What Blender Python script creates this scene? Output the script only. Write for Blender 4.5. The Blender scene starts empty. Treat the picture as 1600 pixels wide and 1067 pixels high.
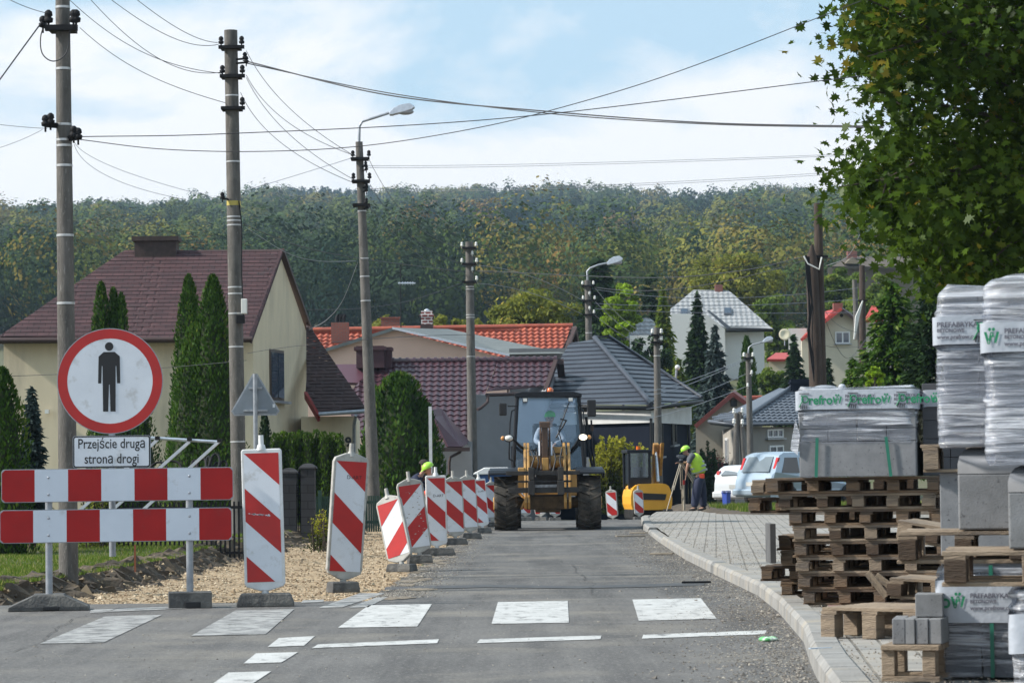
import bpy, math, random
import numpy as np
from mathutils import Vector, Matrix
R = math.radians
SC = bpy.context.scene
COL = SC.collection
# ---------------- camera ----------------
F = 4500.0
CAMZ = 1.05
PITCH = math.atan((745 - 533.5) / F)
ROLL = R(-0.7)
cam_d = bpy.data.cameras.new('camera'); cam = bpy.data.objects.new('camera', cam_d); COL.objects.link(cam)
cam_d.sensor_width = 36; cam_d.lens = 36 * F / 1600; cam_d.clip_end = 6000; cam_d.clip_start = .5
CM = Matrix.Rotation(math.pi / 2 + PITCH, 3, 'X') @ Matrix.Rotation(ROLL, 3, 'Z')
cam.matrix_world = Matrix.Translation((0, 0, CAMZ)) @ CM.to_4x4()
cam_d.dof.use_dof = True; cam_d.dof.focus_distance = 38; cam_d.dof.aperture_fstop = 13
SC.camera = cam
# ---------------- sky, sun, exposure ----------------
SUN_AZ, SUN_EL = -97, 38          # azimuth from +Y towards +X, degrees
W = bpy.data.worlds.new('World'); SC.world = W; W.use_nodes = True
nt = W.node_tree; nt.nodes.clear()
def N(t, ty, **k):
    n = t.nodes.new(ty)
    for a, b in k.items():
        if a.startswith('i_'):
            key = a[2:]; key = int(key) if key.isdigit() else key.replace('_', ' ')
            n.inputs[key].default_value = b
        else: setattr(n, a, b)
    return n
sky = N(nt, 'ShaderNodeTexSky', sky_type='NISHITA', sun_disc=False, sun_elevation=R(SUN_EL), sun_rotation=R(SUN_AZ), air_density=1.0, dust_density=1.2, ozone_density=2.0)
tc = N(nt, 'ShaderNodeTexCoord')
mp = N(nt, 'ShaderNodeMapping'); mp.inputs['Scale'].default_value = (1, 1, 2.6); mp.inputs['Location'].default_value = (.35, .1, .05)
nz = N(nt, 'ShaderNodeTexNoise', i_Scale=6.5, i_Detail=9.0, i_Roughness=.58); nz.inputs['Distortion'].default_value = .25
sx = N(nt, 'ShaderNodeSeparateXYZ')
# cloud bank thick near the horizon, thinning upwards
band = N(nt, 'ShaderNodeMapRange'); band.inputs[1].default_value = .098; band.inputs[2].default_value = .165; band.inputs[3].default_value = .17; band.inputs[4].default_value = -.08
add = N(nt, 'ShaderNodeMath', operation='ADD')
cr = N(nt, 'ShaderNodeValToRGB'); cr.color_ramp.elements[0].position = .44; cr.color_ramp.elements[0].color = (0, 0, 0, 1); cr.color_ramp.elements[1].position = .58; cr.color_ramp.elements[1].color = (.95, .95, .95, 1)
mx = N(nt, 'ShaderNodeMix', data_type='RGBA')
bl = N(nt, 'ShaderNodeMix', data_type='RGBA'); bl.inputs[0].default_value = .8; bl.inputs[7].default_value = (4.0, 5.6, 6.8, 1)
bg = N(nt, 'ShaderNodeBackground', i_Strength=.105); wo = N(nt, 'ShaderNodeOutputWorld')
L = nt.links.new
L(tc.outputs['Generated'], mp.inputs[0]); L(mp.outputs[0], nz.inputs['Vector']); L(tc.outputs['Generated'], sx.inputs[0])
L(sx.outputs[2], band.inputs[0]); L(band.outputs[0], add.inputs[0]); L(nz.outputs[0], add.inputs[1]); L(add.outputs[0], cr.inputs[0])
L(sky.outputs[0], bl.inputs[6]); L(bl.outputs[2], mx.inputs[6]); L(cr.outputs[0], mx.inputs[0]); mx.inputs[7].default_value = (7.2, 7.25, 7.35, 1)
L(mx.outputs[2], bg.inputs[0]); L(bg.outputs[0], wo.inputs[0])
sd = bpy.data.lights.new('sun', 'SUN'); sd.energy = 4.8; sd.angle = R(4); sd.color = (1, .95, .87)
sun = bpy.data.objects.new('sun', sd); COL.objects.link(sun)
sdir = Vector((math.sin(R(SUN_AZ)) * math.cos(R(SUN_EL)), math.cos(R(SUN_AZ)) * math.cos(R(SUN_EL)), math.sin(R(SUN_EL))))
sun.rotation_euler = sdir.to_track_quat('Z', 'Y').to_euler(); sun.location = (0, 0, 60)
SC.view_settings.view_transform = 'Standard'; SC.view_settings.look = 'None'; SC.view_settings.exposure = 0.5; SC.view_settings.gamma = 1
SC.cycles.max_bounces = 6; SC.cycles.transparent_max_bounces = 24; SC.cycles.volume_bounces = 0
# ---------------- placing helpers ----------------
CP = Vector((0, 0, CAMZ))
def ray(px, py): return CM @ Vector(((px - 800) / F, (533.5 - py) / F, -1))
def at(px, py, Y):
    d = ray(px, py); return CP + d * (Y / d.y)
def gp(px, py, z=0.0):
    d = ray(px, py); return CP + d * ((z - CAMZ) / d.z)
def onplane(px, py, p0, n):
    d = ray(px, py); return CP + d * ((p0 - CP).dot(n) / d.dot(n))
def S(Y): return F / Y
def V(*a): return Vector(a)
# ---------------- mesh helpers ----------------
class MB:
    def __init__(s): s.v = []; s.f = []; s.m = []; s.s = []
    def add(s, vs, fs, mi=0, smooth=False, T=None):
        b = len(s.v)
        for p in vs:
            p = Vector(p); s.v.append(T @ p if T is not None else p)
        for f in fs: s.f.append([i + b for i in f]); s.m.append(mi); s.s.append(smooth)
        return s
    def box(s, c, d, mi=0, T=None, rz=0, rx=0, ry=0):
        x, y, z = d[0] / 2, d[1] / 2, d[2] / 2
        M = Matrix.Translation(c) @ Matrix.Rotation(rz, 4, 'Z') @ Matrix.Rotation(ry, 4, 'Y') @ Matrix.Rotation(rx, 4, 'X')
        if T is not None: M = T @ M
        vs = [(-x, -y, -z), (x, -y, -z), (x, y, -z), (-x, y, -z), (-x, -y, z), (x, -y, z), (x, y, z), (-x, y, z)]
        return s.add(vs, [(0, 3, 2, 1), (4, 5, 6, 7), (0, 1, 5, 4), (1, 2, 6, 5), (2, 3, 7, 6), (3, 0, 4, 7)], mi, False, M)
    def cyl(s, a, b, r0, r1=None, n=12, mi=0, caps=True, T=None, smooth=True):
        a = Vector(a); b = Vector(b); r1 = r0 if r1 is None else r1
        d = (b - a).normalized(); u = d.orthogonal().normalized(); w = d.cross(u)
        vs = []
        for p, r in ((a, r0), (b, r1)):
            for i in range(n):
                t = 2 * math.pi * i / n; vs.append(p + (u * math.cos(t) + w * math.sin(t)) * r)
        s.add(vs, [(i, (i + 1) % n, n + (i + 1) % n, n + i) for i in range(n)], mi, smooth, T)
        if caps: s.add(vs[:n], [tuple(reversed(range(n)))], mi, False, T); s.add(vs[n:], [tuple(range(n))], mi, False, T)
        return s
    def tube(s, pts, r, n=6, mi=0, T=None, caps=True):
        pts = [Vector(p) for p in pts]; vs = []; u = None
        rr = r if isinstance(r, (list, tuple)) else [r] * len(pts)
        for k, p in enumerate(pts):
            d = (pts[min(k + 1, len(pts) - 1)] - pts[max(k - 1, 0)]).normalized()
            if u is None: u = d.orthogonal().normalized()
            u = (u - d * u.dot(d)).normalized(); w = d.cross(u)
            for i in range(n):
                t = 2 * math.pi * i / n; vs.append(p + (u * math.cos(t) + w * math.sin(t)) * rr[k])
        fs = [(k * n + i, k * n + (i + 1) % n, (k + 1) * n + (i + 1) % n, (k + 1) * n + i) for k in range(len(pts) - 1) for i in range(n)]
        s.add(vs, fs, mi, True, T)
        if caps:
            s.add(vs[:n], [tuple(reversed(range(n)))], mi, False, T); s.add(vs[-n:], [tuple(range(n))], mi, False, T)
        return s
    def lathe(s, prof, n=16, mi=0, T=None, c=(0, 0, 0), smooth=True):   # prof: (r,z)
        vs = [(c[0] + r * math.cos(2 * math.pi * i / n), c[1] + r * math.sin(2 * math.pi * i / n), c[2] + z) for r, z in prof for i in range(n)]
        fs = [(k * n + i, k * n + (i + 1) % n, (k + 1) * n + (i + 1) % n, (k + 1) * n + i) for k in range(len(prof) - 1) for i in range(n)]
        s.add(vs, fs, mi, smooth, T)
        s.add(vs[:n], [tuple(reversed(range(n)))], mi, False, T); s.add(vs[-n:], [tuple(range(n))], mi, False, T)
        return s
    def prism(s, poly, ext, mi=0, T=None):
        # poly: list of 3d points, extruded by vector ext
        e = Vector(ext); p = [Vector(q) for q in poly]; n = len(p)
        s.add(p + [q + e for q in p], [tuple(range(n)), tuple(reversed(range(n, 2 * n)))] + [(i, n + i, n + (i + 1) % n, (i + 1) % n) for i in range(n)], mi, False, T)
        return s
    def quad(s, *p, mi=0, T=None): return s.add(p, [tuple(range(len(p)))], mi, False, T)
    def sphere(s, c, r, n=14, m=8, mi=0, T=None):
        r = r if isinstance(r, (tuple, list)) else (r, r, r)
        vs = []; fs = []
        for j in range(m + 1):
            ph = math.pi * j / m
            for i in range(n):
                t = 2 * math.pi * i / n; vs.append((c[0] + r[0] * math.sin(ph) * math.cos(t), c[1] + r[1] * math.sin(ph) * math.sin(t), c[2] + r[2] * math.cos(ph)))
        fs = [(j * n + i, (j + 1) * n + i, (j + 1) * n + (i + 1) % n, j * n + (i + 1) % n) for j in range(m) for i in range(n)]
        return s.add(vs, fs, mi, True, T)
    def build(s, name, mats, parent=None, world=False, bevel=0, fixn=True):
        if not isinstance(mats, (list, tuple)): mats = [mats]
        off = Vector((0, 0, 0))
        if world and parent is not None:
            P = parent
            while P is not None: off += P.location; P = P.parent
        me = bpy.data.meshes.new(name); me.from_pydata([tuple(p - off) for p in s.v], [], s.f)
        for m in mats: me.materials.append(m)
        me.polygons.foreach_set('material_index', s.m); me.polygons.foreach_set('use_smooth', s.s)
        me.update()
        o = bpy.data.objects.new(name, me); COL.objects.link(o)
        if parent is not None: o.parent = parent
        if bevel:
            b = o.modifiers.new('bevel', 'BEVEL'); b.width = bevel; b.segments = 2; b.limit_method = 'ANGLE'; b.angle_limit = R(40); b.harden_normals = False
        return o
def thing(name, label, cat, loc=(0, 0, 0), rz=0, group=None):
    o = bpy.data.objects.new(name, None); COL.objects.link(o); o.empty_display_size = .2
    o.location = loc; o.rotation_euler = (0, 0, rz); return tag(o, label, cat, group)
def tag(o, label, cat, group=None):
    o['label'] = label; o['category'] = cat
    if group: o['group'] = group
    return o
def kind(o, k): o['kind'] = k; return o
def copy_tree(o, parent=None):
    c = o.copy(); COL.objects.link(c)
    if parent is not None: c.parent = parent
    for ch in list(o.children): copy_tree(ch, c)
    return c
def npmesh(name, verts, k, mats, parent=None, mat_idx=None, attrs=None, smooth=False):
    n = len(verts) // k
    me = bpy.data.meshes.new(name); me.vertices.add(len(verts)); me.vertices.foreach_set('co', np.ascontiguousarray(verts, dtype=np.float32).ravel())
    me.loops.add(n * k); me.polygons.add(n)
    me.loops.foreach_set('vertex_index', np.arange(n * k, dtype=np.int32))
    me.polygons.foreach_set('loop_start', np.arange(0, n * k, k, dtype=np.int32))
    for m in (mats if isinstance(mats, list) else [mats]): me.materials.append(m)
    if mat_idx is not None: me.polygons.foreach_set('material_index', mat_idx.astype(np.int32))
    me.update(calc_edges=True)
    if attrs:
        for an, av in attrs.items():
            if av.ndim == 1:
                a = me.attributes.new(an, 'FLOAT', 'FACE'); a.data.foreach_set('value', av.astype(np.float32))
            else:
                a = me.attributes.new(an, 'FLOAT_COLOR', 'FACE'); a.data.foreach_set('color', av.astype(np.float32).ravel())
    o = bpy.data.objects.new(name, me); COL.objects.link(o)
    if parent is not None: o.parent = parent
    return o
def lin(r, g, b):
    f = lambda c: (c / 255 / 12.92) if c / 255 <= .04045 else ((c / 255 + .055) / 1.055) ** 2.4
    return (f(r), f(g), f(b), 1)
def mul(c, k): return (c[0] * k, c[1] * k, c[2] * k, 1)
# ---------------- materials ----------------
MATS = {}
def mat(name, col, rough=.6, col2=None, scale=8, bump=0, bscale=None, metal=0, detail=6, spec=.5, lo=.35, hi=.65, coord='Object', stretch=None, dirt=None, dscale=3, dlo=.55, dhi=.75, coat=0):
    m = bpy.data.materials.new(name); m.use_nodes = True; t = m.node_tree; p = t.nodes['Principled BSDF']
    p.inputs['Base Color'].default_value = col; p.inputs['Roughness'].default_value = rough; p.inputs['Metallic'].default_value = metal
    p.inputs['Specular IOR Level'].default_value = spec; p.inputs['Coat Weight'].default_value = coat
    c = N(t, 'ShaderNodeTexCoord'); mpn = N(t, 'ShaderNodeMapping'); t.links.new(c.outputs[coord], mpn.inputs[0])
    if stretch: mpn.inputs['Scale'].default_value = stretch
    src = None
    if col2 is not None:
        nn = N(t, 'ShaderNodeTexNoise', i_Scale=scale, i_Detail=detail, i_Roughness=.6); t.links.new(mpn.outputs[0], nn.inputs['Vector'])
        mr = N(t, 'ShaderNodeMapRange'); mr.inputs[1].default_value = lo; mr.inputs[2].default_value = hi; t.links.new(nn.outputs[0], mr.inputs[0])
        mxx = N(t, 'ShaderNodeMix', data_type='RGBA'); mxx.inputs[6].default_value = col; mxx.inputs[7].default_value = col2
        t.links.new(mr.outputs[0], mxx.inputs[0]); src = mxx.outputs[2]
    if dirt is not None:
        nn = N(t, 'ShaderNodeTexNoise', i_Scale=dscale, i_Detail=8.0, i_Roughness=.65); t.links.new(mpn.outputs[0], nn.inputs['Vector'])
        mr = N(t, 'ShaderNodeMapRange'); mr.inputs[1].default_value = dlo; mr.inputs[2].default_value = dhi; t.links.new(nn.outputs[0], mr.inputs[0])
        mxx = N(t, 'ShaderNodeMix', data_type='RGBA'); mxx.inputs[6].default_value = col; mxx.inputs[7].default_value = dirt
        if src: t.links.new(src, mxx.inputs[6])
        t.links.new(mr.outputs[0], mxx.inputs[0]); src = mxx.outputs[2]
    if src: t.links.new(src, p.inputs['Base Color'])
    if bump:
        nb = N(t, 'ShaderNodeTexNoise', i_Scale=bscale or scale * 3, i_Detail=5.0); t.links.new(mpn.outputs[0], nb.inputs['Vector'])
        b = N(t, 'ShaderNodeBump', i_Strength=bump, i_Distance=.02); t.links.new(nb.outputs[0], b.inputs['Height']); t.links.new(b.outputs[0], p.inputs['Normal'])
    MATS[name] = m; return m
def leafmat(name, c1, c2, c3=None, trans=.35, rough=.55):
    m = bpy.data.materials.new(name); m.use_nodes = True; t = m.node_tree; t.nodes.clear()
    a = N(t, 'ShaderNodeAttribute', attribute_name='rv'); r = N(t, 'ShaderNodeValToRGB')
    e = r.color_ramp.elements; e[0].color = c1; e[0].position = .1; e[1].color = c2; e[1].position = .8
    if c3: x = e.new(.97); x.color = c3
    t.links.new(a.outputs['Fac'], r.inputs[0])
    d = N(t, 'ShaderNodeBsdfDiffuse'); tr = N(t, 'ShaderNodeBsdfTranslucent'); g = N(t, 'ShaderNodeBsdfGlossy'); g.inputs['Roughness'].default_value = rough
    t.links.new(r.outputs[0], d.inputs[0]); t.links.new(r.outputs[0], tr.inputs[0]); g.inputs[0].default_value = (.6, .65, .6, 1)
    m1 = N(t, 'ShaderNodeMixShader'); m1.inputs[0].default_value = trans; t.links.new(d.outputs[0], m1.inputs[1]); t.links.new(tr.outputs[0], m1.inputs[2])
    m2 = N(t, 'ShaderNodeMixShader'); m2.inputs[0].default_value = .012; t.links.new(m1.outputs[0], m2.inputs[1]); t.links.new(g.outputs[0], m2.inputs[2])
    o = N(t, 'ShaderNodeOutputMaterial'); t.links.new(m2.outputs[0], o.inputs[0]); MATS[name] = m; return m
def glassmat(name, tint, alpha=.5, rough=.05):
    m = bpy.data.materials.new(name); m.use_nodes = True; t = m.node_tree; t.nodes.clear()
    tr = N(t, 'ShaderNodeBsdfTransparent'); tr.inputs[0].default_value = tint; g = N(t, 'ShaderNodeBsdfGlossy'); g.inputs['Roughness'].default_value = rough; g.inputs[0].default_value = (.8, .9, 1, 1)
    fr = N(t, 'ShaderNodeFresnel', i_IOR=1.5); mr = N(t, 'ShaderNodeMath', operation='ADD'); mr.inputs[1].default_value = alpha; t.links.new(fr.outputs[0], mr.inputs[0])
    mm = N(t, 'ShaderNodeMixShader'); t.links.new(mr.outputs[0], mm.inputs[0]); t.links.new(tr.outputs[0], mm.inputs[1]); t.links.new(g.outputs[0], mm.inputs[2])
    o = N(t, 'ShaderNodeOutputMaterial'); t.links.new(mm.outputs[0], o.inputs[0]); MATS[name] = m; return m
def emitmat(name, col, k):
    m = bpy.data.materials.new(name); m.use_nodes = True; p = m.node_tree.nodes['Principled BSDF']; p.inputs['Base Color'].default_value = col
    p.inputs['Emission Color'].default_value = col; p.inputs['Emission Strength'].default_value = k; MATS[name] = m; return m
M_conc = mat('pole_concrete', (.135, .125, .115, 1), .9, (.075, .07, .064, 1), 3, .5, 30, stretch=(3, 3, .8), dirt=(.22, .21, .2, 1), dscale=14, dlo=.58, dhi=.7)
M_strap = mat('strap_steel', (.5, .5, .5, 1), .4, metal=.6)
M_dark = mat('dark_iron', (.013, .013, .015, 1), .7, spec=.2)
M_black = mat('black_rubber', (.014, .014, .015, 1), .8, (.03, .028, .026, 1), 10, .3, 60, spec=.2)
M_porc = mat('porcelain', (.65, .65, .62, 1), .2)
M_galv = mat('galvanised', (.36, .38, .41, 1), .42, (.26, .28, .31, 1), 12, .1, 50, metal=.45)
M_alu = mat('aluminium', (.62, .66, .72, 1), .3, (.5, .53, .58, 1), 15, metal=.7)
M_white = mat('sign_white', (.66, .69, .74, 1), .35, (.60, .63, .68, 1), 5, dirt=(.36, .35, .33, 1), dscale=7, dlo=.56, dhi=.78)
M_red = mat('sign_red', (.44, .012, .010, 1), .4, (.36, .010, .010, 1), 5, dirt=(.32, .05, .05, 1), dscale=9, dlo=.66, dhi=.85)
M_bwhite = mat('barrier_white', (.66, .70, .77, 1), .35, (.60, .64, .71, 1), 3, dirt=(.40, .40, .40, 1), dscale=7, dlo=.60, dhi=.80)
M_bred = mat('barrier_red', (.40, .010, .010, 1), .4, (.33, .008, .009, 1), 3, dirt=(.22, .03, .03, 1), dscale=7, dlo=.60, dhi=.82, spec=.3)
M_frame = mat('beacon_plastic', (.42, .41, .38, 1), .55, (.30, .29, .27, 1), 9, dirt=(.16, .15, .14, 1), dscale=12, dlo=.55, dhi=.75)
M_frame2 = mat('beacon_plastic_white', (.66, .67, .68, 1), .5, (.55, .55, .54, 1), 9, dirt=(.25, .24, .22, 1), dscale=12, dlo=.62, dhi=.8)
M_rub = mat('rubber_base', (.055, .055, .055, 1), .85, (.09, .088, .085, 1), 7, .5, 50, dirt=(.2, .19, .17, 1), dscale=4, dlo=.5, dhi=.75)
M_ink = mat('black_ink', (.008, .008, .01, 1), .5)
# ---------------- terrain, road, pavement ----------------
rng = np.random.default_rng(7)
def sines(seed, n, fmin, fmax):
    r = np.random.default_rng(seed); fx = r.uniform(fmin, fmax, n) * r.choice([-1, 1], n); fy = r.uniform(fmin, fmax, n) * r.choice([-1, 1], n); ph = r.uniform(0, 6.28, n)
    return lambda x, y: sum(np.sin(x * a + y * b + c) for a, b, c in zip(fx, fy, ph)) / n ** .5
hill_n = sines(3, 8, .004, .018)
def G(x, y):
    x = np.asarray(x, float); y = np.asarray(y, float)
    z = np.interp(y, [0, 75, 95, 115, 170, 190, 300, 450, 700, 900, 1100, 1300, 1500, 1600, 1900, 2500], [-.24, -.24, -.5, .2, 5.2, 7.6, 14, 25.5, 48, 70, 92.5, 114, 135, 143, 120, 60])
    z = z + hill_n(x, y) * np.clip((y - 330) / 500, 0, 1) * 5.0
    return z + np.interp(x / np.maximum(y, 1) * 4500 + 800, [0, 150, 300, 480, 600, 900, 1050, 1100, 1160, 1300, 1600], [-7, -6, -4, 4, 1, 2, -1, -3, 1, 0, -2]) * np.clip((y - 800) / 800, 0, 1)
xs = np.unique(np.concatenate([np.linspace(-900, -60, 30), np.linspace(-60, 60, 61), np.linspace(60, 900, 30)]))
ys = np.concatenate([np.linspace(-20, 260, 71), np.linspace(268, 2400, 140)])
mb = MB(); X, Y = np.meshgrid(xs, ys); Z = G(X, Y); nx = len(xs)
mb.add(np.stack([X.ravel(), Y.ravel(), Z.ravel()], 1).tolist(), [(j * nx + i, j * nx + i + 1, (j + 1) * nx + i + 1, (j + 1) * nx + i) for j in range(len(ys) - 1) for i in range(nx - 1)], 0, True)
M_soil = mat('soil', (.075, .055, .038, 1), .95, (.14, .105, .07, 1), 2.5, .8, 12, dirt=(.04, .06, .015, 1), dscale=.35, dlo=.45, dhi=.6)
kind(mb.build('ground', mat('ground_earth', (.06, .075, .022, 1), .95, (.10, .09, .05, 1), .5, .5, 9)), 'structure')
# road outline
def kerb_x(y): return float(np.interp(y, [5, 12.5, 15.3, 18.1, 22, 25, 30, 36, 46, 56, 66, 73, 100], [1.30, 1.40, 1.57, 1.80, 2.0, 2.10, 2.10, 2.12, 2.28, 2.5, 2.9, 3.35, 5.5]))
def left_x(y):
    b = float(np.interp(y, [24.9, 27, 36, 56, 72, 100], [-1.25, -1.22, -1.1, -.92, -.6, .4]))
    return b + .03 * math.sin(y * 5.1) + .02 * math.sin(y * 13.7)
def RZ(y): return 0.0 if y < 69 else -.022 * (y - 69) ** 1.15
def asphalt(name, c1, c2, dust, seedoff):
    m = bpy.data.materials.new(name); m.use_nodes = True; t = m.node_tree; p = t.nodes['Principled BSDF']; p.inputs['Roughness'].default_value = .85; p.inputs['Specular IOR Level'].default_value = .3
    c = N(t, 'ShaderNodeTexCoord'); mp_ = N(t, 'ShaderNodeMapping'); mp_.inputs['Location'].default_value = (seedoff, 0, 0); ms = N(t, 'ShaderNodeMapping'); ms.inputs['Scale'].default_value = (2.2, .16, 1)
    t.links.new(c.outputs['Object'], mp_.inputs[0]); t.links.new(c.outputs['Object'], ms.inputs[0])
    def noise(sc, det, lo, hi, vec, a_=0.0, b_=1.0):
        n = N(t, 'ShaderNodeTexNoise', i_Scale=sc, i_Detail=det, i_Roughness=.65); t.links.new(vec.outputs[0], n.inputs['Vector']); r_ = N(t, 'ShaderNodeMapRange'); r_.inputs[1].default_value = lo; r_.inputs[2].default_value = hi; r_.inputs[3].default_value = a_; r_.inputs[4].default_value = b_; t.links.new(n.outputs[0], r_.inputs[0]); return r_.outputs[0]
    def mixc(f, a_, b_, mode='MIX'):
        x = N(t, 'ShaderNodeMix', data_type='RGBA', blend_type=mode); t.links.new(f, x.inputs[0])
        for i, q in ((6, a_), (7, b_)):
            if isinstance(q, tuple): x.inputs[i].default_value = q
            else: t.links.new(q, x.inputs[i])
        return x.outputs[2]
    base = mixc(noise(1.1, 6, .35, .65, mp_), c1, c2)
    base = mixc(noise(1.0, 4, .44, .62, ms, 0, .8), base, (c1[0] * .66, c1[1] * .66, c1[2] * .68, 1))      # wheel tracks along the road
    base = mixc(noise(.7, 9, .50, .70, mp_, 0, .85), base, dust)
    base = mixc(noise(34, 4, .55, .66, mp_, 0, .75), base, (.27, .26, .245, 1)); base = mixc(noise(26, 4, .56, .66, mp_, 0, .7), base, (.045, .045, .046, 1))
    base = mixc(noise(5, 8, .66, .70, mp_, 0, .5), base, (.05, .05, .05, 1))
    t.links.new(base, p.inputs['Base Color']); nb = N(t, 'ShaderNodeTexNoise', i_Scale=85.0, i_Detail=4.0); t.links.new(mp_.outputs[0], nb.inputs['Vector']); b_ = N(t, 'ShaderNodeBump', i_Strength=.7, i_Distance=.012); t.links.new(nb.outputs[0], b_.inputs['Height']); t.links.new(b_.outputs[0], p.inputs['Normal']); return m
M_asph = asphalt('asphalt', (.112, .109, .106, 1), (.148, .143, .138, 1), (.20, .185, .16, 1), 0)
M_asph2 = asphalt('asphalt_wash', (.090, .088, .086, 1), (.130, .126, .122, 1), (.21, .19, .16, 1), 9)
mb = MB()
yy = [24.9 + i * .4 for i in range(0, 180)]
rows = []
for y in yy:
    a = left_x(y) if y > 25.2 else -1.25
    rows.append([(a, y, RZ(y)), (a + .03, y, RZ(y)), ((a + kerb_x(y)) / 2, y, RZ(y)), (kerb_x(y) + .03, y, RZ(y))])
for i in range(len(rows) - 1):
    for j in range(3): mb.quad(rows[i][j], rows[i][j + 1], rows[i + 1][j + 1], rows[i + 1][j], mi=0)
    p, q = rows[i][0], rows[i + 1][0]; mb.quad((p[0] - .06, p[1], p[2] - .16), p, q, (q[0] - .06, q[1], q[2] - .16), mi=1)
kind(mb.build('road', [M_asph2, M_soil]), 'structure')
mb = MB()
ya = [-6, 2, 8] + [12.5 + .62 * i for i in range(21)]
for i in range(len(ya) - 1):
    mb.quad((-14, ya[i], 0), (kerb_x(ya[i]) + .03, ya[i], 0), (kerb_x(ya[i + 1]) + .03, ya[i + 1], 0), (-14, ya[i + 1], 0))
px = -14.0
edge = []
while px < -1.2: edge.append((px, 24.9 + .05 * math.sin(px * 3) + .03 * math.sin(px * 11), 0)); px += .15
edge.append((-1.25, 24.9, 0))
for a, b in zip(edge[:-1], edge[1:]):
    mb.quad((a[0], a[1], 0), (a[0], a[1] + .03, -.22), (b[0], b[1] + .03, -.22), (b[0], b[1], 0), mi=1)
    mb.quad((a[0], 24.9, -.0), (b[0], 24.9, -.0), b, a)
kind(mb.build('road_junction', [M_asph, M_soil]), 'structure')
# dark joint where the new surface starts
mb = MB()
def gpoly(mbx, pts, z=.004):
    mbx.add([gp(a, b, z) for a, b in pts], [tuple(range(len(pts)))])
gpoly(mb, [(600, 921), (760, 917), (900, 919), (1100, 914), (1102, 909), (900, 915), (760, 913), (602, 917)], .005)
kind(mb.build('asphalt_joint', mat('tar', (.035, .035, .038, 1), .7, (.07, .07, .07, 1), 6)), 'structure')
M_paint = mat('road_paint', (.50, .50, .49, 1), .7, (.40, .40, .39, 1), 5, .3, 60, dirt=(.15, .148, .145, 1), dscale=9, dlo=.53, dhi=.66, stretch=(1, .5, 1))
M_worn = mat('road_paint_worn', (.36, .36, .35, 1), .75, (.28, .28, .275, 1), 5, .3, 60, dirt=(.13, .13, .13, 1), dscale=6, dlo=.44, dhi=.60)
mb = MB()
for q in [[(528, 980), (652, 978), (675, 943), (576, 945)], [(768, 974), (889, 972), (887, 938), (778, 940)], [(998, 969), (1120, 966), (1095, 934), (988, 936)],
          [(487, 1012), (683, 1004), (686, 998), (497, 1006)], [(745, 1004), (938, 998), (940, 992), (750, 998)], [(1003, 997), (1195, 990), (1198, 984), (1005, 991)],
          [(418, 1010), (475, 1008), (492, 993), (436, 996)], [(380, 1036), (440, 1034), (466, 1018), (400, 1020)], [(330, 1069), (395, 1067), (424, 1048), (357, 1050)]]: gpoly(mb, q)
kind(mb.build('road_marking', M_paint), 'structure')
mb = MB()
for q in [[(62, 1005), (162, 1003), (253, 960), (165, 962)], [(298, 993), (415, 990), (460, 951), (368, 953)], [(498, 949), (535, 948), (602, 926), (562, 926)], [(545, 949), (575, 948), (606, 932), (590, 932)], [(140, 957), (310, 949), (312, 945), (142, 952)], [(470, 941), (505, 940), (506, 936), (474, 937)]]: gpoly(mb, q)
kind(mb.build('worn_road_marking', M_worn), 'structure')
# sand spilled over the asphalt edge, and cracks
M_spill = mat('spilled_sand', (.24, .19, .13, 1), .95, (.16, .14, .115, 1), 6, .8, 60)
mb = MB(); sr = random.Random(31)
for i in range(46):
    y = 25.2 + 34 * sr.random() ** 1.2; x = left_x(y) + .05 + abs(sr.gauss(0, .13)); r0 = sr.uniform(.04, .15); n_ = 14; ph = sr.uniform(0, 6)
    mb.add([(x + r0 * (1 + .3 * math.sin(3 * a_ + ph) + .2 * math.sin(5 * a_)) * math.cos(a_), y + r0 * 2.8 * (1 + .25 * math.sin(4 * a_ + ph)) * math.sin(a_), .0035 + .0001 * i) for a_ in [2 * math.pi * k / n_ for k in range(n_)]], [tuple(range(n_))])
kind(mb.build('sand_spill', M_spill), 'structure')
mb = MB()
for x0, y0, y1, w_ in ((.7, 25.2, 36, .0045), (-3.2, 14, 24.2, .004)):
    y = y0; x = x0; pts = []
    while y < y1: pts.append((x, y, sr.uniform(.3, 1) * w_)); x += sr.gauss(0, .018); y += .16
    for a_, b_ in zip(pts[:-1], pts[1:]): mb.quad((a_[0] - a_[2], a_[1], .0068), (a_[0] + a_[2], a_[1], .0068), (b_[0] + b_[2], b_[1], .0068), (b_[0] - b_[2], b_[1], .0068))
kind(mb.build('road_crack', M_soil if 0 else mat('crack', (.028, .028, .028, 1), .9)), 'structure')
# kerb
M_kerb = mat('kerb_concrete', (.27, .265, .255, 1), .9, (.20, .195, .185, 1), 4, .4, 50, dirt=(.33, .29, .23, 1), dscale=1.5, dlo=.5, dhi=.7)
mb = MB()
y = 9.0; k = 0
while y < 74:
    y2 = y + .985; h = .115 if not (43 < y < 52) else .075
    if y > 66: h = .10
    pts = []
    for q in (y + .012, y2): 
        x = kerb_x(q); z0 = RZ(q)
        pts.append([(x + .0, q, z0 - .05), (x + .005, q, z0 + h - .03), (x + .03, q, z0 + h), (x + .16, q, z0 + h), (x + .16, q, z0 - .05)])
    a, b = pts
    for j in range(4): mb.quad(a[j], b[j], b[j + 1], a[j + 1])
    mb.quad(*reversed(a)); mb.quad(*b)
    y += 1.0
kind(mb.build('kerb', M_kerb), 'structure')
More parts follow.
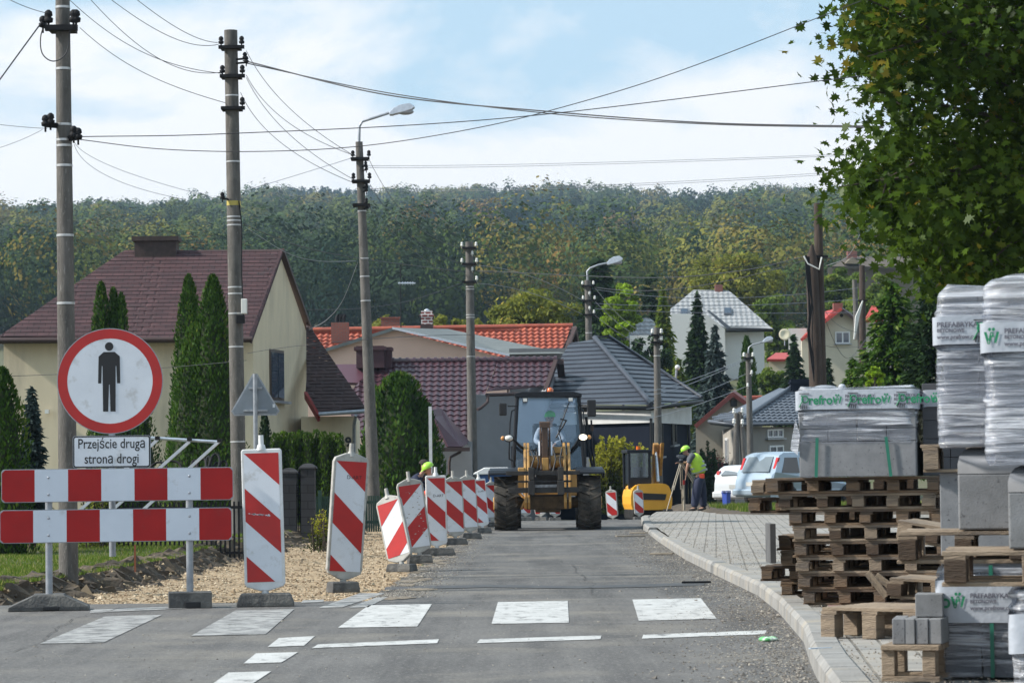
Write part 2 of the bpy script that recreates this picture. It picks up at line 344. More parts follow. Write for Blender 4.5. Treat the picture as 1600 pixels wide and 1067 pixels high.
# pavement: pavers with joints, dusted with sand
m = bpy.data.materials.new('pavers'); m.use_nodes = True; t = m.node_tree; p = t.nodes['Principled BSDF']; p.inputs['Roughness'].default_value = .9
c = N(t, 'ShaderNodeTexCoord'); mpn = N(t, 'ShaderNodeMapping'); mpn.inputs['Rotation'].default_value = (0, 0, R(94))
br = N(t, 'ShaderNodeTexBrick', i_Scale=1.0, offset=.5); br.inputs['Brick Width'].default_value = .30; br.inputs['Row Height'].default_value = .15; br.inputs['Mortar Size'].default_value = .010
br.inputs['Color1'].default_value = (.29, .275, .255, 1); br.inputs['Color2'].default_value = (.20, .195, .185, 1); br.inputs['Mortar'].default_value = (.09, .082, .07, 1); br.inputs['Mortar Smooth'].default_value = .4
n1 = N(t, 'ShaderNodeTexNoise', i_Scale=1.3, i_Detail=9.0, i_Roughness=.72); mr = N(t, 'ShaderNodeMapRange'); mr.inputs[1].default_value = .44; mr.inputs[2].default_value = .72
mm = N(t, 'ShaderNodeMix', data_type='RGBA'); mm.inputs[7].default_value = (.31, .28, .235, 1); t.links.new(c.outputs['Object'], mpn.inputs[0]); t.links.new(mpn.outputs[0], br.inputs['Vector'])
t.links.new(c.outputs['Object'], n1.inputs['Vector']); t.links.new(n1.outputs[0], mr.inputs[0]); t.links.new(mr.outputs[0], mm.inputs[0]); t.links.new(br.outputs[0], mm.inputs[6]); t.links.new(mm.outputs[2], p.inputs['Base Color'])
b = N(t, 'ShaderNodeBump', i_Strength=.5, i_Distance=.01, invert=True); t.links.new(br.outputs['Fac'], b.inputs['Height']); t.links.new(b.outputs[0], p.inputs['Normal'])
M_pav = m
M_pavred = m.copy(); M_pavred.name = 'pavers_red'; t = M_pavred.node_tree
for n in t.nodes:
    if n.type == 'TEX_BRICK': n.inputs['Color1'].default_value = (.27, .15, .145, 1); n.inputs['Color2'].default_value = (.23, .13, .13, 1)
    if n.type == 'MAP_RANGE': n.inputs[1].default_value = .56; n.inputs[2].default_value = .8
def side_r(y): return float(np.interp(y, [9, 58, 64, 69, 74, 80], [12, 12, 9.5, 6.0, 5.0, 5.0]))
pav_n = sines(11, 6, .5, 2.2)
def PZ(x, y): return .10 + float(pav_n(x, y)) * .006 - (0.02 if y > 66 else 0)
mb = MB(); y = 9.0
while y < 77:
    y2 = y + .5
    def row(q):
        a = kerb_x(q) + .16; b = side_r(q); return [(a + (b - a) * tt, q) for tt in (0, .03, .08, .15, .25, .4, .6, 1)]
    ra, rb = row(y), row(y2)
    for j in range(7):
        q = [ra[j], ra[j + 1], rb[j + 1], rb[j]]; mb.add([(u, v, PZ(u, v)) for u, v in q], [(0, 1, 2, 3)], 0)
    y = y2
kind(mb.build('pavement', M_pav), 'structure')
mb = MB(); y = 20.0
while y < 24.5:
    a = kerb_x(y) + .3; a2 = kerb_x(y + .25) + .3; mb.add([(u, v, PZ(u, v) + .012) for u, v in ((a, y), (a + .65, y), (a2 + .65, y + .25), (a2, y + .25))], [(0, 1, 2, 3)]); y += .25
kind(mb.build('red_paving_strip', M_pavred), 'structure')
# gravel trench
M_grav = mat('gravel_bed', (.36, .26, .155, 1), .95, (.24, .17, .10, 1), 3, 1.0, 30, dirt=(.40, .32, .22, 1), dscale=18, dlo=.5, dhi=.65)
tn = sines(21, 9, 1.5, 7); tn2 = sines(22, 9, 6, 16); mb = MB()
gx = np.arange(-5.4, -.6, .09); gy = np.arange(24.9, 72, .22); X, Y = np.meshgrid(gx, gy)
Z = -.17 + tn(X, Y) * .012 + tn2(X, Y) * .010 + np.clip((X + 1.9) * .09, 0, .10) + np.clip((-2.9 - X) * .05, 0, .05)
nx = len(gx)
mb.add(np.stack([X.ravel(), Y.ravel(), Z.ravel()], 1).tolist(), [(j * nx + i, j * nx + i + 1, (j + 1) * nx + i + 1, (j + 1) * nx + i) for j in range(len(gy) - 1) for i in range(nx - 1)], 0, True)
kind(mb.build('gravel_bed', M_grav), 'structure')
# stones: scattered low-poly rocks, one mesh
def rocks(name, P, size, m, seed, flat=.6):
    r = np.random.default_rng(seed); n = len(P)
    base = np.array([[1, 0, 0], [0, 1, 0], [-1, 0, 0], [0, -1, 0], [0, 0, 1], [0, 0, -1]], float)
    tri = np.array([[0, 1, 4], [1, 2, 4], [2, 3, 4], [3, 0, 4], [1, 0, 5], [2, 1, 5], [3, 2, 5], [0, 3, 5]])
    v = base[None] * r.uniform(.55, 1.25, (n, 6, 1)) + r.normal(0, .16, (n, 6, 3))
    v[:, :, 2] *= flat; a = r.uniform(0, 6.28, n); ca, sa = np.cos(a), np.sin(a)
    x = v[:, :, 0] * ca[:, None] - v[:, :, 1] * sa[:, None]; yv = v[:, :, 0] * sa[:, None] + v[:, :, 1] * ca[:, None]
    v = np.stack([x, yv, v[:, :, 2]], 2) * np.asarray(size)[:, None, None] + P[:, None, :]
    vv = v[:, tri].reshape(-1, 3)
    return npmesh(name, vv, 3, m, attrs={'rv': np.repeat(r.random(n), 8)})
def stonemat(name, a, b, c=None):
    m = bpy.data.materials.new(name); m.use_nodes = True; t = m.node_tree; p = t.nodes['Principled BSDF']; p.inputs['Roughness'].default_value = .9
    at_ = N(t, 'ShaderNodeAttribute', attribute_name='rv'); r = N(t, 'ShaderNodeValToRGB'); r.color_ramp.elements[0].color = a; r.color_ramp.elements[1].color = b
    if c: r.color_ramp.elements.new(.5).color = c
    t.links.new(at_.outputs['Fac'], r.inputs[0]); t.links.new(r.outputs[0], p.inputs['Base Color']); return m
n = 26000; P = np.stack([rng.uniform(-4.5, -1.15, n), 25 + 40 * rng.random(n) ** 1.6, np.zeros(n)], 1)
P[:, 2] = -.165 + tn(P[:, 0], P[:, 1]) * .012 + tn2(P[:, 0], P[:, 1]) * .01 + np.clip((P[:, 0] + 1.9) * .09, 0, .10) + np.clip((-2.9 - P[:, 0]) * .05, 0, .05)
kind(rocks('gravel', P, rng.uniform(.006, .022, n) * (1 + (rng.random(n) > .97) * 1.2), stonemat('limestone', (.16, .11, .065, 1), (.52, .43, .31, 1), (.33, .25, .16, 1)), 5), 'stuff')
# loose grit along the kerb and in the road
n = 16000; yv = 12.5 + 45 * rng.random(n) ** 1.4; kx = np.array([kerb_x(q) for q in yv]); x = kx - np.abs(rng.normal(0, .32, n)) - .01
m2 = rng.random(n) < .10; x = np.where(m2, rng.uniform(-3.2, 1.3, n), x); sz = rng.uniform(.0025, .010, n) * (1 + (rng.random(n) > .985) * 1.6); sz = np.where(m2, sz * .8, sz)
n2 = 9000; y2 = 25.5 + 40 * rng.random(n2) ** 1.3; x2 = np.array([left_x(q) for q in y2]) + np.abs(rng.normal(0, .22, n2)); s2 = rng.uniform(.003, .013, n2)
keep = yv < 200; P = np.concatenate([np.stack([x, yv, np.full(n, .002)], 1), np.stack([x2, y2, np.full(n2, .002)], 1)])
kind(rocks('road_grit', P, np.concatenate([sz, s2]), stonemat('grit', (.09, .08, .07, 1), (.36, .33, .28, 1), (.18, .16, .14, 1)), 6), 'stuff')
n = 5000; yv = 13 + 50 * rng.random(n) ** 1.3; x = np.array([kerb_x(q) for q in yv]) + .17 + np.abs(rng.normal(0, .8, n)); P = np.stack([x, yv, np.full(n, .106)], 1)
kind(rocks('pavement_grit', P, rng.uniform(.003, .009, n), stonemat('grit_sand', (.13, .11, .09, 1), (.32, .28, .23, 1)), 8), 'stuff')
# lawn slab on the left with its dug edge
def bank_x(y): return float(np.interp(y, [25, 26.2, 28, 31, 36, 44, 55, 70, 85], [-5.5, -5.0, -4.7, -4.4, -4.2, -4.2, -4.0, -3.8, -3.5]))
M_lawn = mat('lawn_earth', (.035, .055, .012, 1), .95, (.08, .075, .03, 1), 2.5, .6, 20)
ln = sines(31, 8, .3, 1.6)
LZ = .08
mb = MB(); y = 25.3
y = 25.75
while y < 90:
    y2 = y + .5
    ra = [(-30, y), (-12, y), (-7, y), (-5.4, y), (bank_x(y) - .25, y)]; rb = [(-30, y2), (-12, y2), (-7, y2), (-5.4, y2), (bank_x(y2) - .25, y2)]
    for j in range(4):
        if ra[j][0] < ra[j + 1][0] and rb[j][0] < rb[j + 1][0]: mb.add([(u, v, LZ + float(ln(u, v)) * .02) for u, v in (ra[j], ra[j + 1], rb[j + 1], rb[j])], [(0, 1, 2, 3)])
    y = y2
kind(mb.build('lawn', M_lawn), 'structure')
# dug bank : profile strip following the lawn edge
path = [(-14, 25.45), (-9, 25.5), (-6.5, 25.5)] + [(bank_x(q), q) for q in np.arange(25.55, 80, .12)]
dense = []
for a, b in zip(path[:-1], path[1:]):
    L_ = math.dist(a, b); k = max(1, int(L_ / .09))
    for i in range(k): dense.append((a[0] + (b[0] - a[0]) * i / k, a[1] + (b[1] - a[1]) * i / k))
bn = sines(41, 10, 3, 14); bn2 = sines(42, 10, 10, 35); mb = MB(); prof = [(-.5, LZ - .02), (-.38, LZ + .02), (-.26, LZ + .02), (-.16, LZ - .01), (-.08, LZ - .07), (.0, LZ - .12), (.08, LZ - .17), (.18, LZ - .21), (.32, LZ - .24), (.6, -.30)]
vs = []; npf = len(prof)
for i, (x, y) in enumerate(dense):
    j = min(i + 1, len(dense) - 1); d = Vector((dense[j][0] - dense[max(i - 1, 0)][0], dense[j][1] - dense[max(i - 1, 0)][1])).normalized(); nrm = Vector((d.y, -d.x))
    for k, (o, z) in enumerate(prof):
        w = 0 if k in (0, npf - 1) else 1
        oo = o + w * (.10 * float(bn(x * 1.1, y)) + .05 * float(bn2(x, y + k))); vs.append((x + nrm.x * oo, y + nrm.y * oo, z + w * (.035 * float(bn(x + k * .7, y)) + .028 * float(bn2(x, y - k)))))
mb.add(vs, [(i * npf + k, i * npf + k + 1, (i + 1) * npf + k + 1, (i + 1) * npf + k) for i in range(len(dense) - 1) for k in range(npf - 1)], 0, False)
M_bank = mat('dug_soil', (.045, .036, .028, 1), .95, (.10, .075, .05, 1), 5, .8, 25, dirt=(.22, .16, .10, 1), dscale=2.2, dlo=.58, dhi=.70)
kind(mb.build('earth_bank', M_bank), 'structure')
n = 7000; k = rng.integers(0, len(dense), n); dx = rng.normal(.22, .26, n); P = np.array([(dense[q][0], dense[q][1], 0) for q in k]); P[:, 0] += dx; P[:, 1] -= np.where(np.array([dense[q][1] for q in k]) < 25.5, np.abs(rng.normal(0, .1, n)), 0)
P[:, 2] = np.interp(dx, [-.3, -.1, .0, .1, .3, .6], [.09, .05, -.03, -.09, -.15, -.17])
kind(rocks('soil_clods', P, rng.uniform(.008, .04, n) * (1 + 1.3 * (rng.random(n) > .96)), stonemat('clods', (.022, .018, .015, 1), (.42, .32, .20, 1), (.09, .065, .042, 1)), 9, .8), 'stuff')
# ---------------- grass ----------------
def blades(name, P, h, m, seed, w=.006):
    r = np.random.default_rng(seed); n = len(P); a = r.uniform(0, 6.28, n); t_ = np.stack([np.cos(a), np.sin(a), np.zeros(n)], 1)
    lean = r.normal(0, .35, (n, 3)); lean[:, 2] = 1; hh = (h * r.uniform(.5, 1.4, n))[:, None]
    v = np.stack([P - t_ * w, P + t_ * w, P + lean * hh], 1).reshape(-1, 3)
    return npmesh(name, v, 3, m, attrs={'rv': r.random(n)})
M_grass = leafmat('grass_blade', (.07, .13, .015, 1), (.15, .21, .03, 1), (.34, .29, .12, 1), .4)
def inlawn(n, x0, y0, y1, p=1.5):
    y = y0 + (y1 - y0) * rng.random(n) ** p; b = np.array([bank_x(q) for q in y]) - .12; b = np.where(y < 26, -4.6, b); x = b - (b - x0) * rng.random(n) ** 1.2
    return np.stack([x, y, LZ + ln(x, y) * .02], 1)
kind(blades('grass', inlawn(90000, -8.8, 25.9, 62), .042, M_grass, 1, .006), 'stuff')
# grass verge with dark clods at the far right of the pavement
mb = MB()
vn = sines(51, 8, .8, 3.5); gx = np.arange(4.2, 16, .16); gy = np.arange(61, 92, .3); X, Y = np.meshgrid(gx, gy); Z = .12 + vn(X, Y) * .03 - np.clip((5.4 + .35 * np.sin(Y * 1.3) - X), 0, 1) * .5 - np.clip(69.3 + .3 * np.sin(X * 3) - Y, 0, 1) * .4
nx = len(gx); mb.add(np.stack([X.ravel(), Y.ravel(), Z.ravel()], 1).tolist(), [(j * nx + i, j * nx + i + 1, (j + 1) * nx + i + 1, (j + 1) * nx + i) for j in range(len(gy) - 1) for i in range(nx - 1)], 0, True)
kind(mb.build('verge', M_bank), 'structure')
n = 26000; x = rng.uniform(5.6, 14, n); y = rng.uniform(70.5, 84, n); P = np.stack([x, y, .12 + vn(x, y) * .03], 1)
kind(blades('verge_grass', P, .11, M_grass, 2, .012), 'stuff')
# ---------------- text ----------------
def textmesh(txt, size, bold=0.0, align='CENTER', sx=1.0):
    cu = bpy.data.curves.new('t', 'FONT'); cu.body = txt; cu.size = size; cu.align_x = align; cu.align_y = 'CENTER'; cu.offset = bold; cu.resolution_u = 3
    o = bpy.data.objects.new('t', cu); COL.objects.link(o); bpy.context.view_layer.update()
    me = bpy.data.meshes.new_from_object(o.evaluated_get(bpy.context.evaluated_depsgraph_get()))
    vs = [(v.co.x * sx, 0, v.co.y) for v in me.vertices]; fs = [tuple(p.vertices) for p in me.polygons]
    bpy.data.objects.remove(o); bpy.data.meshes.remove(me); bpy.data.curves.remove(cu)
    return vs, fs
def clip_poly(poly, f):
    out = []
    for i in range(len(poly)):
        a, b = poly[i], poly[(i + 1) % len(poly)]; fa, fb = f(a), f(b)
        if fa >= 0: out.append(a)
        if (fa >= 0) != (fb >= 0): t = fa / (fa - fb); out.append((a[0] + (b[0] - a[0]) * t, a[1] + (b[1] - a[1]) * t))
    return out
def rrect(w, h, r, n=4, cx=0, cz=0):
    o = []
    for sx_, sz_, a0 in ((1, 1, 0), (-1, 1, 90), (-1, -1, 180), (1, -1, 270)):
        for i in range(n + 1):
            a = R(a0 + 90 * i / n); o.append((cx + sx_ * (w / 2 - r) + r * math.cos(a), cz + sz_ * (h / 2 - r) + r * math.sin(a)))
    return o
def P3(poly, y): return [(a, y, b) for a, b in poly]
# ---------------- barrier ----------------
B0 = gp(77, 953); B1 = gp(297, 945)
B1 = at(297, 945, B0.y + .15); B1.z = 0
ang = math.atan2(B1.y - B0.y, B1.x - B0.x)
road_barrier = thing('road_barrier', 'red and white striped double board barrier on grey tube posts across the dug-up pavement', 'barrier', (B0.x, B0.y, 0), ang)
LB = (B1 - B0).length
sB = S((B0.y + B1.y) / 2)
def bz(px, py): return at(px, py, (B0.y + B1.y) / 2).z
def bxl(px): return (at(px, 760, (B0.y + B1.y) / 2).x - B0.x)
wB = (364 - 6) / sB; x0B = bxl(6); 
for (ypx, xoff) in ((758, 0), (821, -2.5 / sB)):
    zc = bz(185, ypx) + .004; h = 51.5 / sB
    fr = MB(); fr.prism(P3(rrect(wB, h, .03, 4, x0B + wB / 2 + xoff, zc), -.060), (0, .03, 0)); board = fr.build('board', M_galv, road_barrier, bevel=.002)
    for i in range(7):
        a = x0B + xoff + wB * i / 7 + (.006 if i == 0 else 0); b = x0B + xoff + wB * (i + 1) / 7 - (.006 if i == 6 else 0)
        poly = [(a, zc - h / 2 + .006), (b, zc - h / 2 + .006), (b, zc + h / 2 - .006), (a, zc + h / 2 - .006)]
        if i == 0: poly = [(a + .025, poly[0][1]), poly[1], poly[2], (a + .025, poly[3][1]), (a, poly[3][1] - .025), (a, poly[0][1] + .025)]
        if i == 6: poly = [poly[0], (b - .025, poly[1][1]), (b, poly[1][1] + .025), (b, poly[2][1] - .025), (b - .025, poly[2][1]), poly[3]]
        s_ = MB(); s_.prism(P3(poly, -.0635), (0, .003, 0)); s_.build('red_stripe' if i % 2 == 0 else 'white_stripe', M_bred if i % 2 == 0 else M_bwhite, board)
for xx in (0, LB):
    for ypx in (758, 821):
        for dz_ in (-.07, .07): s_ = MB(); s_.sphere((xx, -.066, bz(185, ypx) + dz_), (.011, .006, .011), 8, 5); s_.build('bolt', M_galv, road_barrier)
    s_ = MB(); s_.cyl((xx, 0, .10), (xx, 0, bz(77, 733)), .029, n=16)
    for ypx in (758, 821): s_.box((xx, -.02, bz(185, ypx)), (.09, .03, .03))
    s_.build('post', M_galv, road_barrier)
# two different rubber feet
def foot(mb, L_, D, Hh, top, pocket=True):
    a = [(-L_ / 2, -D / 2, 0), (L_ / 2, -D / 2, 0), (L_ / 2, D / 2, 0), (-L_ / 2, D / 2, 0)]
    l1 = L_ / 2 - (L_ - top) * .25
    rings = [a, [(x * .985, y, .035) for x, y, z in a], [(x * top / L_ * 1.02, y * .9, Hh - .012) for x, y, z in a], [(x * top / L_ * .96, y * .82, Hh) for x, y, z in a]]
    vs = [p for r_ in rings for p in r_]
    mb.add(vs, [(3, 2, 1, 0), (12, 13, 14, 15)] + [(k * 4 + i, k * 4 + (i + 1) % 4, (k + 1) * 4 + (i + 1) % 4, (k + 1) * 4 + i) for k in range(3) for i in range(4)])
s_ = MB(); foot(s_, .66, .40, .135, .26); s_.box((.02, -.197, .022), (.14, .02, .036), mi=1); s_.box((-.2, -.02, .06), (.03, .3, .04)); s_.box((.2, -.02, .06), (.03, .3, .04))
o = s_.build('base', [M_rub, M_ink], road_barrier, bevel=.008); o.location = (0, 0, 0)
s_ = MB(); s_.box((0, 0, .066), (.355, .30, .132)); s_.box((.02, -.152, .03), (.13, .01, .05), mi=1)
o = s_.build('base', [M_rub, M_ink], road_barrier, bevel=.01); o.location = (LB, 0, 0); o['label'] = 'square block foot'
# ---------------- prohibition sign ----------------
YS = B0.y + .42
c0 = at(172.5, 595.5, YS); rS = 82.5 / S(YS)
sg = thing('road_sign', 'round white sign with red rim and black standing man above the barrier', 'road sign', (c0.x, YS, 0), R(2))
s_ = MB(); n = 56
circ = lambda r, k=n: [(r * math.cos(2 * math.pi * i / k), c0.z + r * math.sin(2 * math.pi * i / k)) for i in range(k)]
s_.prism(P3(circ(rS), -.03), (0, .012, 0)); disc = s_.build('disc', M_galv, sg)
s_ = MB(); a = circ(rS * .985); b = circ(rS * .805)
s_.add(P3(a, -.0325) + P3(b, -.0325), [(i, (i + 1) % n, n + (i + 1) % n, n + i) for i in range(n)]); s_.build('red_rim', M_red, disc)
s_ = MB(); s_.add(P3(circ(rS * .805), -.0320), [tuple(range(n))]); s_.build('white_face', M_white, disc)
s_ = MB(); u = rS / 82.5 * 1.0
def fp(px, py): return ((px - 172.5) * u, c0.z - (py - 595.5) * u)
fig = [(155, 557), (163, 550), (180, 550), (188, 557), (188.5, 599), (183.5, 599), (182.5, 572), (181.5, 572), (181, 643), (173, 643), (172, 601), (171, 601), (169.5, 643), (161.5, 643), (161, 572), (160, 572), (159, 599), (154, 599)]
s_.add([(x, -.0345, z) for x, z in [fp(*p) for p in fig]], [tuple(range(len(fig)))])
hc = fp(171.5, 541.5); s_.add([(hc[0] + 6.6 * u * math.cos(i * .2618), -.0345, hc[1] + 6.8 * u * math.sin(i * .2618)) for i in range(24)], [tuple(range(24))])
s_.build('man_symbol', M_ink, disc)
pc = fp(174.5, 705.5); pw, ph = 121 * u, 50 * u
s_ = MB(); s_.prism(P3(rrect(pw, ph, .02, 4, pc[0], pc[1]), -.03), (0, .012, 0)); pl = s_.build('text_plate', M_galv, sg)
pl['label'] = 'rectangular plate with Polish text under the disc'
s_ = MB(); s_.prism(P3(rrect(pw * .985, ph * .97, .018, 4, pc[0], pc[1]), -.0325), (0, .002, 0)); s_.build('border', M_ink, pl)
s_ = MB(); s_.prism(P3(rrect(pw * .955, ph * .90, .014, 4, pc[0], pc[1]), -.034), (0, .002, 0)); s_.build('face', M_white, pl)
s_ = MB()
for txt, dy, wpx in (('Przejście drugą', 12, 104), ('stroną drogi', -11.5, 84)):
    vs, fs = textmesh(txt, 21.5 * u, .0011); w0 = max(v[0] for v in vs) - min(v[0] for v in vs); k = wpx * u / w0
    s_.add([(v[0] * k + pc[0], -.0355, v[2] + pc[1] + dy * u) for v in vs], fs)
s_.build('lettering', M_ink, pl)
s_ = MB(); s_.cyl((.01, 0, at(177, 869, YS).z), (.01, 0, c0.z + rS * .7), .028, n=16); s_.build('post', M_galv, sg)
s_ = MB()
for zz in (c0.z + .2, c0.z - .2, pc[1]): s_.box((.01, -.012, zz), (.12, .022, .03)); s_.box((.01, .03, zz), (.08, .015, .03))
s_.build('clamp', M_galv, sg)
# ---------------- guide beacons ----------------
beacon_group = 'red and white guide beacons'
def beacon(px, pyb, pyt, wpx, label, yaw=0, lean=0, tip=0, mirror=False, white=False, baseL=.48, shoulders=True, txt=None, scuff=0, baseyaw=0, hb=.11, seed=0):
    p = gp(px, pyb); s = S(p.y); rz = R(yaw)
    t = thing('guide_beacon', label, 'guide beacon', (p.x, p.y, RZ(p.y)), 0, beacon_group)
    s_ = MB(); foot(s_, baseL, .22, hb, baseL * .86 if baseL > .3 else baseL * .92)
    if baseL > .35:
        for q in (-.13, .13): s_.cyl((q, -.102, .055), (q, .1, .055), .028, n=10)
    o = s_.build('base', M_rub, t, bevel=.008); o.rotation_euler = (0, 0, rz + R(baseyaw))
    H = (pyb - pyt) / s - hb; w = wpx / s / max(.3, math.cos(rz)); w2 = w / 2
    fm = M_frame2 if white else M_frame
    z0 = hb + .02; z1 = hb + H
    out = [(-w2 * .9, z0 + .05), (-w2 * .25, z0), (w2 * .25, z0), (w2 * .9, z0 + .05), (w2, z0 + .09), (w2, z1 - .06), (w2 * .9, z1 - .02), (w2 * .3, z1 + .02), (-w2 * .3, z1 + .02), (-w2 * .9, z1 - .02), (-w2, z1 - .06), (-w2, z0 + .09)] if shoulders else \
          [(-w2 * .9, z0 + .035), (-w2 * .25, z0), (w2 * .25, z0), (w2 * .9, z0 + .035), (w2, z0 + .06), (w2, z1 - .02), (w2 * .94, z1), (-w2 * .94, z1), (-w2, z1 - .02), (-w2, z0 + .06)]
    T0 = Matrix.Translation((0, 0, .08)) @ Matrix.Rotation(R(lean), 4, 'Y') @ Matrix.Rotation(R(-tip), 4, 'X') @ Matrix.Rotation(rz, 4, 'Z') @ Matrix.Translation((0, 0, -.08))
    s_ = MB(); s_.prism(P3(out, -.03), (0, .06, 0), T=T0); s_.cyl((0, 0, .03), (0, 0, z0 + .02), .03, n=10, T=T0)
    body = s_.build('board', fm, t, bevel=.009)
    a, b, c, d = -w2 * .86, w2 * .86, z0 + .075, z1 - (.055 if shoulders else .035)
    W_ = b - a; k = .93
    s_ = MB(); s_.add([T0 @ Vector(q) for q in [(a, -.0315, c), (b, -.0315, c), (b, -.0315, d), (a, -.0315, d)]], [(0, 1, 2, 3)]); s_.build('white_face', M_white, body)
    def tv(q): u = (q[0] - a) / W_; u = 1 - u if mirror else u; return (d - q[1]) / W_ - u * k
    rect = [(a, c), (b, c), (b, d), (a, d)]
    i = -1
    for lo, hi in ((-9, 0), (1.0, 1.95), (2.95, 3.9)):
        poly = clip_poly(clip_poly(rect, lambda q: tv(q) - lo), lambda q: hi - tv(q))
        if len(poly) > 2:
            s_ = MB(); s_.add([T0 @ Vector((x, -.0335, z)) for x, z in poly], [tuple(range(len(poly)))]); s_.build('red_stripe', M_red, body)
    if txt:
        vs, fs = textmesh('D-ART', .05); s_ = MB(); s_.add([T0 @ Vector((v[0] + a + W_ * .62, -.0345, v[2] + (d - W_ * txt))) for v in vs], fs); s_.build('lettering', M_ink, body)
    if scuff:
        rr = random.Random(seed); s_ = MB()
        for q in range(scuff):
            cx = rr.uniform(a * .8, b * .8); cz = c + (d - c) * .52 + (rr.uniform(-.006, .006) - cx * .1 if scuff < 25 else rr.uniform(-.4, .4) * (d - c)); r1 = rr.uniform(.0025, .008)
            s_.add([T0 @ Vector((cx + r1 * 2 * math.cos(m_) * rr.uniform(.6, 1.3), -.0345, cz + r1 * math.sin(m_) * rr.uniform(.5, 1.3))) for m_ in (5.2, 4.1, 3, 2.2, 1, 0)], [(0, 1, 2, 3, 4, 5)])
        s_.build('scuff_marks', M_white if scuff < 25 else M_frame, body)
    s_ = MB(); s_.cyl((0, 0, z1 - .01), (0, 0, z1 + .035), .042, .03, n=12, T=T0); s_.cyl((0, 0, z1 + .03), (0, 0, z1 + .115), .023, .021, n=12, T=T0); s_.build('lamp_peg', fm, t)
    return t
beacon(415, 947, 702, 63, 'nearest beacon, white framed and square topped, scuffed across its middle, right beside the barrier', white=True, shoulders=False, scuff=16, seed=3, lean=-1.2, baseyaw=4)
beacon(536, 925, 712, 54, 'second tall beacon from the barrier, grey framed, twisted and leaning slightly right', yaw=20, lean=4.2, baseL=.27, hb=.10, txt=.5)
beacon(628, 893, 772, 40, 'short beacon tipping strongly to the left with stripes climbing to the right', yaw=-22, lean=-12, tip=16, mirror=True, baseL=.30, hb=.09)
beacon(656, 880, 750, 41, 'peeling beacon leaning left, with stripes climbing to the right', yaw=10, lean=-7.5, mirror=True, baseL=.3, scuff=34, seed=8)
beacon(683, 868, 743, 32, 'white framed beacon with dark lettering below its top red corner', white=True, shoulders=False, yaw=6, lean=-.5, txt=1.0, baseyaw=3)
beacon(712, 851, 747, 29, 'upright grey framed beacon just right of the white framed lettered one', yaw=15, lean=-2, baseL=.35)
beacon(735, 842, 745, 26, 'grey framed beacon between the upright grey one and the slim bright white one', yaw=18, lean=-3, baseL=.35)
beacon(754, 833, 748, 20, 'slim bright white beacon next to the loader and the blue cabin', white=True, shoulders=False, yaw=22, lean=-4, txt=.9, baseL=.3)
beacon(770, 823, 754, 19, 'last beacon of the left row, half hidden behind the loader tyre', yaw=18, lean=-2, baseL=.3)
for i, (a, b) in enumerate(((821, 812), (846, 811), (867, 810))):
    beacon(a, b, 757, 17, ['beacon seen under the loader, behind its left wheel', 'beacon seen under the middle of the loader axle', 'beacon seen under the loader, right of the middle'][i], yaw=(10, -14, 5)[i], lean=(2, -8, 3)[i], mirror=(i == 1), baseL=.3)
beacon(958, 806, 755, 17, 'far beacon by the yellow bush, leaning left at the road edge', yaw=-14, lean=-4, baseL=.3)
beacon(999, 808, 760, 15, 'far beacon standing in front of the yellow mini excavator', yaw=12, lean=-2, baseL=.3)
# ---------------- triangular sign seen from behind ----------------
Yt = 43; b0 = at(400, 760, Yt); z_ = lambda py: at(400, py, Yt).z; s43 = S(Yt)
tri = thing('road_sign', 'back of a grey triangular sign on a thin post beside the second concrete pole', 'road sign', (b0.x, Yt, -.06))
cx = lambda px: (px - 401.5) / s43
pts = [(398.5, 586), (403.5, 586), (436, 641), (433, 646.5), (369, 646.5), (366, 641)]
s_ = MB(); s_.prism([(cx(a), .04, z_(b) + .06) for a, b in pts], (0, .01, 0)); pl = s_.build('plate', mat('sign_back', (.20, .23, .27, 1), .5, (.17, .20, .23, 1), 6, metal=.3), tri, bevel=.002)
s_ = MB(); s_.prism([(cx(a) * 1.0, .05, z_(b) + .06) for a, b in [(397, 584), (405, 584), (439, 642), (434, 649), (368, 649), (363, 642)]], (0, .008, 0)); s_.build('rim', M_galv, pl)
s_ = MB(); s_.box((cx(430), .036, z_(634) + .06), (.035, .004, .05)); s_.build('sticker', M_white, pl)
s_ = MB(); s_.cyl((0, 0, 0), (0, 0, z_(586) + .08), .034, n=12); s_.build('post', M_galv, tri)
s_ = MB()
for yy_ in (606, 641): s_.box((0, .025, z_(yy_) + .06), (.36 if yy_ > 620 else .2, .03, .03))
s_.build('clamp', M_galv, tri)
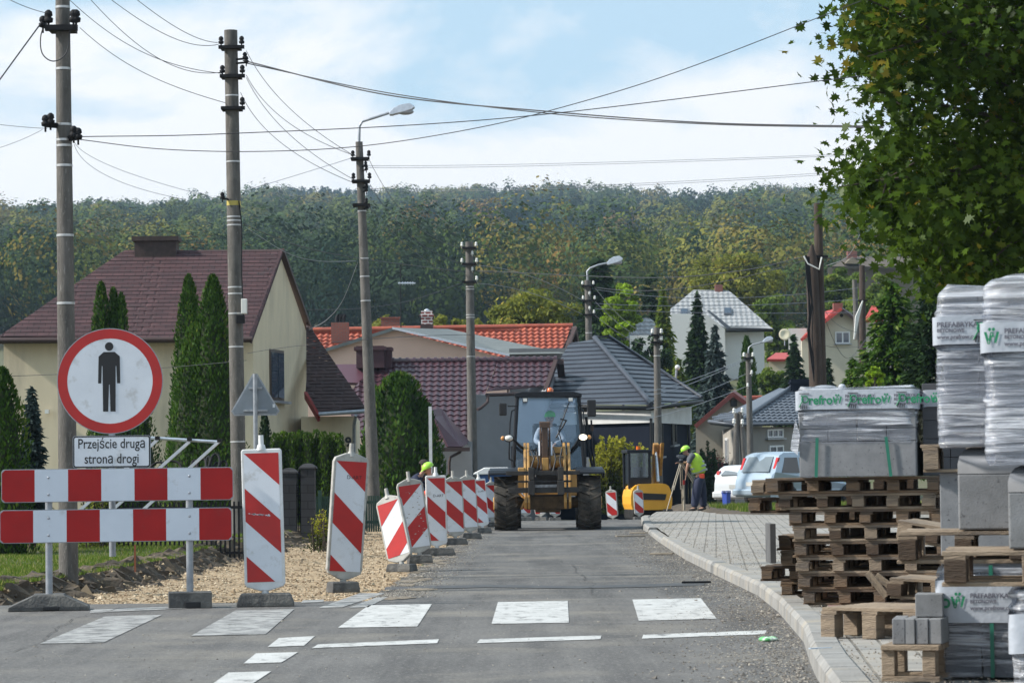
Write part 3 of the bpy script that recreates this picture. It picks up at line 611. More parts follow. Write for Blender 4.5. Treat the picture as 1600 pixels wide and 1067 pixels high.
# ---------------- poles ----------------
def arm(mbx, c, half, T=None): mbx.box(c, (half * 2, .07, .055))
def insul(mb_, p, k=1.0):
    mb_.lathe([(.012, -.04), (.012, .02), (.045, .03), (.05, .07), (.028, .085), (.045, .10), (.038, .14), (.015, .16)], 10, T=Matrix.Translation(p) @ Matrix.Scale(k, 4))
def pole(name, label, cat, top, bot, Y, r0, r1, arms, m=M_conc, straps=(), side=(), group=None, porc=None, sq=False, dz=0):
    t0 = at(top[0], top[1], Y); b0 = at(bot[0], bot[1], Y); b0.z = min(b0.z, dz if dz else b0.z)
    th = thing(name, label, cat, b0, 0, group)
    ax = lambda py: (lambda q: b0 + (t0 - b0) * ((q - b0.z) / (t0.z - b0.z)))(at((top[0] + bot[0]) / 2, py, Y).z)
    s_ = MB(); k = 7
    for i in range(k):
        pass
    s_.tube([b0 - V(0, 0, .3)] + [b0 + (t0 - b0) * i / k for i in range(1, k + 1)], [r1 + (r0 - r1) * i / k for i in range(k + 1)], 14)
    sh = s_.build('shaft', m, th, world=True)
    for (py, pl_, pr_, ins) in arms:
        c = ax(py); c.y -= r1 + .03; a = at(pl_, py, Y).x; b = at(pr_, py, Y).x
        s_ = MB(); s_.box(((a + b) / 2, c.y, c.z), (b - a, .07, .06)); s_.box((c.x, c.y + r1, c.z), (r1 * 2.6, r1 * 2.8, .05))
        am = s_.build('crossarm', M_dark, th, world=True)
        s_ = MB()
        for ip in ins: insul(s_, V(at(ip, py, Y).x, c.y, c.z + .03))
        if ins: kind(s_.build('insulator', porc or M_dark, am, world=True), 'x'); 
    if straps:
        s_ = MB()
        for py in straps:
            c = ax(py); rr = r1 + (r0 - r1) * (c.z - b0.z) / (t0.z - b0.z); d_ = (t0 - b0).normalized(); s_.cyl(c - d_ * .012, c + d_ * .012, rr + .004, n=14)
        s_.build('strap', M_strap, th, world=True)
    for (px, py) in side:
        c = ax(py); p = at(px, py, Y); p.y = c.y - r1 - .02; s_ = MB(); s_.tube([c, p], .018); insul(s_, p - V(0, 0, .03), .9); s_.build('bracket', porc or M_dark, th, world=True)
    return th, ax
pg = 'utility poles along the street'
p1, ax1 = pole('utility_pole', 'nearest thick concrete pole rising out of the top of the picture behind the round sign', 'utility pole', (96, -170), (107.5, 905), 30, .070, .104,
               [(47, 74, 124, (79, 118, 122)), (-60, 72, 124, (79, 118)), (-100, 72, 124, (79, 118))], straps=(12, 108, 195, 219, 228, 259, 368, 474), side=((74, 199), (82, 196), (118, 216), (125, 219), (70, 45)), group=pg)
p2, ax2 = pole('utility_pole', 'second concrete pole, flat topped with three iron crossarms, between the thujas and the gable', 'utility pole', (360.5, 48), (374, 822), 50, .118, .135,
               [(76, 343, 383, (347, 379)), (121, 345, 384, (349, 380)), (171, 348, 384, (380,))], straps=(150, 253, 339, 345, 352, 449, 459, 490, 542, 690), side=((384, 94), (386, 100), (349, 312)), group=pg)
s_ = MB(); s_.box(ax2(480) + V(.17, -.2, 0), (.10, .12, .26)); s_.build('junction_box', M_porc, p2, world=True, bevel=.01)
s_ = MB(); s_.box(ax2(500) + V(.10, -.15, 0), (.14, .1, .14), mi=0); s_.tube([ax2(505) + V(.15, -.15, 0), ax2(430) + V(.13, -.15, 0), ax2(350) + V(.14, -.1, 0), ax2(315) + V(.1, -.1, 0)], .012); s_.build('bracket', M_dark, p2, world=True)
s_ = MB(); c = ax2(318); s_.cyl(c - V(0, 0, .04), c + V(0, 0, .04), .125, n=14); s_.build('band', mat('yellow_band', (.45, .36, .08, 1), .6), p2, world=True)
def lamp(th, ax, pytop, path, Y, head, r=.03, hs=1.0):
    s_ = MB(); s_.tube([ax(pytop)] + [at(a, b, Y) for a, b in path], r, 8); am = s_.build('lamp_arm', M_galv, th, world=True)
    a = at(head[0], head[1], Y); b = at(head[2], head[3], Y); d = (b - a); L_ = d.length; d.normalize(); up = V(-d.z, 0, d.x); 
    s_ = MB(); prof = [(0, .03, -.045), (.12, .06, -.06), (.2, .10, -.055), (.5, .14, -.06), (.85, .12, -.05), (1, .03, -.01)]
    s_.prism([a + d * (L_ * t_) + up * (u_ * hs) - V(0, .1 * hs, 0) for t_, u_, _ in prof] + [a + d * (L_ * t_) + up * (l_ * hs) - V(0, .1 * hs, 0) for t_, _, l_ in reversed(prof)], (0, .22 * hs, 0)); s_.build('lamp_head', M_alu, am, world=True, bevel=.02)
    s_ = MB(); c = a + d * (L_ * .62) - up * (.05 * hs); s_.sphere(c, (L_ * .32, .10 * hs, .075 * hs)); s_.build('lamp_glass', glass_lamp, am, world=True)
glass_lamp = mat('lamp_glass', (.30, .30, .31, 1), .15)
p3, ax3 = pole('street_lamp_pole', 'concrete pole with crossarms carrying the nearer street lamp, left of the steep purple roof', 'street lamp', (561, 222), (585, 800), 67, .085, .155,
               [(249, 549, 578, (552, 577)), (284, 551, 579, (553, 578)), (321, 556, 574, ())], straps=(320, 330, 404, 432, 470), side=((572, 261), (573, 267), (573, 294), (573, 300), (573, 318), (574, 327)), group=pg)
lamp(p3, ax3, 224, [(561.5, 198), (566, 190), (584, 184.5), (610, 176)], 67, (608, 178, 648, 168), .032, 1.0)
p4, ax4 = pole('utility_pole', 'concrete pole with white insulators in front of the purple roof, no lamp', 'utility pole', (733, 378), (739, 760), 94, .125, .165,
               [(388, 722, 744, (722, 744)), (413, 722, 745, (722, 745)), (441, 722, 745, (745,))], porc=M_porc, straps=(448, 452, 492, 496, 557), side=((738, 398), (738, 423)), group=pg)
p5, ax5 = pole('street_lamp_pole', 'farther street lamp on a concrete pole with clustered insulators, left of the dark grey roof', 'street lamp', (918, 438), (925, 640), 112, .12, .165,
               [(447, 909, 929, (910, 927)), (470, 910, 930, (911, 929)), (492, 910, 930, (928,))], porc=M_porc, straps=(520, 566), side=((921, 460), (921, 483)), group=pg, dz=-.5)
lamp(p5, ax5, 438, [(917.5, 424), (922, 419), (935, 414), (950, 411)], 112, (948, 412, 973, 405), .04, 1.3)
p6, ax6 = pole('utility_pole', 'thin grey pole standing before the dark grey roof and navy wall', 'utility pole', (1026, 512), (1030, 800), 84, .09, .13,
               [(524, 1018, 1034, (1019, 1033)), (535, 1019, 1034, (1033,))], porc=M_porc, straps=(556,), side=((1033, 546), (1032, 530)), group=pg)
p7, ax7 = pole('street_lamp_pole', 'slim dark pole with a small arm lamp in front of the grey hip roofed house', 'street lamp', (1169, 552), (1173, 735), 92, .08, .11,
               [(560, 1161, 1177, (1162, 1176))], porc=M_porc, side=((1174, 566), (1174, 584), (1168, 604)), group=pg)
lamp(p7, ax7, 553, [(1170, 543), (1175, 539), (1193, 534)], 92, (1192, 534, 1208, 529), .025, .8)
M_wood = mat('pole_timber', (.035, .024, .019, 1), .9, (.065, .045, .035, 1), 4, .8, 30, stretch=(4, 4, .6))
p8, ax8 = pole('timber_pole', 'tall dark timber pole strapped to a second stub and hung with cables', 'utility pole', (1278, 318), (1286, 770), 62, .088, .135, [(402, 1256, 1284, ())], m=M_wood)
s_ = MB(); s_.tube([at(1281, 790, 61.8), at(1274, 560, 61.8), at(1268, 405, 61.8), at(1269, 382, 61.8)], [.16, .15, .13, .02], 10); s_.build('stub', M_wood, p8, world=True)
s_ = MB(); s_.tube([at(1256, 400, 61.5), at(1262, 412, 61.5), at(1280, 421, 61.5), at(1284, 402, 61.5)], .02); s_.build('white_cable', M_porc, p8, world=True)
rr = random.Random(4)
s_ = MB()
for i in range(7):
    x = 1256 + i * 1.6; s_.tube([at(1258 + i, 401, 61.5), at(x + 4, 430 + i * 8, 61.5), at(1268 + rr.uniform(-5, 3), 480, 61.5), at(1268 + rr.uniform(-7, 3), 525, 61.5), at(1272, 560 + i * 6, 61.5)], .012, 5)
s_.build('hanging_cables', M_dark, p8, world=True)
p9, ax9 = pole('timber_pole', 'smaller dark timber pole with pale cable bundle beside the beige gable house', 'utility pole', (1347, 415), (1348, 560), 110, .11, .14, [(470, 1343, 1351, ())], m=M_wood)
s_ = MB()
for i in range(6): s_.tube([at(1348, 470, 109.7), at(1343 - i * 1.2, 490 + i, 109.7), at(1337 - i * .5, 520 + 2 * i, 109.7)], .03, 5)
s_.build('white_cable', M_porc, p9, world=True)
p10, ax10 = pole('concrete_post', 'short weathered grey pole just left of the smaller timber pole', 'utility pole', (1335, 437), (1339, 520), 125, .1, .14, [])
af = thing('pole_pair', 'leaning pair of short grey poles joined at the top in front of the pale house', 'utility pole', at(1158, 770, 90))
for q in (([1151, 645, 1149, 775],), ([1157, 643, 1166, 775],)):
    a = q[0]; s_ = MB(); s_.cyl(at(a[2], a[3], 90), at(a[0], a[1], 90), .11, .08); s_.build('shaft', M_conc, af, world=True)
s_ = MB()
for a, b in ((1147, 647), (1160, 646), (1147, 663), (1160, 664)): insul(s_, at(a, b, 89.8), 1.2)
s_.build('insulator', M_porc, af, world=True)
gl = thing('garden_lamp', 'small white globe lamp on a bent post behind the dark grey roof', 'street lamp', at(1057, 640, 118))
s_ = MB(); s_.tube([at(1056, 640, 118), at(1056, 590, 118), at(1057, 578, 118)], .05); s_.build('post', M_galv, gl, world=True)
s_ = MB(); s_.sphere(at(1058.5, 574, 118), .11); s_.build('lamp_globe', M_porc, gl, world=True)
for o in list(bpy.data.objects):
    if o.get('kind') == 'x': del o['kind']
# ---------------- wires ----------------
M_wire = mat('wire_dark', (.03, .03, .035, 1), .6); M_wirel = mat('wire_grey', (.22, .23, .26, 1), .5)
ORD = ['topmost', 'second', 'third', 'fourth', 'fifth', 'lowest']
def wire(pts, w, label, light=False, group='overhead wires', n=22, name='overhead_wire'):
    # pts: (px,py,Y) control points; smooth quadratic/cubic through them (Catmull-Rom in world space)
    P = [at(*p) for p in pts]
    if len(P) == 3:   # quadratic through middle
        c = P[1] * 2 - (P[0] + P[2]) * .5; Q = [P[0] * (1 - t) ** 2 + c * (2 * t * (1 - t)) + P[2] * t * t for t in [i / n for i in range(n + 1)]]
    elif len(P) == 2: Q = P
    else:
        Q = []; E = [P[0] * 2 - P[1]] + P + [P[-1] * 2 - P[-2]]
        for i in range(1, len(E) - 2):
            for k in range(10):
                t = k / 10; Q.append(.5 * ((2 * E[i]) + (E[i + 1] - E[i - 1]) * t + (2 * E[i - 1] - 5 * E[i] + 4 * E[i + 1] - E[i + 2]) * t * t + (3 * E[i] - E[i - 1] - 3 * E[i + 1] + E[i + 2]) * t ** 3))
        Q.append(P[-1])
    rad = [.5 * w / S(max(q.y, 5)) for q in Q]
    org = Q[0]; s_ = MB(); s_.tube([q for q in Q], rad, 5, caps=False); 
    e = s_; e.v = [v - org for v in e.v]; o = e.build(name, M_wirel if light else M_wire); o.location = org
    return tag(o, label, 'wire', group)
k = [([(140, -62, 30), (275, 43, 43), (340, 67, 50)]), ([(100, -60, 30), (260, 55, 43), (341, 70, 50)]), ([(60, -100, 30), (235, 84, 43), (345, 113.5, 50)]), ([(60, -50, 30), (215, 78, 43), (346, 115, 50)]), ([(125, 44, 30), (235, 119, 43), (352, 161, 50)])]
for i, q in enumerate(k): wire(q, 1.1, ORD[i] + ' of the thin wires sagging between the nearest and second concrete poles')
k = [([(385, 80, 50), (455, 172, 58), (552, 243, 67)]), ([(385, 118, 50), (455, 195, 58), (556, 244, 67)]), ([(385, 122, 50), (455, 213, 58), (553, 281, 67)]), ([(376, 145, 50), (445, 228, 58), (553, 286, 67)]), ([(378, 299, 50), (450, 278, 58), (550, 247, 67)])]
for i, q in enumerate(k): wire(q, .95, ORD[i] + ' of the wires between the second concrete pole and the nearer street lamp' if i < 4 else 'wire climbing from the yellow band on the second pole to the nearer street lamp', light=(i == 4))
k = [([(577, 250, 67), (648, 350, 80), (722, 388, 94)]), ([(578, 288, 67), (648, 374, 80), (722, 412, 94)]), ([(575, 322, 67), (650, 395, 80), (722, 440, 94)])]
for i, q in enumerate(k): wire(q, .8, ORD[i] + ' of the wires from the nearer street lamp down to the pole with white insulators')
wire([(120, 214, 30), (360, 209, 30), (800, 184, 30), (1345, 119, 30)], 1.5, 'upper dark cable crossing the whole sky from the nearest pole to the maple')
wire([(122, 218, 30), (250, 233, 29.8), (400, 237, 29.5), (560, 229, 29.5), (720, 205, 29), (860, 173, 29), (1060, 112, 29), (1345, 2, 29)], 1.4, 'lower cable from the nearest pole that dips and then climbs to the top right corner')
wire([(380, 95, 50), (600, 148, 46), (850, 174, 42), (1100, 192, 38), (1380, 198, 34)], 2.2, 'thickest dark cable from the second pole across the sky to the maple')
wire([(384, 99, 50), (600, 144.5, 46), (850, 177, 42), (1100, 194, 38), (1380, 200, 34)], 1.8, 'twin of the thickest cable running just beside it from the second pole')
wire([(-20, 152, 28), (25, 90, 29), (72, 26, 30)], 2.4, 'thick black cable in the top left corner reaching the nearest pole')
wire([(0, -8, 28), (40, 11, 29), (78, 22, 30)], 1.1, 'thin wire in the top left corner above the thick black cable')
wire([(76, 28, 29.85), (64, 55, 29.85), (66, 84, 29.85), (84, 96, 29.85), (104, 82, 29.85), (110, 40, 29.85)], 2.0, 'drooping black loop of cable around the nearest concrete pole')
wire([(-10, 194, 30), (40, 199, 30), (74, 201, 30)], 1.0, 'upper thin wire at the left edge meeting the nearest pole', True)
wire([(-10, 234, 30), (30, 220, 30), (66, 203, 30)], .9, 'lower thin wire at the left edge meeting the nearest pole', True)
wire([(116, 222, 30), (200, 270, 42), (330, 308, 60)], .8, 'upper of two faint wires sloping down right from the nearest pole to the forest', True)
wire([(116, 226, 30), (185, 283, 42), (290, 312, 60)], .8, 'lower of two faint wires sloping down right from the nearest pole to the forest', True)
for i, (a, b) in enumerate(((259, 238), (262, 240), (295, 263), (298, 266))):
    wire([(574, a, 67), (900, a - 4, 66), (1400, b, 64)], .75, ORD[i] + ' of the faint level wires against the sky right of the nearer lamp', True)
wire([(383, 351, 50), (460, 382, 56), (563, 404, 67), (720, 424, 94)], 1.3, 'dark cable from the second pole past the nearer lamp pole to the insulator pole')
wire([(385, 356, 50), (450, 396, 56), (500, 408, 60), (556, 408, 67)], .9, 'pale cable sagging just below the dark one left of the nearer lamp pole', True)
wire([(559, 410, 67), (535, 470, 69), (510, 500, 72), (483, 515, 78)], 1.0, 'pale cable drooping from the nearer lamp pole to the gable roof', True)
wire([(480, 484, 80), (560, 482, 84), (640, 470, 89), (720, 443, 94)], 1.2, 'dark cable above the orange roof ending at the insulator pole')
wire([(387, 552, 73), (563, 531, 66), (735, 523, 94)], .9, 'thin cable running across the cream gable and the pink wall')
wire([(0, 588, 60), (180, 580, 58), (385, 563, 50)], .9, 'thin cable across the cream wall behind the round sign')
for i, (a, b, c_) in enumerate(((388, 402, 449), (413, 426, 470), (423, 434, 480), (441, 452, 492))):
    wire([(746, a + 2, 94), (830, b + 6, 103), (911, c_, 112)], .8, ORD[i] + ' of the wires between the insulator pole and the farther street lamp', i % 2 == 1)
wire([(742, 423, 94), (1000, 434, 80), (1150, 424, 70), (1257, 401, 62)], 1.3, 'dark cable sweeping from the insulator pole up to the tall timber pole')
wire([(930, 449, 112), (1050, 452, 90), (1255, 408, 62)], 1.0, 'lower dark cable from the farther lamp to the tall timber pole')
for i, (a, b, c_) in enumerate(((404, 420, 400), (452, 466, 452), (474, 478, 470), (482, 489, 490))):
    wire([(929, a + 20 if i == 0 else a, 112), (1120, b, 116), (1340, c_ - 2, 120)], .8, ORD[i] + ' of the level wires crossing before the white roofed house', i != 0)
for i, (a, b, c_) in enumerate(((449, 500, 524), (470, 512, 531), (492, 525, 541))):
    wire([(929, a, 112), (975, b, 98), (1019, c_, 84)], .8, ORD[i] + ' of the short wires between the farther lamp and the thin grey pole')
for i, (a, c_) in enumerate(((590, 560), (596, 562), (617, 584), (632, 604))):
    wire([(1010, a + 22, 80), (1075, a + 5, 86), (1166, c_, 92)], .9, ORD[i] + ' of the wires rising right from the dark grey roof to the slim dark pole', True)
wire([(1290, 401, 62), (1320, 404, 60), (1420, 398, 50)], 1.1, 'dark cable from the tall timber pole into the maple')
wire([(1290, 416, 62), (1325, 400, 58), (1352, 350, 50), (1380, 320, 45)], .9, 'pale cable curving up from the tall timber pole into the maple', True)
wire([(1284, 430, 62), (1290, 500, 70), (1325, 560, 90), (1360, 520, 108)], .8, 'slack dark cable looping in front of the beige gable house')
wire([(1284, 440, 62), (1300, 500, 80), (1345, 520, 108)], .7, 'upper slack cable hanging across the beige gable house')
wire([(1290, 540, 62), (1320, 543, 80), (1360, 540, 100)], .7, 'level dark cable under the window of the beige gable house')
# ---------------- building helpers ----------------
def wallprism(foot, z0, tops, m, parent, name='wall'):
    n = len(foot); s_ = MB(); s_.add([(x, y, z0) for x, y in foot] + [(x, y, z) for (x, y), z in zip(foot, tops)], [tuple(reversed(range(n)))] + [(i, (i + 1) % n, n + (i + 1) % n, n + i) for i in range(n)])
    # cap as a fan from the centroid
    cx_ = sum(p[0] for p in foot) / n; cy_ = sum(p[1] for p in foot) / n; cz_ = sum(tops) / n
    s_.add([(x, y, z) for (x, y), z in zip(foot, tops)] + [(cx_, cy_, cz_)], [(i, (i + 1) % n, n) for i in range(n)])
    return s_.build(name, m, parent, world=True)
def slab(pts, th, m, parent, name='roof'):
    P = [Vector(p) for p in pts]; nn = (P[1] - P[0]).cross(P[2] - P[0]).normalized()
    if nn.z < 0: nn = -nn
    s_ = MB(); s_.prism(P, -nn * th); return s_.build(name, m, parent, world=True)
def rplane(px, py, Y, slope, az=0):
    # roof plane through a ridge point, falling towards direction az (0 = towards the camera, + = to the right)
    p0 = at(px, py, Y); d = V(math.sin(R(az)), -math.cos(R(az)), 0); n = V(d.x * slope, d.y * slope, 1).normalized(); return p0, n
def tiled(poly, tw, tl, amp, step, m, parent, name='tiles', sub=6, prof='wave'):
    P = [Vector(p) for p in poly]; n = (P[1] - P[0]).cross(P[2] - P[0]).normalized(); n = -n if n.z < 0 else n
    up = (V(0, 0, 1) - n * n.z).normalized(); u = up.cross(n).normalized(); o = P[0]
    q = [((p - o).dot(u), (p - o).dot(up)) for p in P]; v0 = min(b for a, b in q); v1 = max(b for a, b in q)
    def span(v):
        xs_ = []
        for i in range(len(q)):
            a, b = q[i], q[(i + 1) % len(q)]
            if (a[1] - v) * (b[1] - v) <= 0 and a[1] != b[1]: xs_.append(a[0] + (b[0] - a[0]) * (v - a[1]) / (b[1] - a[1]))
        return (min(xs_), max(xs_)) if xs_ else (0, 0)
    s_ = MB(); nv = int(math.ceil((v1 - v0) / tl)); du = tw / sub
    for j in range(nv):
        a = v0 + j * tl + 1e-4; b = min(v0 + (j + 1) * tl, v1 - 1e-4)
        if b <= a: continue
        A = span(a); B = span(b); lo = min(A[0], B[0]); hi = max(A[1], B[1]); ks = np.arange(math.floor(lo / du), math.ceil(hi / du) + 1)
        vs = []; sh = (j % 2) * .5 if prof == 'shingle' else 0
        for vv, sp, hh in ((a, A, 0.0), (a, A, step), (b, B, 0)):
            for kk in ks:
                x = min(max(kk * du, sp[0]), sp[1]); ph = (x / tw + sh) % 1
                w = amp * (.5 - .5 * math.cos(2 * math.pi * ph)) if prof == 'wave' else (0 if ph > .06 else -amp)
                vs.append(o + u * x + up * vv + n * (hh + w * (1 if hh or vv != a else 1)))
        L_ = len(ks); s_.add(vs, [(r_ * L_ + i, r_ * L_ + i + 1, (r_ + 1) * L_ + i + 1, (r_ + 1) * L_ + i) for r_ in range(2) for i in range(L_ - 1)], 0, False)
    o_ = s_.build(name, m, parent, world=True); return o_
M_glass = mat('window_glass', (.05, .07, .10, 1), .08, spec=.9)
M_pvc = mat('window_frame', (.62, .63, .64, 1), .5)
M_brownf = mat('window_frame_brown', (.06, .04, .03, 1), .5)
def window(c, u, w, h, parent, frame=M_pvc, mull=1, n=None, ft=.07, sill=True, glass=None):
    u = Vector(u).normalized(); n = V(u.y, -u.x, 0)
    if n.y > .6: n = -n
    s_ = MB()
    def bar(cx_, cz_, ww, hh, d0=.0, d1=.06, M=s_):
        p = [c + u * (cx_ + a * ww / 2) + V(0, 0, cz_ + b * hh / 2) + n * d0 for a, b in ((-1, -1), (1, -1), (1, 1), (-1, 1))]; M.prism(p, n * (d1 - d0))
    bar(-w / 2 + ft / 2, 0, ft, h); bar(w / 2 - ft / 2, 0, ft, h); bar(0, h / 2 - ft / 2, w - 2 * ft, ft); bar(0, -h / 2 + ft / 2, w - 2 * ft, ft)
    for i in range(mull): bar(-w / 2 + w * (i + 1) / (mull + 1), 0, ft * 1.2, h - 2 * ft)
    wn = s_.build('window', frame, parent, world=True)
    g = MB(); bar(0, 0, w - ft, h - ft, .005, .03, g); g.build('pane', glass or M_glass, wn, world=True)
    if sill: g = MB(); bar(0, -h / 2 - .04, w + .16, .05, 0, .14, g); g.build('sill', M_galv, wn, world=True)
    return wn
def brick(mb_, c, d): mb_.box(c, d)
def bump_brick(name, c1, c2, mort, bw=.22, rh=.075, ms=.012):
    m = bpy.data.materials.new(name); m.use_nodes = True; t = m.node_tree; p = t.nodes['Principled BSDF']; p.inputs['Roughness'].default_value = .85
    c = N(t, 'ShaderNodeTexCoord'); mpn = N(t, 'ShaderNodeMapping'); mpn.inputs['Rotation'].default_value = (R(90), 0, 0)
    br = N(t, 'ShaderNodeTexBrick', i_Scale=1.0); br.inputs['Brick Width'].default_value = bw; br.inputs['Row Height'].default_value = rh; br.inputs['Mortar Size'].default_value = ms
    br.inputs['Color1'].default_value = c1; br.inputs['Color2'].default_value = c2; br.inputs['Mortar'].default_value = mort
    t.links.new(c.outputs['Object'], mpn.inputs[0]); t.links.new(mpn.outputs[0], br.inputs['Vector']); t.links.new(br.outputs[0], p.inputs['Base Color']); return m
M_cream = mat('cream_stucco', (.66, .56, .40, 1), .9, (.60, .51, .36, 1), 1.5, .3, 60, dirt=(.38, .33, .25, 1), dscale=.8, dlo=.50, dhi=.78, stretch=(1.5, 1.5, .35))
M_shin = mat('shingle_brown', (.050, .021, .025, 1), .85, (.078, .033, .036, 1), 2.2, .4, 60, dirt=(.045, .028, .03, 1), dscale=5, dlo=.55, dhi=.7)
def shingle_tabs(m, w, h, dark):
    t = m.node_tree; p = t.nodes['Principled BSDF']; src = p.inputs['Base Color'].links[0].from_socket; c = N(t, 'ShaderNodeTexCoord'); mp_ = N(t, 'ShaderNodeMapping'); mp_.inputs['Rotation'].default_value = (R(-40), 0, 0)
    br = N(t, 'ShaderNodeTexBrick', i_Scale=1.0, offset=.5); br.inputs['Brick Width'].default_value = w; br.inputs['Row Height'].default_value = h; br.inputs['Mortar Size'].default_value = .016; br.inputs['Mortar Smooth'].default_value = .3
    br.inputs['Color1'].default_value = (1, 1, 1, 1); br.inputs['Color2'].default_value = (.72, .72, .75, 1); br.inputs['Mortar'].default_value = dark
    mx_ = N(t, 'ShaderNodeMix', data_type='RGBA', blend_type='MULTIPLY'); mx_.inputs[0].default_value = 1; t.links.new(c.outputs['Object'], mp_.inputs[0]); t.links.new(mp_.outputs[0], br.inputs['Vector']); t.links.new(src, mx_.inputs[6]); t.links.new(br.outputs[0], mx_.inputs[7]); t.links.new(mx_.outputs[2], p.inputs['Base Color'])
shingle_tabs(M_shin, .30, .15, (.38, .35, .38, 1))
M_shind = mat('shingle_dark', (.040, .024, .024, 1), .9, (.06, .036, .035, 1), 2, .4, 60)
M_trim = mat('brown_trim', (.045, .024, .022, 1), .7)
# ---- house with the big hip roof ----
def corner(px, Y, z=0): p = at(px, 600, Y); return (p.x, p.y)
h1 = thing('house', 'large cream house with a big brown shingle hip roof, behind the round sign', 'house', (*corner(395, 75), -.3))
zE = at(395, 528, 75).z; zEr = at(487, 523, 81).z; zR = at(440, 397, 78).z
A = corner(396, 75); Gm = corner(440, 78); Rr = corner(481, 81); Lf = corner(6, 75); 
wallprism([Lf, A, Gm, Rr, (Lf[0], 81)], -.3, [zE, zE, zR - .05, zEr, zE], M_cream, h1)
pa = rplane(440, 392, 78, 1); e1 = at(392, 529, 74.5); rT = at(442, 389, 78)
nrm = (at(-8, 531, 74.5) - e1).cross(rT - e1).normalized()
op = lambda px, py: onplane(px, py, e1, nrm)
E = [op(-8, 531), op(390, 529), op(442, 389.5), op(195, 392)]
slab(E, .12, M_trim, h1, 'roof_deck')
tiled([p + V(0, -.01, .02) for p in E], .42, .19, .012, .012, M_shin, h1, 'roof', 10, 'shingle')
hipB = V(E[0].x, 82, E[0].z); slab([E[0], E[3], hipB], .1, M_shin, h1, 'roof')
rk = [at(442, 388, 78) + V(-.5, .05, 0), at(442, 388, 78) + V(.12, .0, 0), at(492, 524, 81.5) + V(.05, 0, 0), at(492, 524, 81.5) + V(-.8, .0, 0)]
slab([at(436, 389, 77.95), at(444, 388, 77.95), at(492, 523, 81.6), at(482, 523, 81.6)], .16, M_trim, h1, 'verge_board')
slab([at(442.5, 390, 77.9), at(438, 390, 77.9), at(388, 528, 74.3), at(393, 531, 74.3)], .12, M_shin, h1, 'verge_board')
s_ = MB(); s_.tube([at(-8, 532, 74.35), at(394, 530, 74.35)], .065, 8); s_.build('gutter', M_trim, h1, world=True)
c = at(245, 386, 78); s_ = MB(); s_.box(c + V(0, 0, -.1), (1.12, .7, .55)); s_.box(c + V(0, 0, .2), (1.26, .84, .12)); s_.build('chimney', mat('chimney_dark', (.035, .024, .022, 1), .9, (.06, .04, .035, 1), 8), h1, world=True)
ud = V(Rr[0] - A[0], Rr[1] - A[1], 0).normalized()
c = at(434, 586, 77.4); u_ = ud; fA = V(*A, 0); tpar = (c - fA).dot(ud); c2 = fA + ud * tpar; c2.z = c.z
nn = V(ud.y, -ud.x, 0)
s_ = MB()
p = [c2 + ud * a + V(0, 0, b) + nn * .005 for a, b in ((-.75, -.68), (.75, -.68), (.75, .68), (-.75, .68))]; s_.prism(p, nn * .03); wn = s_.build('window', M_brownf, h1, world=True)
s_ = MB(); p = [c2 + ud * a + V(0, 0, b) + nn * .04 for a, b in ((-.66, -.6), (-.05, -.6), (-.05, .6), (-.66, .6))]; s_.prism(p, nn * .02); s_.build('pane', M_glass, wn, world=True)
s_ = MB(); p = [c2 + ud * a + V(0, 0, b) + nn * .04 for a, b in ((.05, -.6), (.66, -.6), (.66, .6), (.05, .6))]; s_.prism(p, nn * .02); s_.build('pane', M_glass, wn, world=True)
s_ = MB(); p = [c2 + ud * a + V(0, 0, b) for a, b in ((-.9, -.76), (.9, -.76), (.9, -.70), (-.9, -.70))]; s_.prism(p, nn * .2); s_.build('sill', M_galv, wn, world=True)
# lower wing
zW = at(498, 650, 78).z; f_ = [corner(470, 78.6), corner(556, 78.6), corner(562, 86), corner(478, 86)]
wallprism(f_, -.3, [zW] * 4, M_cream, h1, 'wing_wall')
slab([at(477, 616, 78.5), at(498, 645, 77.8), at(573, 640, 77.8), at(530, 590, 79.8), at(482, 543, 81.5)], .10, M_shind, h1, 'wing_roof')
tiled([at(479, 614, 78.4), at(498, 643, 77.75), at(572, 638, 77.75), at(483, 542, 81.5)], .4, .15, .02, .02, M_shind, h1, 'wing_shingles', 6, 'shingle')
slab([at(475, 612, 78.4), at(480, 612, 78.4), at(500, 646, 77.7), at(496, 648, 77.7)], .25, mat('verge_red', (.22, .02, .018, 1), .6), h1, 'verge_board')
s_ = MB(); s_.tube([at(498, 647, 77.6), at(574, 642, 77.6)], .055, 8); s_.tube([at(556, 648, 77.6), at(553, 665, 78.4), at(553, 780, 78.4)], .045, 8); s_.build('gutter', M_galv, h1, world=True)
s_ = MB(); vs, fs = textmesh('9', .36, .012); p = at(544, 691, 78.5); s_.add([(v[0] + p.x, 78.53, v[2] + p.z) for v in vs], fs); s_.build('house_number', M_ink, h1, world=True)
s_ = MB(); s_.sphere(at(402, 594, 74.8), .07); s_.box(at(74, 643, 74.85), (.1, .2, .1)); s_.build('wall_lamp', M_porc, h1, world=True)
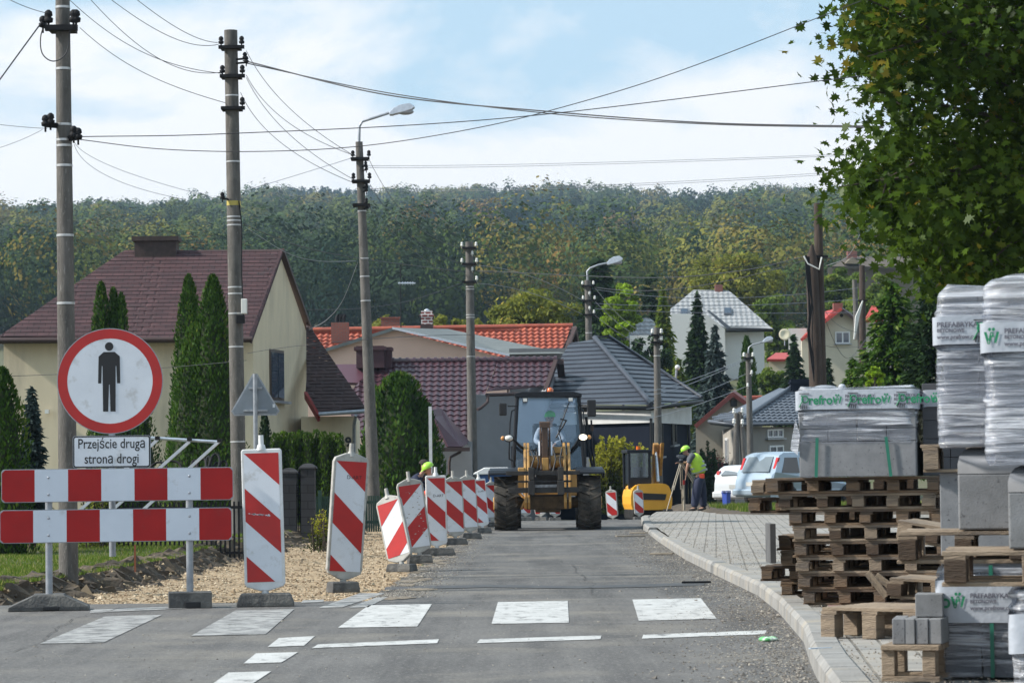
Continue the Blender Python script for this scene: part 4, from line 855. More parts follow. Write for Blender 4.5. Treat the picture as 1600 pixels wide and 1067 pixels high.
# ---- pink gable building ----
M_pink = mat('peach_stucco', (.66, .46, .37, 1), .9, (.60, .42, .34, 1), 1, .2, 50)
M_felt = mat('roof_felt', (.14, .155, .155, 1), .8, (.10, .115, .115, 1), 2)
Yb = 106; h2 = thing('flat_building', 'long pink rendered gable under a low grey felt roof, behind the purple roof', 'building', (*corner(600, Yb), -.3))
zf = lambda px, py, Y=Yb: at(px, py, Y).z
wallprism([corner(470, Yb), corner(614, Yb), corner(792, Yb), corner(800, Yb + 9), corner(640, Yb + 9), corner(500, Yb + 9)], -.3, [zf(480, 556), zf(614, 515), zf(792, 560), zf(792, 560), zf(614, 517), zf(480, 556)], M_pink, h2)
slab([at(470, 556, Yb - .3), at(614, 511.5, Yb - .3), at(640, 514, Yb + 9), at(500, 552, Yb + 9)], .12, M_felt, h2)
slab([at(613, 511.5, Yb - .3), at(795, 553.5, Yb - .3), at(884, 552, Yb - .3), at(700, 514, Yb + 9), at(650, 513, Yb + 9)], .12, M_felt, h2)
slab([at(613, 511, Yb - .45), at(796, 553.5, Yb - .45), at(796, 557, Yb - .45), at(613, 514.5, Yb - .45)], .15, M_alu, h2, 'verge_board')
s_ = MB(); p = at(840, 580, Yb + 1.5); s_.box(p, (2.1, 2.5, 1.6)); s_.build('side_wall', mat('grey_render', (.16, .16, .165, 1), .9), h2, world=True)
# ---- orange tiled house ----
M_otile = mat('clay_tile', (.36, .085, .042, 1), .7, (.24, .05, .03, 1), 3.5, .2, 30, dirt=(.13, .05, .035, 1), dscale=2, dlo=.55, dhi=.8)
h3 = thing('house', 'house with a long orange clay tile roof showing above the pink building', 'house', (*corner(700, 118), -.3))
p0, n0 = rplane(690, 515, 121, .55); op = lambda px, py: onplane(px, py, p0, n0)
tiled([op(470, 575), op(866, 575), op(880, 545), op(893, 512), op(470, 519)], .26, .34, .06, .05, M_otile, h3, 'roof', 6)
s_ = MB(); s_.tube([op(470, 518) + V(0, .1, .05), op(895, 511) + V(0, .1, .05)], .12, 8); s_.build('ridge_tiles', M_otile, h3, world=True)
r3 = op(893, 512); 
wallprism([corner(862, 118.5), (r3.x + .0, 121), corner(914, 127), corner(700, 127), corner(640, 118.5)], -.3, [at(862, 575, 118).z, r3.z - .15, at(914, 590, 127).z, 3, at(862, 580, 118).z], mat('gable_shade', (.035, .03, .03, 1), .9, (.06, .05, .05, 1), 1.5), h3)  # gable on the shaded side, its shade put into the dark plaster colour
slab([r3 + V(.02, 0, .05), r3 + V(.22, -.1, .05), at(924, 640, 127), at(914, 640, 127)], .2, M_trim, h3, 'verge_board')
slab([op(862, 580) + V(.1, 0, 0), op(866, 580) + V(.25, 0, 0), r3 + V(.22, -.1, .02), r3 + V(.0, 0, .02)], .15, M_trim, h3, 'verge_board')
s_ = MB(); s_.prism([at(880, 560, 117.8), at(888, 560, 117.8), at(900, 640, 117.8), at(886, 640, 117.8)], (0, .2, 0)); s_.build('gable_post', M_felt, h3, world=True)
M_brick = bump_brick('red_brick', (.26, .07, .045, 1), (.20, .05, .035, 1), (.13, .10, .09, 1)); M_brickw = bump_brick('white_joint_brick', (.20, .035, .03, 1), (.16, .03, .025, 1), (.62, .6, .58, 1), .26, .12, .022)
s_ = MB(); s_.box(at(531.5, 520, 119), (.72, .5, .85)); ch = s_.build('chimney', M_brick, h3, world=True)
s_ = MB()
for i, px in enumerate((526, 531, 537)): s_.tube([at(px, 504, 119), at(px, 497, 119), at(px + 2, 492 + i % 2 * 3, 119)], .07, 8); 
s_.box(at(534, 493, 119), (.35, .1, .12)); s_.build('chimney_cowl', M_dark, ch, world=True)
s_ = MB(); s_.box(at(610, 503, 122), (.78, .5, .36)); s_.box(at(610, 497, 122), (.84, .56, .06)); s_.build('chimney', M_brick, h3, world=True)
s_ = MB(); s_.box(at(667, 502, 118), (.46, .46, .85)); s_.box(at(667, 493, 118), (.56, .56, .08)); s_.box(at(667, 512, 117.9), (.52, .5, .25), mi=1); ch = s_.build('chimney', [M_brickw, M_trim], h3, world=True); ch['label'] = 'red brick chimney with white joints and metal cap'
s_ = MB(); s_.lathe([(.06, 0), (.06, .1), (.13, .12), (.11, .17), (.02, .23)], 12, T=Matrix.Translation(at(667, 491, 118))); s_.build('chimney_cap', M_alu, ch, world=True)
an = thing('roof_antenna', 'thin television aerial mast standing above the pink building', 'antenna', at(626, 513, 110))
s_ = MB(); s_.cyl(at(626.5, 513, 110), at(625.5, 414, 110), .022, n=6); s_.build('mast', M_dark, an, world=True)
s_ = MB(); s_.cyl(at(622, 442.5, 110), at(649, 442.5, 110), .03, n=6); [s_.cyl(at(625 + 4 * i, 440, 110), at(625 + 4 * i, 445, 110), .012, n=5) for i in range(6)]; s_.build('aerial', M_alu, an, world=True)
# ---- purple roofed house ----
M_ptile = mat('purple_tile', (.058, .022, .030, 1), .36, (.044, .017, .024, 1), 4, .1, 30, spec=.7); M_psheet = mat('purple_sheet', (.085, .035, .05, 1), .42, spec=.6)
M_grend = mat('grey_stucco', (.225, .23, .245, 1), .9, (.19, .195, .21, 1), 1.2, .3, 60)
h4 = thing('house', 'grey rendered house with a glossy purple wave tile roof behind the row of beacons', 'house', (*corner(780, 96), -.3))
p0, n0 = rplane(733, 565, 99, .62); op = lambda px, py: onplane(px, py, p0, n0)
tiled([op(560, 690), op(730, 690), op(760, 613), op(778, 565), op(592, 567), op(540, 620)], .24, .33, .045, .035, M_ptile, h4, 'roof', 6)
tiled([op(760.3, 613), op(849, 611), op(867, 564), op(778.3, 565)], .24, .33, .045, .035, M_ptile, h4, 'roof', 6)
s_ = MB(); a = op(592, 567); b = op(868, 564)
s_.tube([a + V(0, .05, .05), b + V(0, .05, .05)], .10, 8)
for i in range(26): q = a.lerp(b, i / 25) + V(0, .05, .05); s_.cyl(q - V(.05, 0, 0), q + V(.05, 0, 0), .135, n=8)
s_.build('ridge_tiles', M_ptile, h4, world=True)
slab([op(515, 596), op(600, 600), op(592, 569), op(500, 569)], .1, M_psheet, h4, 'sheet_roof')
slab([op(849, 612) + V(0, 0, .1), op(853, 612) + V(.05, 0, .1), op(870, 564) + V(.05, 0, .1), op(866, 564) + V(0, 0, .1)], .2, M_trim, h4, 'verge_board')
rz4 = op(867, 565)
wallprism([(at(742, 700, 94.2).x, 94.2), (at(852, 700, 96.6).x, 96.6), (rz4.x - .1, 99), (at(880, 700, 103).x, 103), (at(740, 700, 103).x, 103)], -.4, [op(850, 612).z - .15, op(850, 612).z - .15, rz4.z - .2, op(850, 612).z - .3, op(850, 612).z - .3], M_grend, h4)
slab([rz4 + V(.05, .05, .1), rz4 + V(.3, .05, .1), at(888, 640, 104), at(880, 640, 104)], .2, M_trim, h4, 'verge_board')
wallprism([corner(640, 92.6), corner(736, 92.6), corner(742, 99), corner(640, 99)], -.4, [at(700, 690, 92.6).z] * 4, M_grend, h4)
slab([at(672, 640, 91.6), at(690, 638, 93), at(734, 690, 93), at(724, 697, 91.6), at(700, 697, 91.4)], .06, M_psheet, h4, 'sheet_roof')
s_ = MB(); s_.box(at(712, 702, 91.4), (.9, .3, .12)); s_.tube([at(760, 617, 94), at(855, 614, 96)], .06, 8); s_.tube([at(762, 617, 94), at(762, 628, 93.9), at(752, 637, 93.5), at(746, 640, 93.4)], .05, 8); s_.tube([at(722, 700, 91.5), at(719, 706, 91.5), at(704, 714, 91.6), at(702, 722, 91.6), at(702, 780, 91.6)], .045, 8); s_.build('gutter', M_trim, h4, world=True)
s_ = MB(); s_.box(at(579, 558, 98.5), (.95, .6, .75)); s_.box(at(579, 545, 98.5), (1.1, .75, .12)); s_.box(at(603, 559, 98.8), (.42, .5, .72)); s_.box(at(603, 546, 98.8), (.5, .6, .1)); s_.build('chimney', mat('chimney_plum', (.055, .022, .028, 1), .8), h4, world=True)
# ---- dark modern house ----
M_navy = mat('navy_render', (.009, .013, .024, 1), .8, (.007, .010, .018, 1), 1.5, .2, 40, spec=.1); M_gt = mat('grey_flat_tile', (.055, .062, .078, 1), .45, (.036, .042, .055, 1), 1.3, .1, 30, spec=.28)
M_wfas = mat('white_fascia', (.60, .60, .59, 1), .8, (.5, .5, .49, 1), 2)
h5 = thing('house', 'modern dark navy house with white fascia and a grey flat tile roof, behind the surveyor', 'house', (*corner(1018, 95), -.3))
Kc = at(1018, 634, 94.5); Ke = at(1097, 623.5, 99.5); Kl = at(860, 632, 97.5); Ka = at(929, 530, 103.5)
nR = (Ke - Kc).cross(Ka - Kc).normalized()
Kb2 = onplane(951, 528.5, Kc, nR)
tiled([Kc, Ke, Kb2, Ka], 3.0, .42, .0, .035, M_gt, h5, 'roof', 2)
nL5 = (Kc - Kl).cross(Ka - Kl).normalized()
tiled([Kl, Kc, Ka, onplane(892, 533, Kl, nL5), onplane(868, 575, Kl, nL5)], 3.0, .42, .0, .035, M_gt, h5, 'roof', 2)
s_ = MB(); s_.tube([Ka + V(0, 0, .06), Kc + V(0, 0, .06)], .09, 6); s_.tube([Ka + V(0, 0, .08), Kb2 + V(0, 0, .08), Ke + V(0, 0, .06)], .06, 6); s_.build('ridge_cap', M_gt, h5, world=True)
s_ = MB(); s_.tube([Kl + V(0, -.05, -.08), Kc + V(0, -.05, -.08), Ke + V(0, -.05, -.08)], .075, 8); s_.build('gutter', M_ink, h5, world=True)
def off(p, dx, dy, dz): return V(p.x + dx, p.y + dy, p.z + dz)
zt = Kc.z - .12
fa = [off(Kl, 0, .35, 0), off(Kc, -.0, .4, 0), off(Ke, -.35, .3, 0), V(Ke.x - 1, Ke.y + 8, 0), V(Kl.x, Ke.y + 8, 0)]
wallprism([(p.x, p.y) for p in fa], zt - .42, [zt, zt, zt + .2, zt, zt], M_wfas, h5, 'fascia')
fb = [off(Kl, 0, .5, 0), off(Kc, -.0, .55, 0), off(Ke, -.5, .45, 0), V(Ke.x - 1.2, Ke.y + 7.8, 0), V(Kl.x, Ke.y + 7.8, 0)]
wallprism([(p.x, p.y) for p in fb], -.5, [zt - .3] * 5, M_navy, h5)
ue = (fb[2] - fb[1]).normalized()
for px, py, w, h in ((1065, 671, .62, 1.0), (1036, 668, .5, 1.9)):
    tt = (px - 1018) / (1097 - 1018); c = fb[1].lerp(fb[2], tt); c.z = at(px, py, c.y).z; window(c, ue, w, h, h5, M_ink, 0, glass=mat('dark_pane', (.012, .015, .022, 1), .2))
s_ = MB(); s_.tube([off(Kc, .0, .45, -.4), V(Kc.x, Kc.y + .48, -.3)], .05, 8); s_.tube([off(Ke, -.45, .35, -.3), V(Ke.x - .45, Ke.y + .35, -.3)], .05, 8); s_.build('downpipe', M_ink, h5, world=True)
s_ = MB(); s_.box(at(950, 745, 93.5), (3.0, .3, 1.3)); s_.build('low_wall', M_grend, h5, world=True)
# ---- grey hip roofed house at the right ----
M_gsh = mat('grey_sheet', (.10, .115, .14, 1), .5, (.08, .095, .12, 1), 2, spec=.5)
M_lb = mat('pale_and_sunlit_render', (.36, .34, .30, 1), .9, (.30, .28, .25, 1), 1.2); M_gb = mat('grey_beige_and_shaded_render', (.25, .235, .215, 1), .9, (.21, .20, .185, 1), 1.2)  # both also serve as lit and shaded tones of one house's walls
h6 = thing('house', 'pale house with a dark grey hip roof and navy chimney, behind the light blue car', 'house', (*corner(1150, 104), -.2))
Kc = at(1149, 664, 103); Kl = at(1108, 658.5, 110); Ke = at(1290, 660, 107); Ka = at(1235, 608, 111); Kb = at(1218, 606, 113.5)
slab([Kl, Kc, Ka, Kb], .12, M_gsh, h6, 'roof')
tiled([Kc, Ke, at(1290, 607, 113), Ka], .30, .32, .05, .05, M_gsh, h6, 'roof', 6)
tiled([Kl + V(0, 0, .03), Kc + V(0, 0, .03), Kc.lerp(Ka, .22) + V(0, 0, .03), Kl.lerp(Kb, .22) + V(0, 0, .03)], .3, .32, .05, .05, M_gsh, h6, 'roof', 6)
s_ = MB(); s_.tube([Kc + V(0, 0, .06), Ka + V(0, 0, .06)], .08, 6); s_.tube([Kl, Kc, Ke], .07, 6); s_.build('gutter', M_gsh, h6, world=True)
zt = Kc.z - .05
f_ = [off(Kl, .55, .1, 0), off(Kc, .0, .55, 0), off(Ke, 0, .5, 0), V(Ke.x, 116, 0), V(Kl.x + .9, 116, 0)]
wallprism([(p.x, p.y) for p in f_], -.2, [zt] * 5, M_gb, h6)
e_ = (f_[1] - f_[0]).normalized(); s_ = MB(); nl = V(e_.y, -e_.x, 0); s_.prism([V(f_[0].x, f_[0].y, -.2), V(f_[1].x, f_[1].y, -.2), V(f_[1].x, f_[1].y, zt - .02), V(f_[0].x, f_[0].y, zt - .02)], nl * .02); s_.build('side_wall', M_lb, h6, world=True)  # left wall skinned in the paler tone, sunlight put into its colour
ue = (f_[2] - f_[1]).normalized()
for px, py, w, h, mu in ((1210.5, 677, .95, .32, 2), (1212, 709, .85, .62, 1)):
    tt = (px - 1149) / 141; c = f_[1].lerp(f_[2], tt); c.z = at(px, py, c.y).z; window(c, ue, w, h, h6, M_pvc, mu, ft=.06)
c = f_[0].lerp(f_[1], .42); c.z = at(1128, 708, c.y).z; window(c + nl * .02, e_, 1.5, 1.1, h6, M_pvc, 1)
s_ = MB(); s_.box(at(1250, 612, 111), (.75, .6, .95)); s_.box(at(1250, 598, 111), (.85, .7, .06)); s_.build('chimney', M_navy, h6, world=True)
# ---- beige gable with red-brown verge ----
h7 = thing('house', 'plain beige gable with red-brown verge and flower balcony, right of the navy house', 'house', (*corner(1110, 112), -.2))
Yg = 113; wallprism([corner(1086, Yg), corner(1144, Yg), corner(1170, Yg + .0), corner(1172, Yg + 8), corner(1092, Yg + 8)], -.2, [zf(1087, 664, Yg), zf(1145, 615, Yg), zf(1166, 628, Yg), zf(1166, 628, Yg), zf(1087, 664, Yg)], mat('beige_render', (.38, .34, .27, 1), .9, (.33, .29, .235, 1), 1.1), h7)
M_rb = mat('red_verge', (.19, .045, .035, 1), .7)
slab([at(1084, 664, Yg - .3), at(1145, 612, Yg - .3), at(1148, 609, Yg + 6), at(1090, 660, Yg + 6)], .16, M_rb, h7); slab([at(1145, 612, Yg - .3), at(1172, 631, Yg - .3), at(1176, 629, Yg + 6), at(1147, 609, Yg + 6)], .16, M_rb, h7)
s_ = MB(); s_.box(at(1146.5, 630, Yg - .02), (.25, .1, .25)); s_.build('attic_window', M_ink, h7, world=True)
s_ = MB(); s_.box(at(1122, 752, 100), (.85, 1.4, .14)); s_.box(at(1128, 770, 100.2), (.25, .3, .8), mi=1); bal = s_.build('balcony', [M_gb, M_lb], h7, world=True)
s_ = MB(); s_.box(at(1121, 737, 99.4), (.75, .06, .60)); s_.build('balustrade', M_ink, bal, world=True, bevel=.01)
# small red-edged roof behind
h7b = thing('shed_roof_house', 'low house with a bright orange-red roof edge peeping above the grey hip roof', 'house', (*corner(1165, 121), 0))
slab([at(1136, 644, 118), at(1161, 622, 120), at(1190, 621, 121), at(1190, 650, 119)], .12, M_gsh, h7b); wallprism([corner(1140, 119.5), corner(1190, 119.5), corner(1190, 124), corner(1145, 124)], -.2, [zf(1140, 645, 119.5)] * 4, M_lb, h7b)
s_ = MB(); s_.tube([at(1137, 643, 117.8), at(1161, 622, 119.8), at(1190, 621, 120.8)], .09, 6); [s_.tube([at(1139 + 4 * i, 641 - 3.6 * i, 117.8), at(1143 + 4 * i, 643 - 2.5 * i, 117.6)], .03, 5) for i in range(6)]; s_.build('verge_board', mat('orange_red', (.42, .07, .03, 1), .6), h7b, world=True)
# ---- white roofed house on the slope ----
M_wr = mat('pale_tile', (.32, .33, .34, 1), .6, (.26, .27, .28, 1), 1.8, dirt=(.15, .16, .15, 1), dscale=3, dlo=.55, dhi=.75); M_ww = mat('white_render', (.62, .62, .60, 1), .9)
Y8 = 190; g8 = float(G(at(1120, 560, Y8).x, Y8)); h8 = thing('house', 'white house with a big pale grey tiled roof and two skylights on the hillside', 'house', (*corner(1120, Y8), g8))
p0, n0 = rplane(1110, 453, Y8, .75); op = lambda px, py: onplane(px, py, p0, n0)
tiled([op(1040, 515), op(1208, 515), op(1137, 453), op(1084, 453), op(1048, 483)], .34, .42, .035, .03, M_wr, h8, 'roof', 4)
slab([op(1134, 516), op(1209, 515.5), op(1209, 513), op(1134, 513)], .15, M_ink, h8, 'eaves_board')
wallprism([corner(1136, Y8 - 3), corner(1195, Y8 - 3), corner(1195, Y8 + 5), corner(1060, Y8 + 5), corner(1060, Y8 - 3)], g8 - 1, [zf(1160, 517, Y8 - 3)] * 5, M_ww, h8)
wallprism([corner(1050, Y8 - 4.5), corner(1104, Y8 - 4.5), corner(1134, Y8 - 4.5), corner(1134, Y8 - 2), corner(1050, Y8 - 2)], g8 - 1, [zf(1070, 490, Y8 - 4.5), zf(1106, 490, Y8 - 4.5), zf(1134, 514, Y8 - 4.5), zf(1134, 514, Y8 - 4.5), zf(1070, 490, Y8 - 4.5)], M_ww, h8, 'wing_wall')
slab([at(1104, 485, Y8 - 5), at(1108, 485, Y8 - 5), at(1142, 512, Y8 - 5), at(1136, 514, Y8 - 5)], .2, M_gsh, h8, 'verge_board')
for a, b in ((1137, 488), (1069, 489.5)):
    q = op(a, b); s_ = MB(); s_.prism([op(a - 6, b + 5) + n0 * .02, op(a + 6, b + 5) + n0 * .02, op(a + 6, b - 5) + n0 * .02, op(a - 6, b - 5) + n0 * .02], n0 * .12); w_ = s_.build('skylight', M_gsh, h8, world=True); s_ = MB(); s_.prism([op(a - 4.7, b + 3.8) + n0 * .15, op(a + 4.7, b + 3.8) + n0 * .15, op(a + 4.7, b - 3.8) + n0 * .15, op(a - 4.7, b - 3.8) + n0 * .15], n0 * .01); s_.build('pane', M_glass, w_, world=True)
s_ = MB(); s_.box(at(1123, 451, Y8), (.5, .5, .5)); s_.build('chimney', M_brick, h8, world=True)
h8b = thing('outbuilding', 'small pale roofed outbuilding left of the white hillside house', 'building', (*corner(1000, 175), 5))
p0, n0 = rplane(1005, 499, 176, .8); op = lambda px, py: onplane(px, py, p0, n0)
tiled([op(972, 530), op(1028, 528), op(1022, 498), op(1004, 498)], .34, .42, .06, .06, M_wr, h8b, 'roof', 4); wallprism([corner(985, 174), corner(1024, 174), corner(1024, 178), corner(985, 178)], 4, [zf(1000, 524, 174)] * 4, M_ww, h8b)
# ---- beige gable house with red roof on the slope ----
M_rt = mat('red_sheet', (.42, .045, .03, 1), .5, (.34, .035, .025, 1), 2.5)
Y9 = 165; g9 = float(G(at(1300, 560, Y9).x, Y9)); h9 = thing('house', 'beige gable house with a bright red metal roof on the hillside behind the timber pole', 'house', (*corner(1300, Y9), g9))
wallprism([corner(1285, Y9), corner(1314, Y9), corner(1341, Y9), corner(1341, Y9 + 8), corner(1280, Y9 + 8), corner(1252, Y9 + 2), corner(1254, Y9)], g9 - 1, [zf(1285, 508, Y9), zf(1314, 484, Y9), zf(1341, 504, Y9), zf(1341, 504, Y9), zf(1285, 508, Y9), zf(1254, 533, Y9), zf(1254, 533, Y9)], mat('beige_gable', (.52, .48, .38, 1), .9, (.46, .42, .33, 1), 1), h9)
slab([at(1250, 530, Y9 - .6), at(1314, 480.5, Y9 - .6), at(1316, 480, Y9 + 7), at(1290, 486, Y9 + 7)], .16, M_rt, h9, 'verge_roof'); slab([at(1314, 480.5, Y9 - .6), at(1343, 502, Y9 - .6), at(1346, 500, Y9 + 7), at(1316, 480, Y9 + 7)], .16, M_trim, h9, 'verge_roof')
p0, n0 = rplane(1260, 485, Y9 + 3, .8); op = lambda px, py: onplane(px, py, p0, n0)
tiled([op(1231, 513), op(1276, 513), op(1312, 485), op(1231, 486)], .3, 3, .05, .02, M_rt, h9, 'roof', 4)
c = at(1316.5, 527.5, Y9 - .05); window(c, (1, 0, 0), .85, .68, h9, M_pvc, 1, ft=.07)
s_ = MB(); s_.cyl(at(1315, 493, Y9 - .05), at(1315, 493, Y9 + .2), .1, n=12); s_.build('attic_window', M_ink, h9, world=True)
s_ = MB(); s_.box(at(1309, 480, Y9 + 2), (.55, .5, .45)); s_.build('chimney', M_brick, h9, world=True)
wallprism([corner(1233, Y9 + 1), corner(1262, Y9 + 1), corner(1262, Y9 + 6), corner(1233, Y9 + 6)], g9 - 1, [zf(1240, 513, Y9 + 1)] * 4, M_ww, h9, 'wing_wall')
h9b = thing('outbuilding', 'small cream outbuilding with red roof beside the dark spruce on the hillside', 'building', (*corner(1215, 150), 3))
wallprism([corner(1202, 150), corner(1232, 150), corner(1232, 155), corner(1202, 155)], 1.5, [zf(1215, 560, 150)] * 4, mat('cream2', (.55, .5, .38, 1), .9), h9b); slab([at(1198, 561, 149.5), at(1234, 561, 149.5), at(1232, 551, 152.5), at(1212, 551, 152.5)], .12, M_rt, h9b)
sdh = thing('satellite_dish', 'round cream satellite dish left of the red roofed hillside house', 'satellite dish', at(1226, 536, 150))
s_ = MB(); q = at(1226, 523, 150); s_.lathe([(.0, .0), (.18, .02), (.3, .07), (.31, .08), (.3, .09), (.18, .05), (.0, .03)], 16, T=Matrix.Translation(q) @ Matrix.Rotation(R(80), 4, 'X')); s_.build('dish', mat('cream_dish', (.6, .55, .4, 1), .5), sdh, world=True)
s_ = MB(); s_.cyl(at(1226, 540, 150), q + V(0, .05, 0), .03, n=8); s_.build('mast', M_galv, sdh, world=True)
h10 = thing('house', 'far brown roofed house high on the hillside, half hidden by the maple', 'house', (*corner(1350, 300), 15))
slab([at(1300, 416, 298), at(1440, 417, 298), at(1420, 401, 304), at(1326, 401, 304)], .3, mat('far_roof', (.085, .068, .052, 1), .9), h10); wallprism([corner(1296, 299), corner(1330, 299), corner(1440, 299), corner(1440, 306), corner(1296, 306)], 12, [zf(1300, 418, 299), zf(1300, 417, 299), zf(1300, 418, 299)] + [zf(1300, 418, 299)] * 2, mat('far_wall', (.13, .11, .08, 1), .9), h10)
s_ = MB(); s_.box(at(1331, 399, 302), (1.0, 1.0, .8)); s_.prism([at(1320, 412, 297.9), at(1344, 412, 297.9), at(1332, 401, 297.9)], (0, 4, 0), mi=1); s_.build('chimney', [M_brick, mat('far_gable', (.22, .18, .13, 1), .9)], h10, world=True)
h11 = thing('house', 'orange roof corner showing left of the dark conifer mass on the right', 'house', (*corner(1360, 150), 6)); slab([at(1350, 500, 150), at(1380, 498, 150), at(1368, 478, 152), at(1362, 478, 152)], .15, M_rt, h11); wallprism([corner(1352, 151), corner(1400, 151), corner(1400, 156), corner(1352, 156)], 3, [zf(1360, 500, 151)] * 4, M_lb, h11)
# ---------------- foliage ----------------
def unit(a): return a / np.maximum(np.linalg.norm(a, axis=1, keepdims=True), 1e-9)
def leafquads(C_, Nn, size, r, asp=.6):
    t_ = unit(np.cross(Nn, r.normal(size=C_.shape))); b_ = np.cross(Nn, t_); s_ = np.asarray(size).reshape(-1, 1) * .5
    return np.stack([C_ - t_ * s_, C_ + b_ * s_ * asp, C_ + t_ * s_, C_ - b_ * s_ * asp], 1).reshape(-1, 3)
def lobes(seed, n=9):
    r = np.random.default_rng(seed); d = unit(r.normal(size=(n, 3))); k = r.uniform(2, 7, n); ph = r.uniform(0, 6.28, n)
    return lambda u: sum(np.sin((u @ d[i]) * k[i] + ph[i]) for i in range(n)) / n ** .5
def trunk(parent, base, top, r0, m, limbs=(), name='trunk'):
    s_ = MB(); base = Vector(base); top = Vector(top); mid = base.lerp(top, .5) + V(.04, 0, 0) * (top - base).length * .3
    s_.tube([base - V(0, 0, .2), mid, top], [r0, r0 * .75, r0 * .35], 8)
    for q in limbs: q = Vector(q); st = base.lerp(top, .55 + .3 * random.random()); s_.tube([st, st.lerp(q, .5) + V(0, 0, .1) * (q - st).length, q], [r0 * .4, r0 * .25, r0 * .08], 5)
    return s_.build(name, m, parent, world=True)
M_bark = mat('bark', (.07, .055, .042, 1), .95, (.035, .028, .022, 1), 6, .9, 20, stretch=(3, 3, .6))
def broad_tree(name, label, box, Y, m, n=7000, leaf=.22, seed=1, clumps=60, group=None, base=None, depth=1.0, cat='tree', droop=0):
    x0, x1, y0, y1 = box; r = np.random.default_rng(seed); random.seed(seed)
    c = at((x0 + x1) / 2, (y0 + y1) / 2, Y); rx = (x1 - x0) / 2 / S(Y); rz_ = (y1 - y0) / 2 / S(Y); ry = rx * depth
    gz = float(G(c.x, Y)) if base is None else base
    th = thing(name, label, cat, (c.x, Y, gz), 0, group); lb = lobes(seed)
    u = unit(r.normal(size=(clumps, 3))); rad = (r.random(clumps) ** .45)[:, None] * (1 + .16 * lb(u))[:, None]
    cc = u * rad * np.array([rx, ry, rz_]) * .86; cs = r.uniform(.16, .30, clumps) * min(rx, rz_ * 1.3)
    k = r.integers(0, clumps, n); d = unit(r.normal(size=(n, 3))) * (r.random(n) ** .5)[:, None]
    P = cc[k] + d * cs[k][:, None] * np.array([1.15, 1.15, .8]); Nn = unit(d + r.normal(size=(n, 3)) * .7 + np.array([0, 0, .5]))
    rv = np.clip(r.random(clumps)[k] * .55 + r.random(n) * .45, 0, 1)
    v = leafquads(P, Nn, r.uniform(.6, 1.3, n) * leaf, r) + np.array([0, 0, c.z - gz]); npmesh('crown', v, 4, m, th, attrs={'rv': rv})
    trunk(th, (c.x, Y, gz), (c.x, Y, c.z + rz_ * .2), max(.08, rx * .07), M_bark, [Vector((c.x, Y, c.z)) + Vector(cc[i]) * .8 for i in range(0, clumps, max(1, clumps // 10))])
    return th
def thuja(name, label, cols, Y, m, leaf=.07, dens=1.0, seed=1, base=None, group=None, cat='thuja tree', tip=.75):
    # cols: (px centre, top py, half width px, base py)
    r = np.random.default_rng(seed); c0 = at(cols[0][0], cols[0][3], Y); gz = c0.z if base is None else base
    th = thing(name, label, cat, (c0.x, Y, gz), 0, group)
    for j, (px, pt, hw, pb) in enumerate(cols):
        b = at(px, pb, Y); b.z = gz; t_ = at(px, pt, Y); H = t_.z - gz; Rr_ = hw / S(Y); n = int(6500 * dens * (H * Rr_) / 3.2 * (.07 / leaf) ** 2); lb = lobes(seed + j)
        h = r.random(n) ** 1.15; prof = np.clip((1 - h) ** tip, 0, 1) * np.clip(.72 + h * 1.6, 0, 1); a = r.uniform(0, 6.28, n)
        u = np.stack([np.cos(a), np.sin(a), h * 3 - 1.5], 1); rr = Rr_ * prof * (1 + .10 * lb(u) + .08 * np.sin(a * 5 + h * 3) + r.normal(0, .085, n)) * (1 - .25 * (r.random(n) < .3) * r.random(n))
        P = np.stack([np.cos(a) * rr + b.x - c0.x, np.sin(a) * rr * (1) + (j % 2) * .12, h * H], 1)
        Nn = unit(np.stack([np.cos(a) + r.normal(0, .55, n), np.sin(a) + r.normal(0, .55, n), r.normal(.25, .4, n)], 1))
        t2 = unit(np.stack([r.normal(0, .35, n) + .4 * np.cos(a), r.normal(0, .35, n) + .4 * np.sin(a), np.ones(n)], 1)); b2 = unit(np.cross(Nn, t2)); s_ = (r.uniform(.6, 1.5, n) * leaf)[:, None] * .5
        v = np.stack([P - t2 * s_, P + b2 * s_ * .5, P + t2 * s_ * 1.3, P - b2 * s_ * .5], 1).reshape(-1, 3)
        rv = np.clip(.45 + .35 * lb(u) * .6 + r.normal(0, .2, n), 0, 1); npmesh('crown', v, 4, m, th, attrs={'rv': rv})
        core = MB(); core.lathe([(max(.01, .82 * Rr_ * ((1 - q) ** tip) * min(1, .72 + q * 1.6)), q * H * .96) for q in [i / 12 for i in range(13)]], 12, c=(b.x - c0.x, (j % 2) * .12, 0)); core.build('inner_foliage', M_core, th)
    s_ = MB(); s_.cyl((0, 0, -.1), (0, 0, .35), .07); s_.build('trunk', M_bark, th)
    return th
M_core = mat('inner_foliage', (.012, .022, .006, 1), 1.0, (.025, .035, .01, 1), 12, 1, 30)
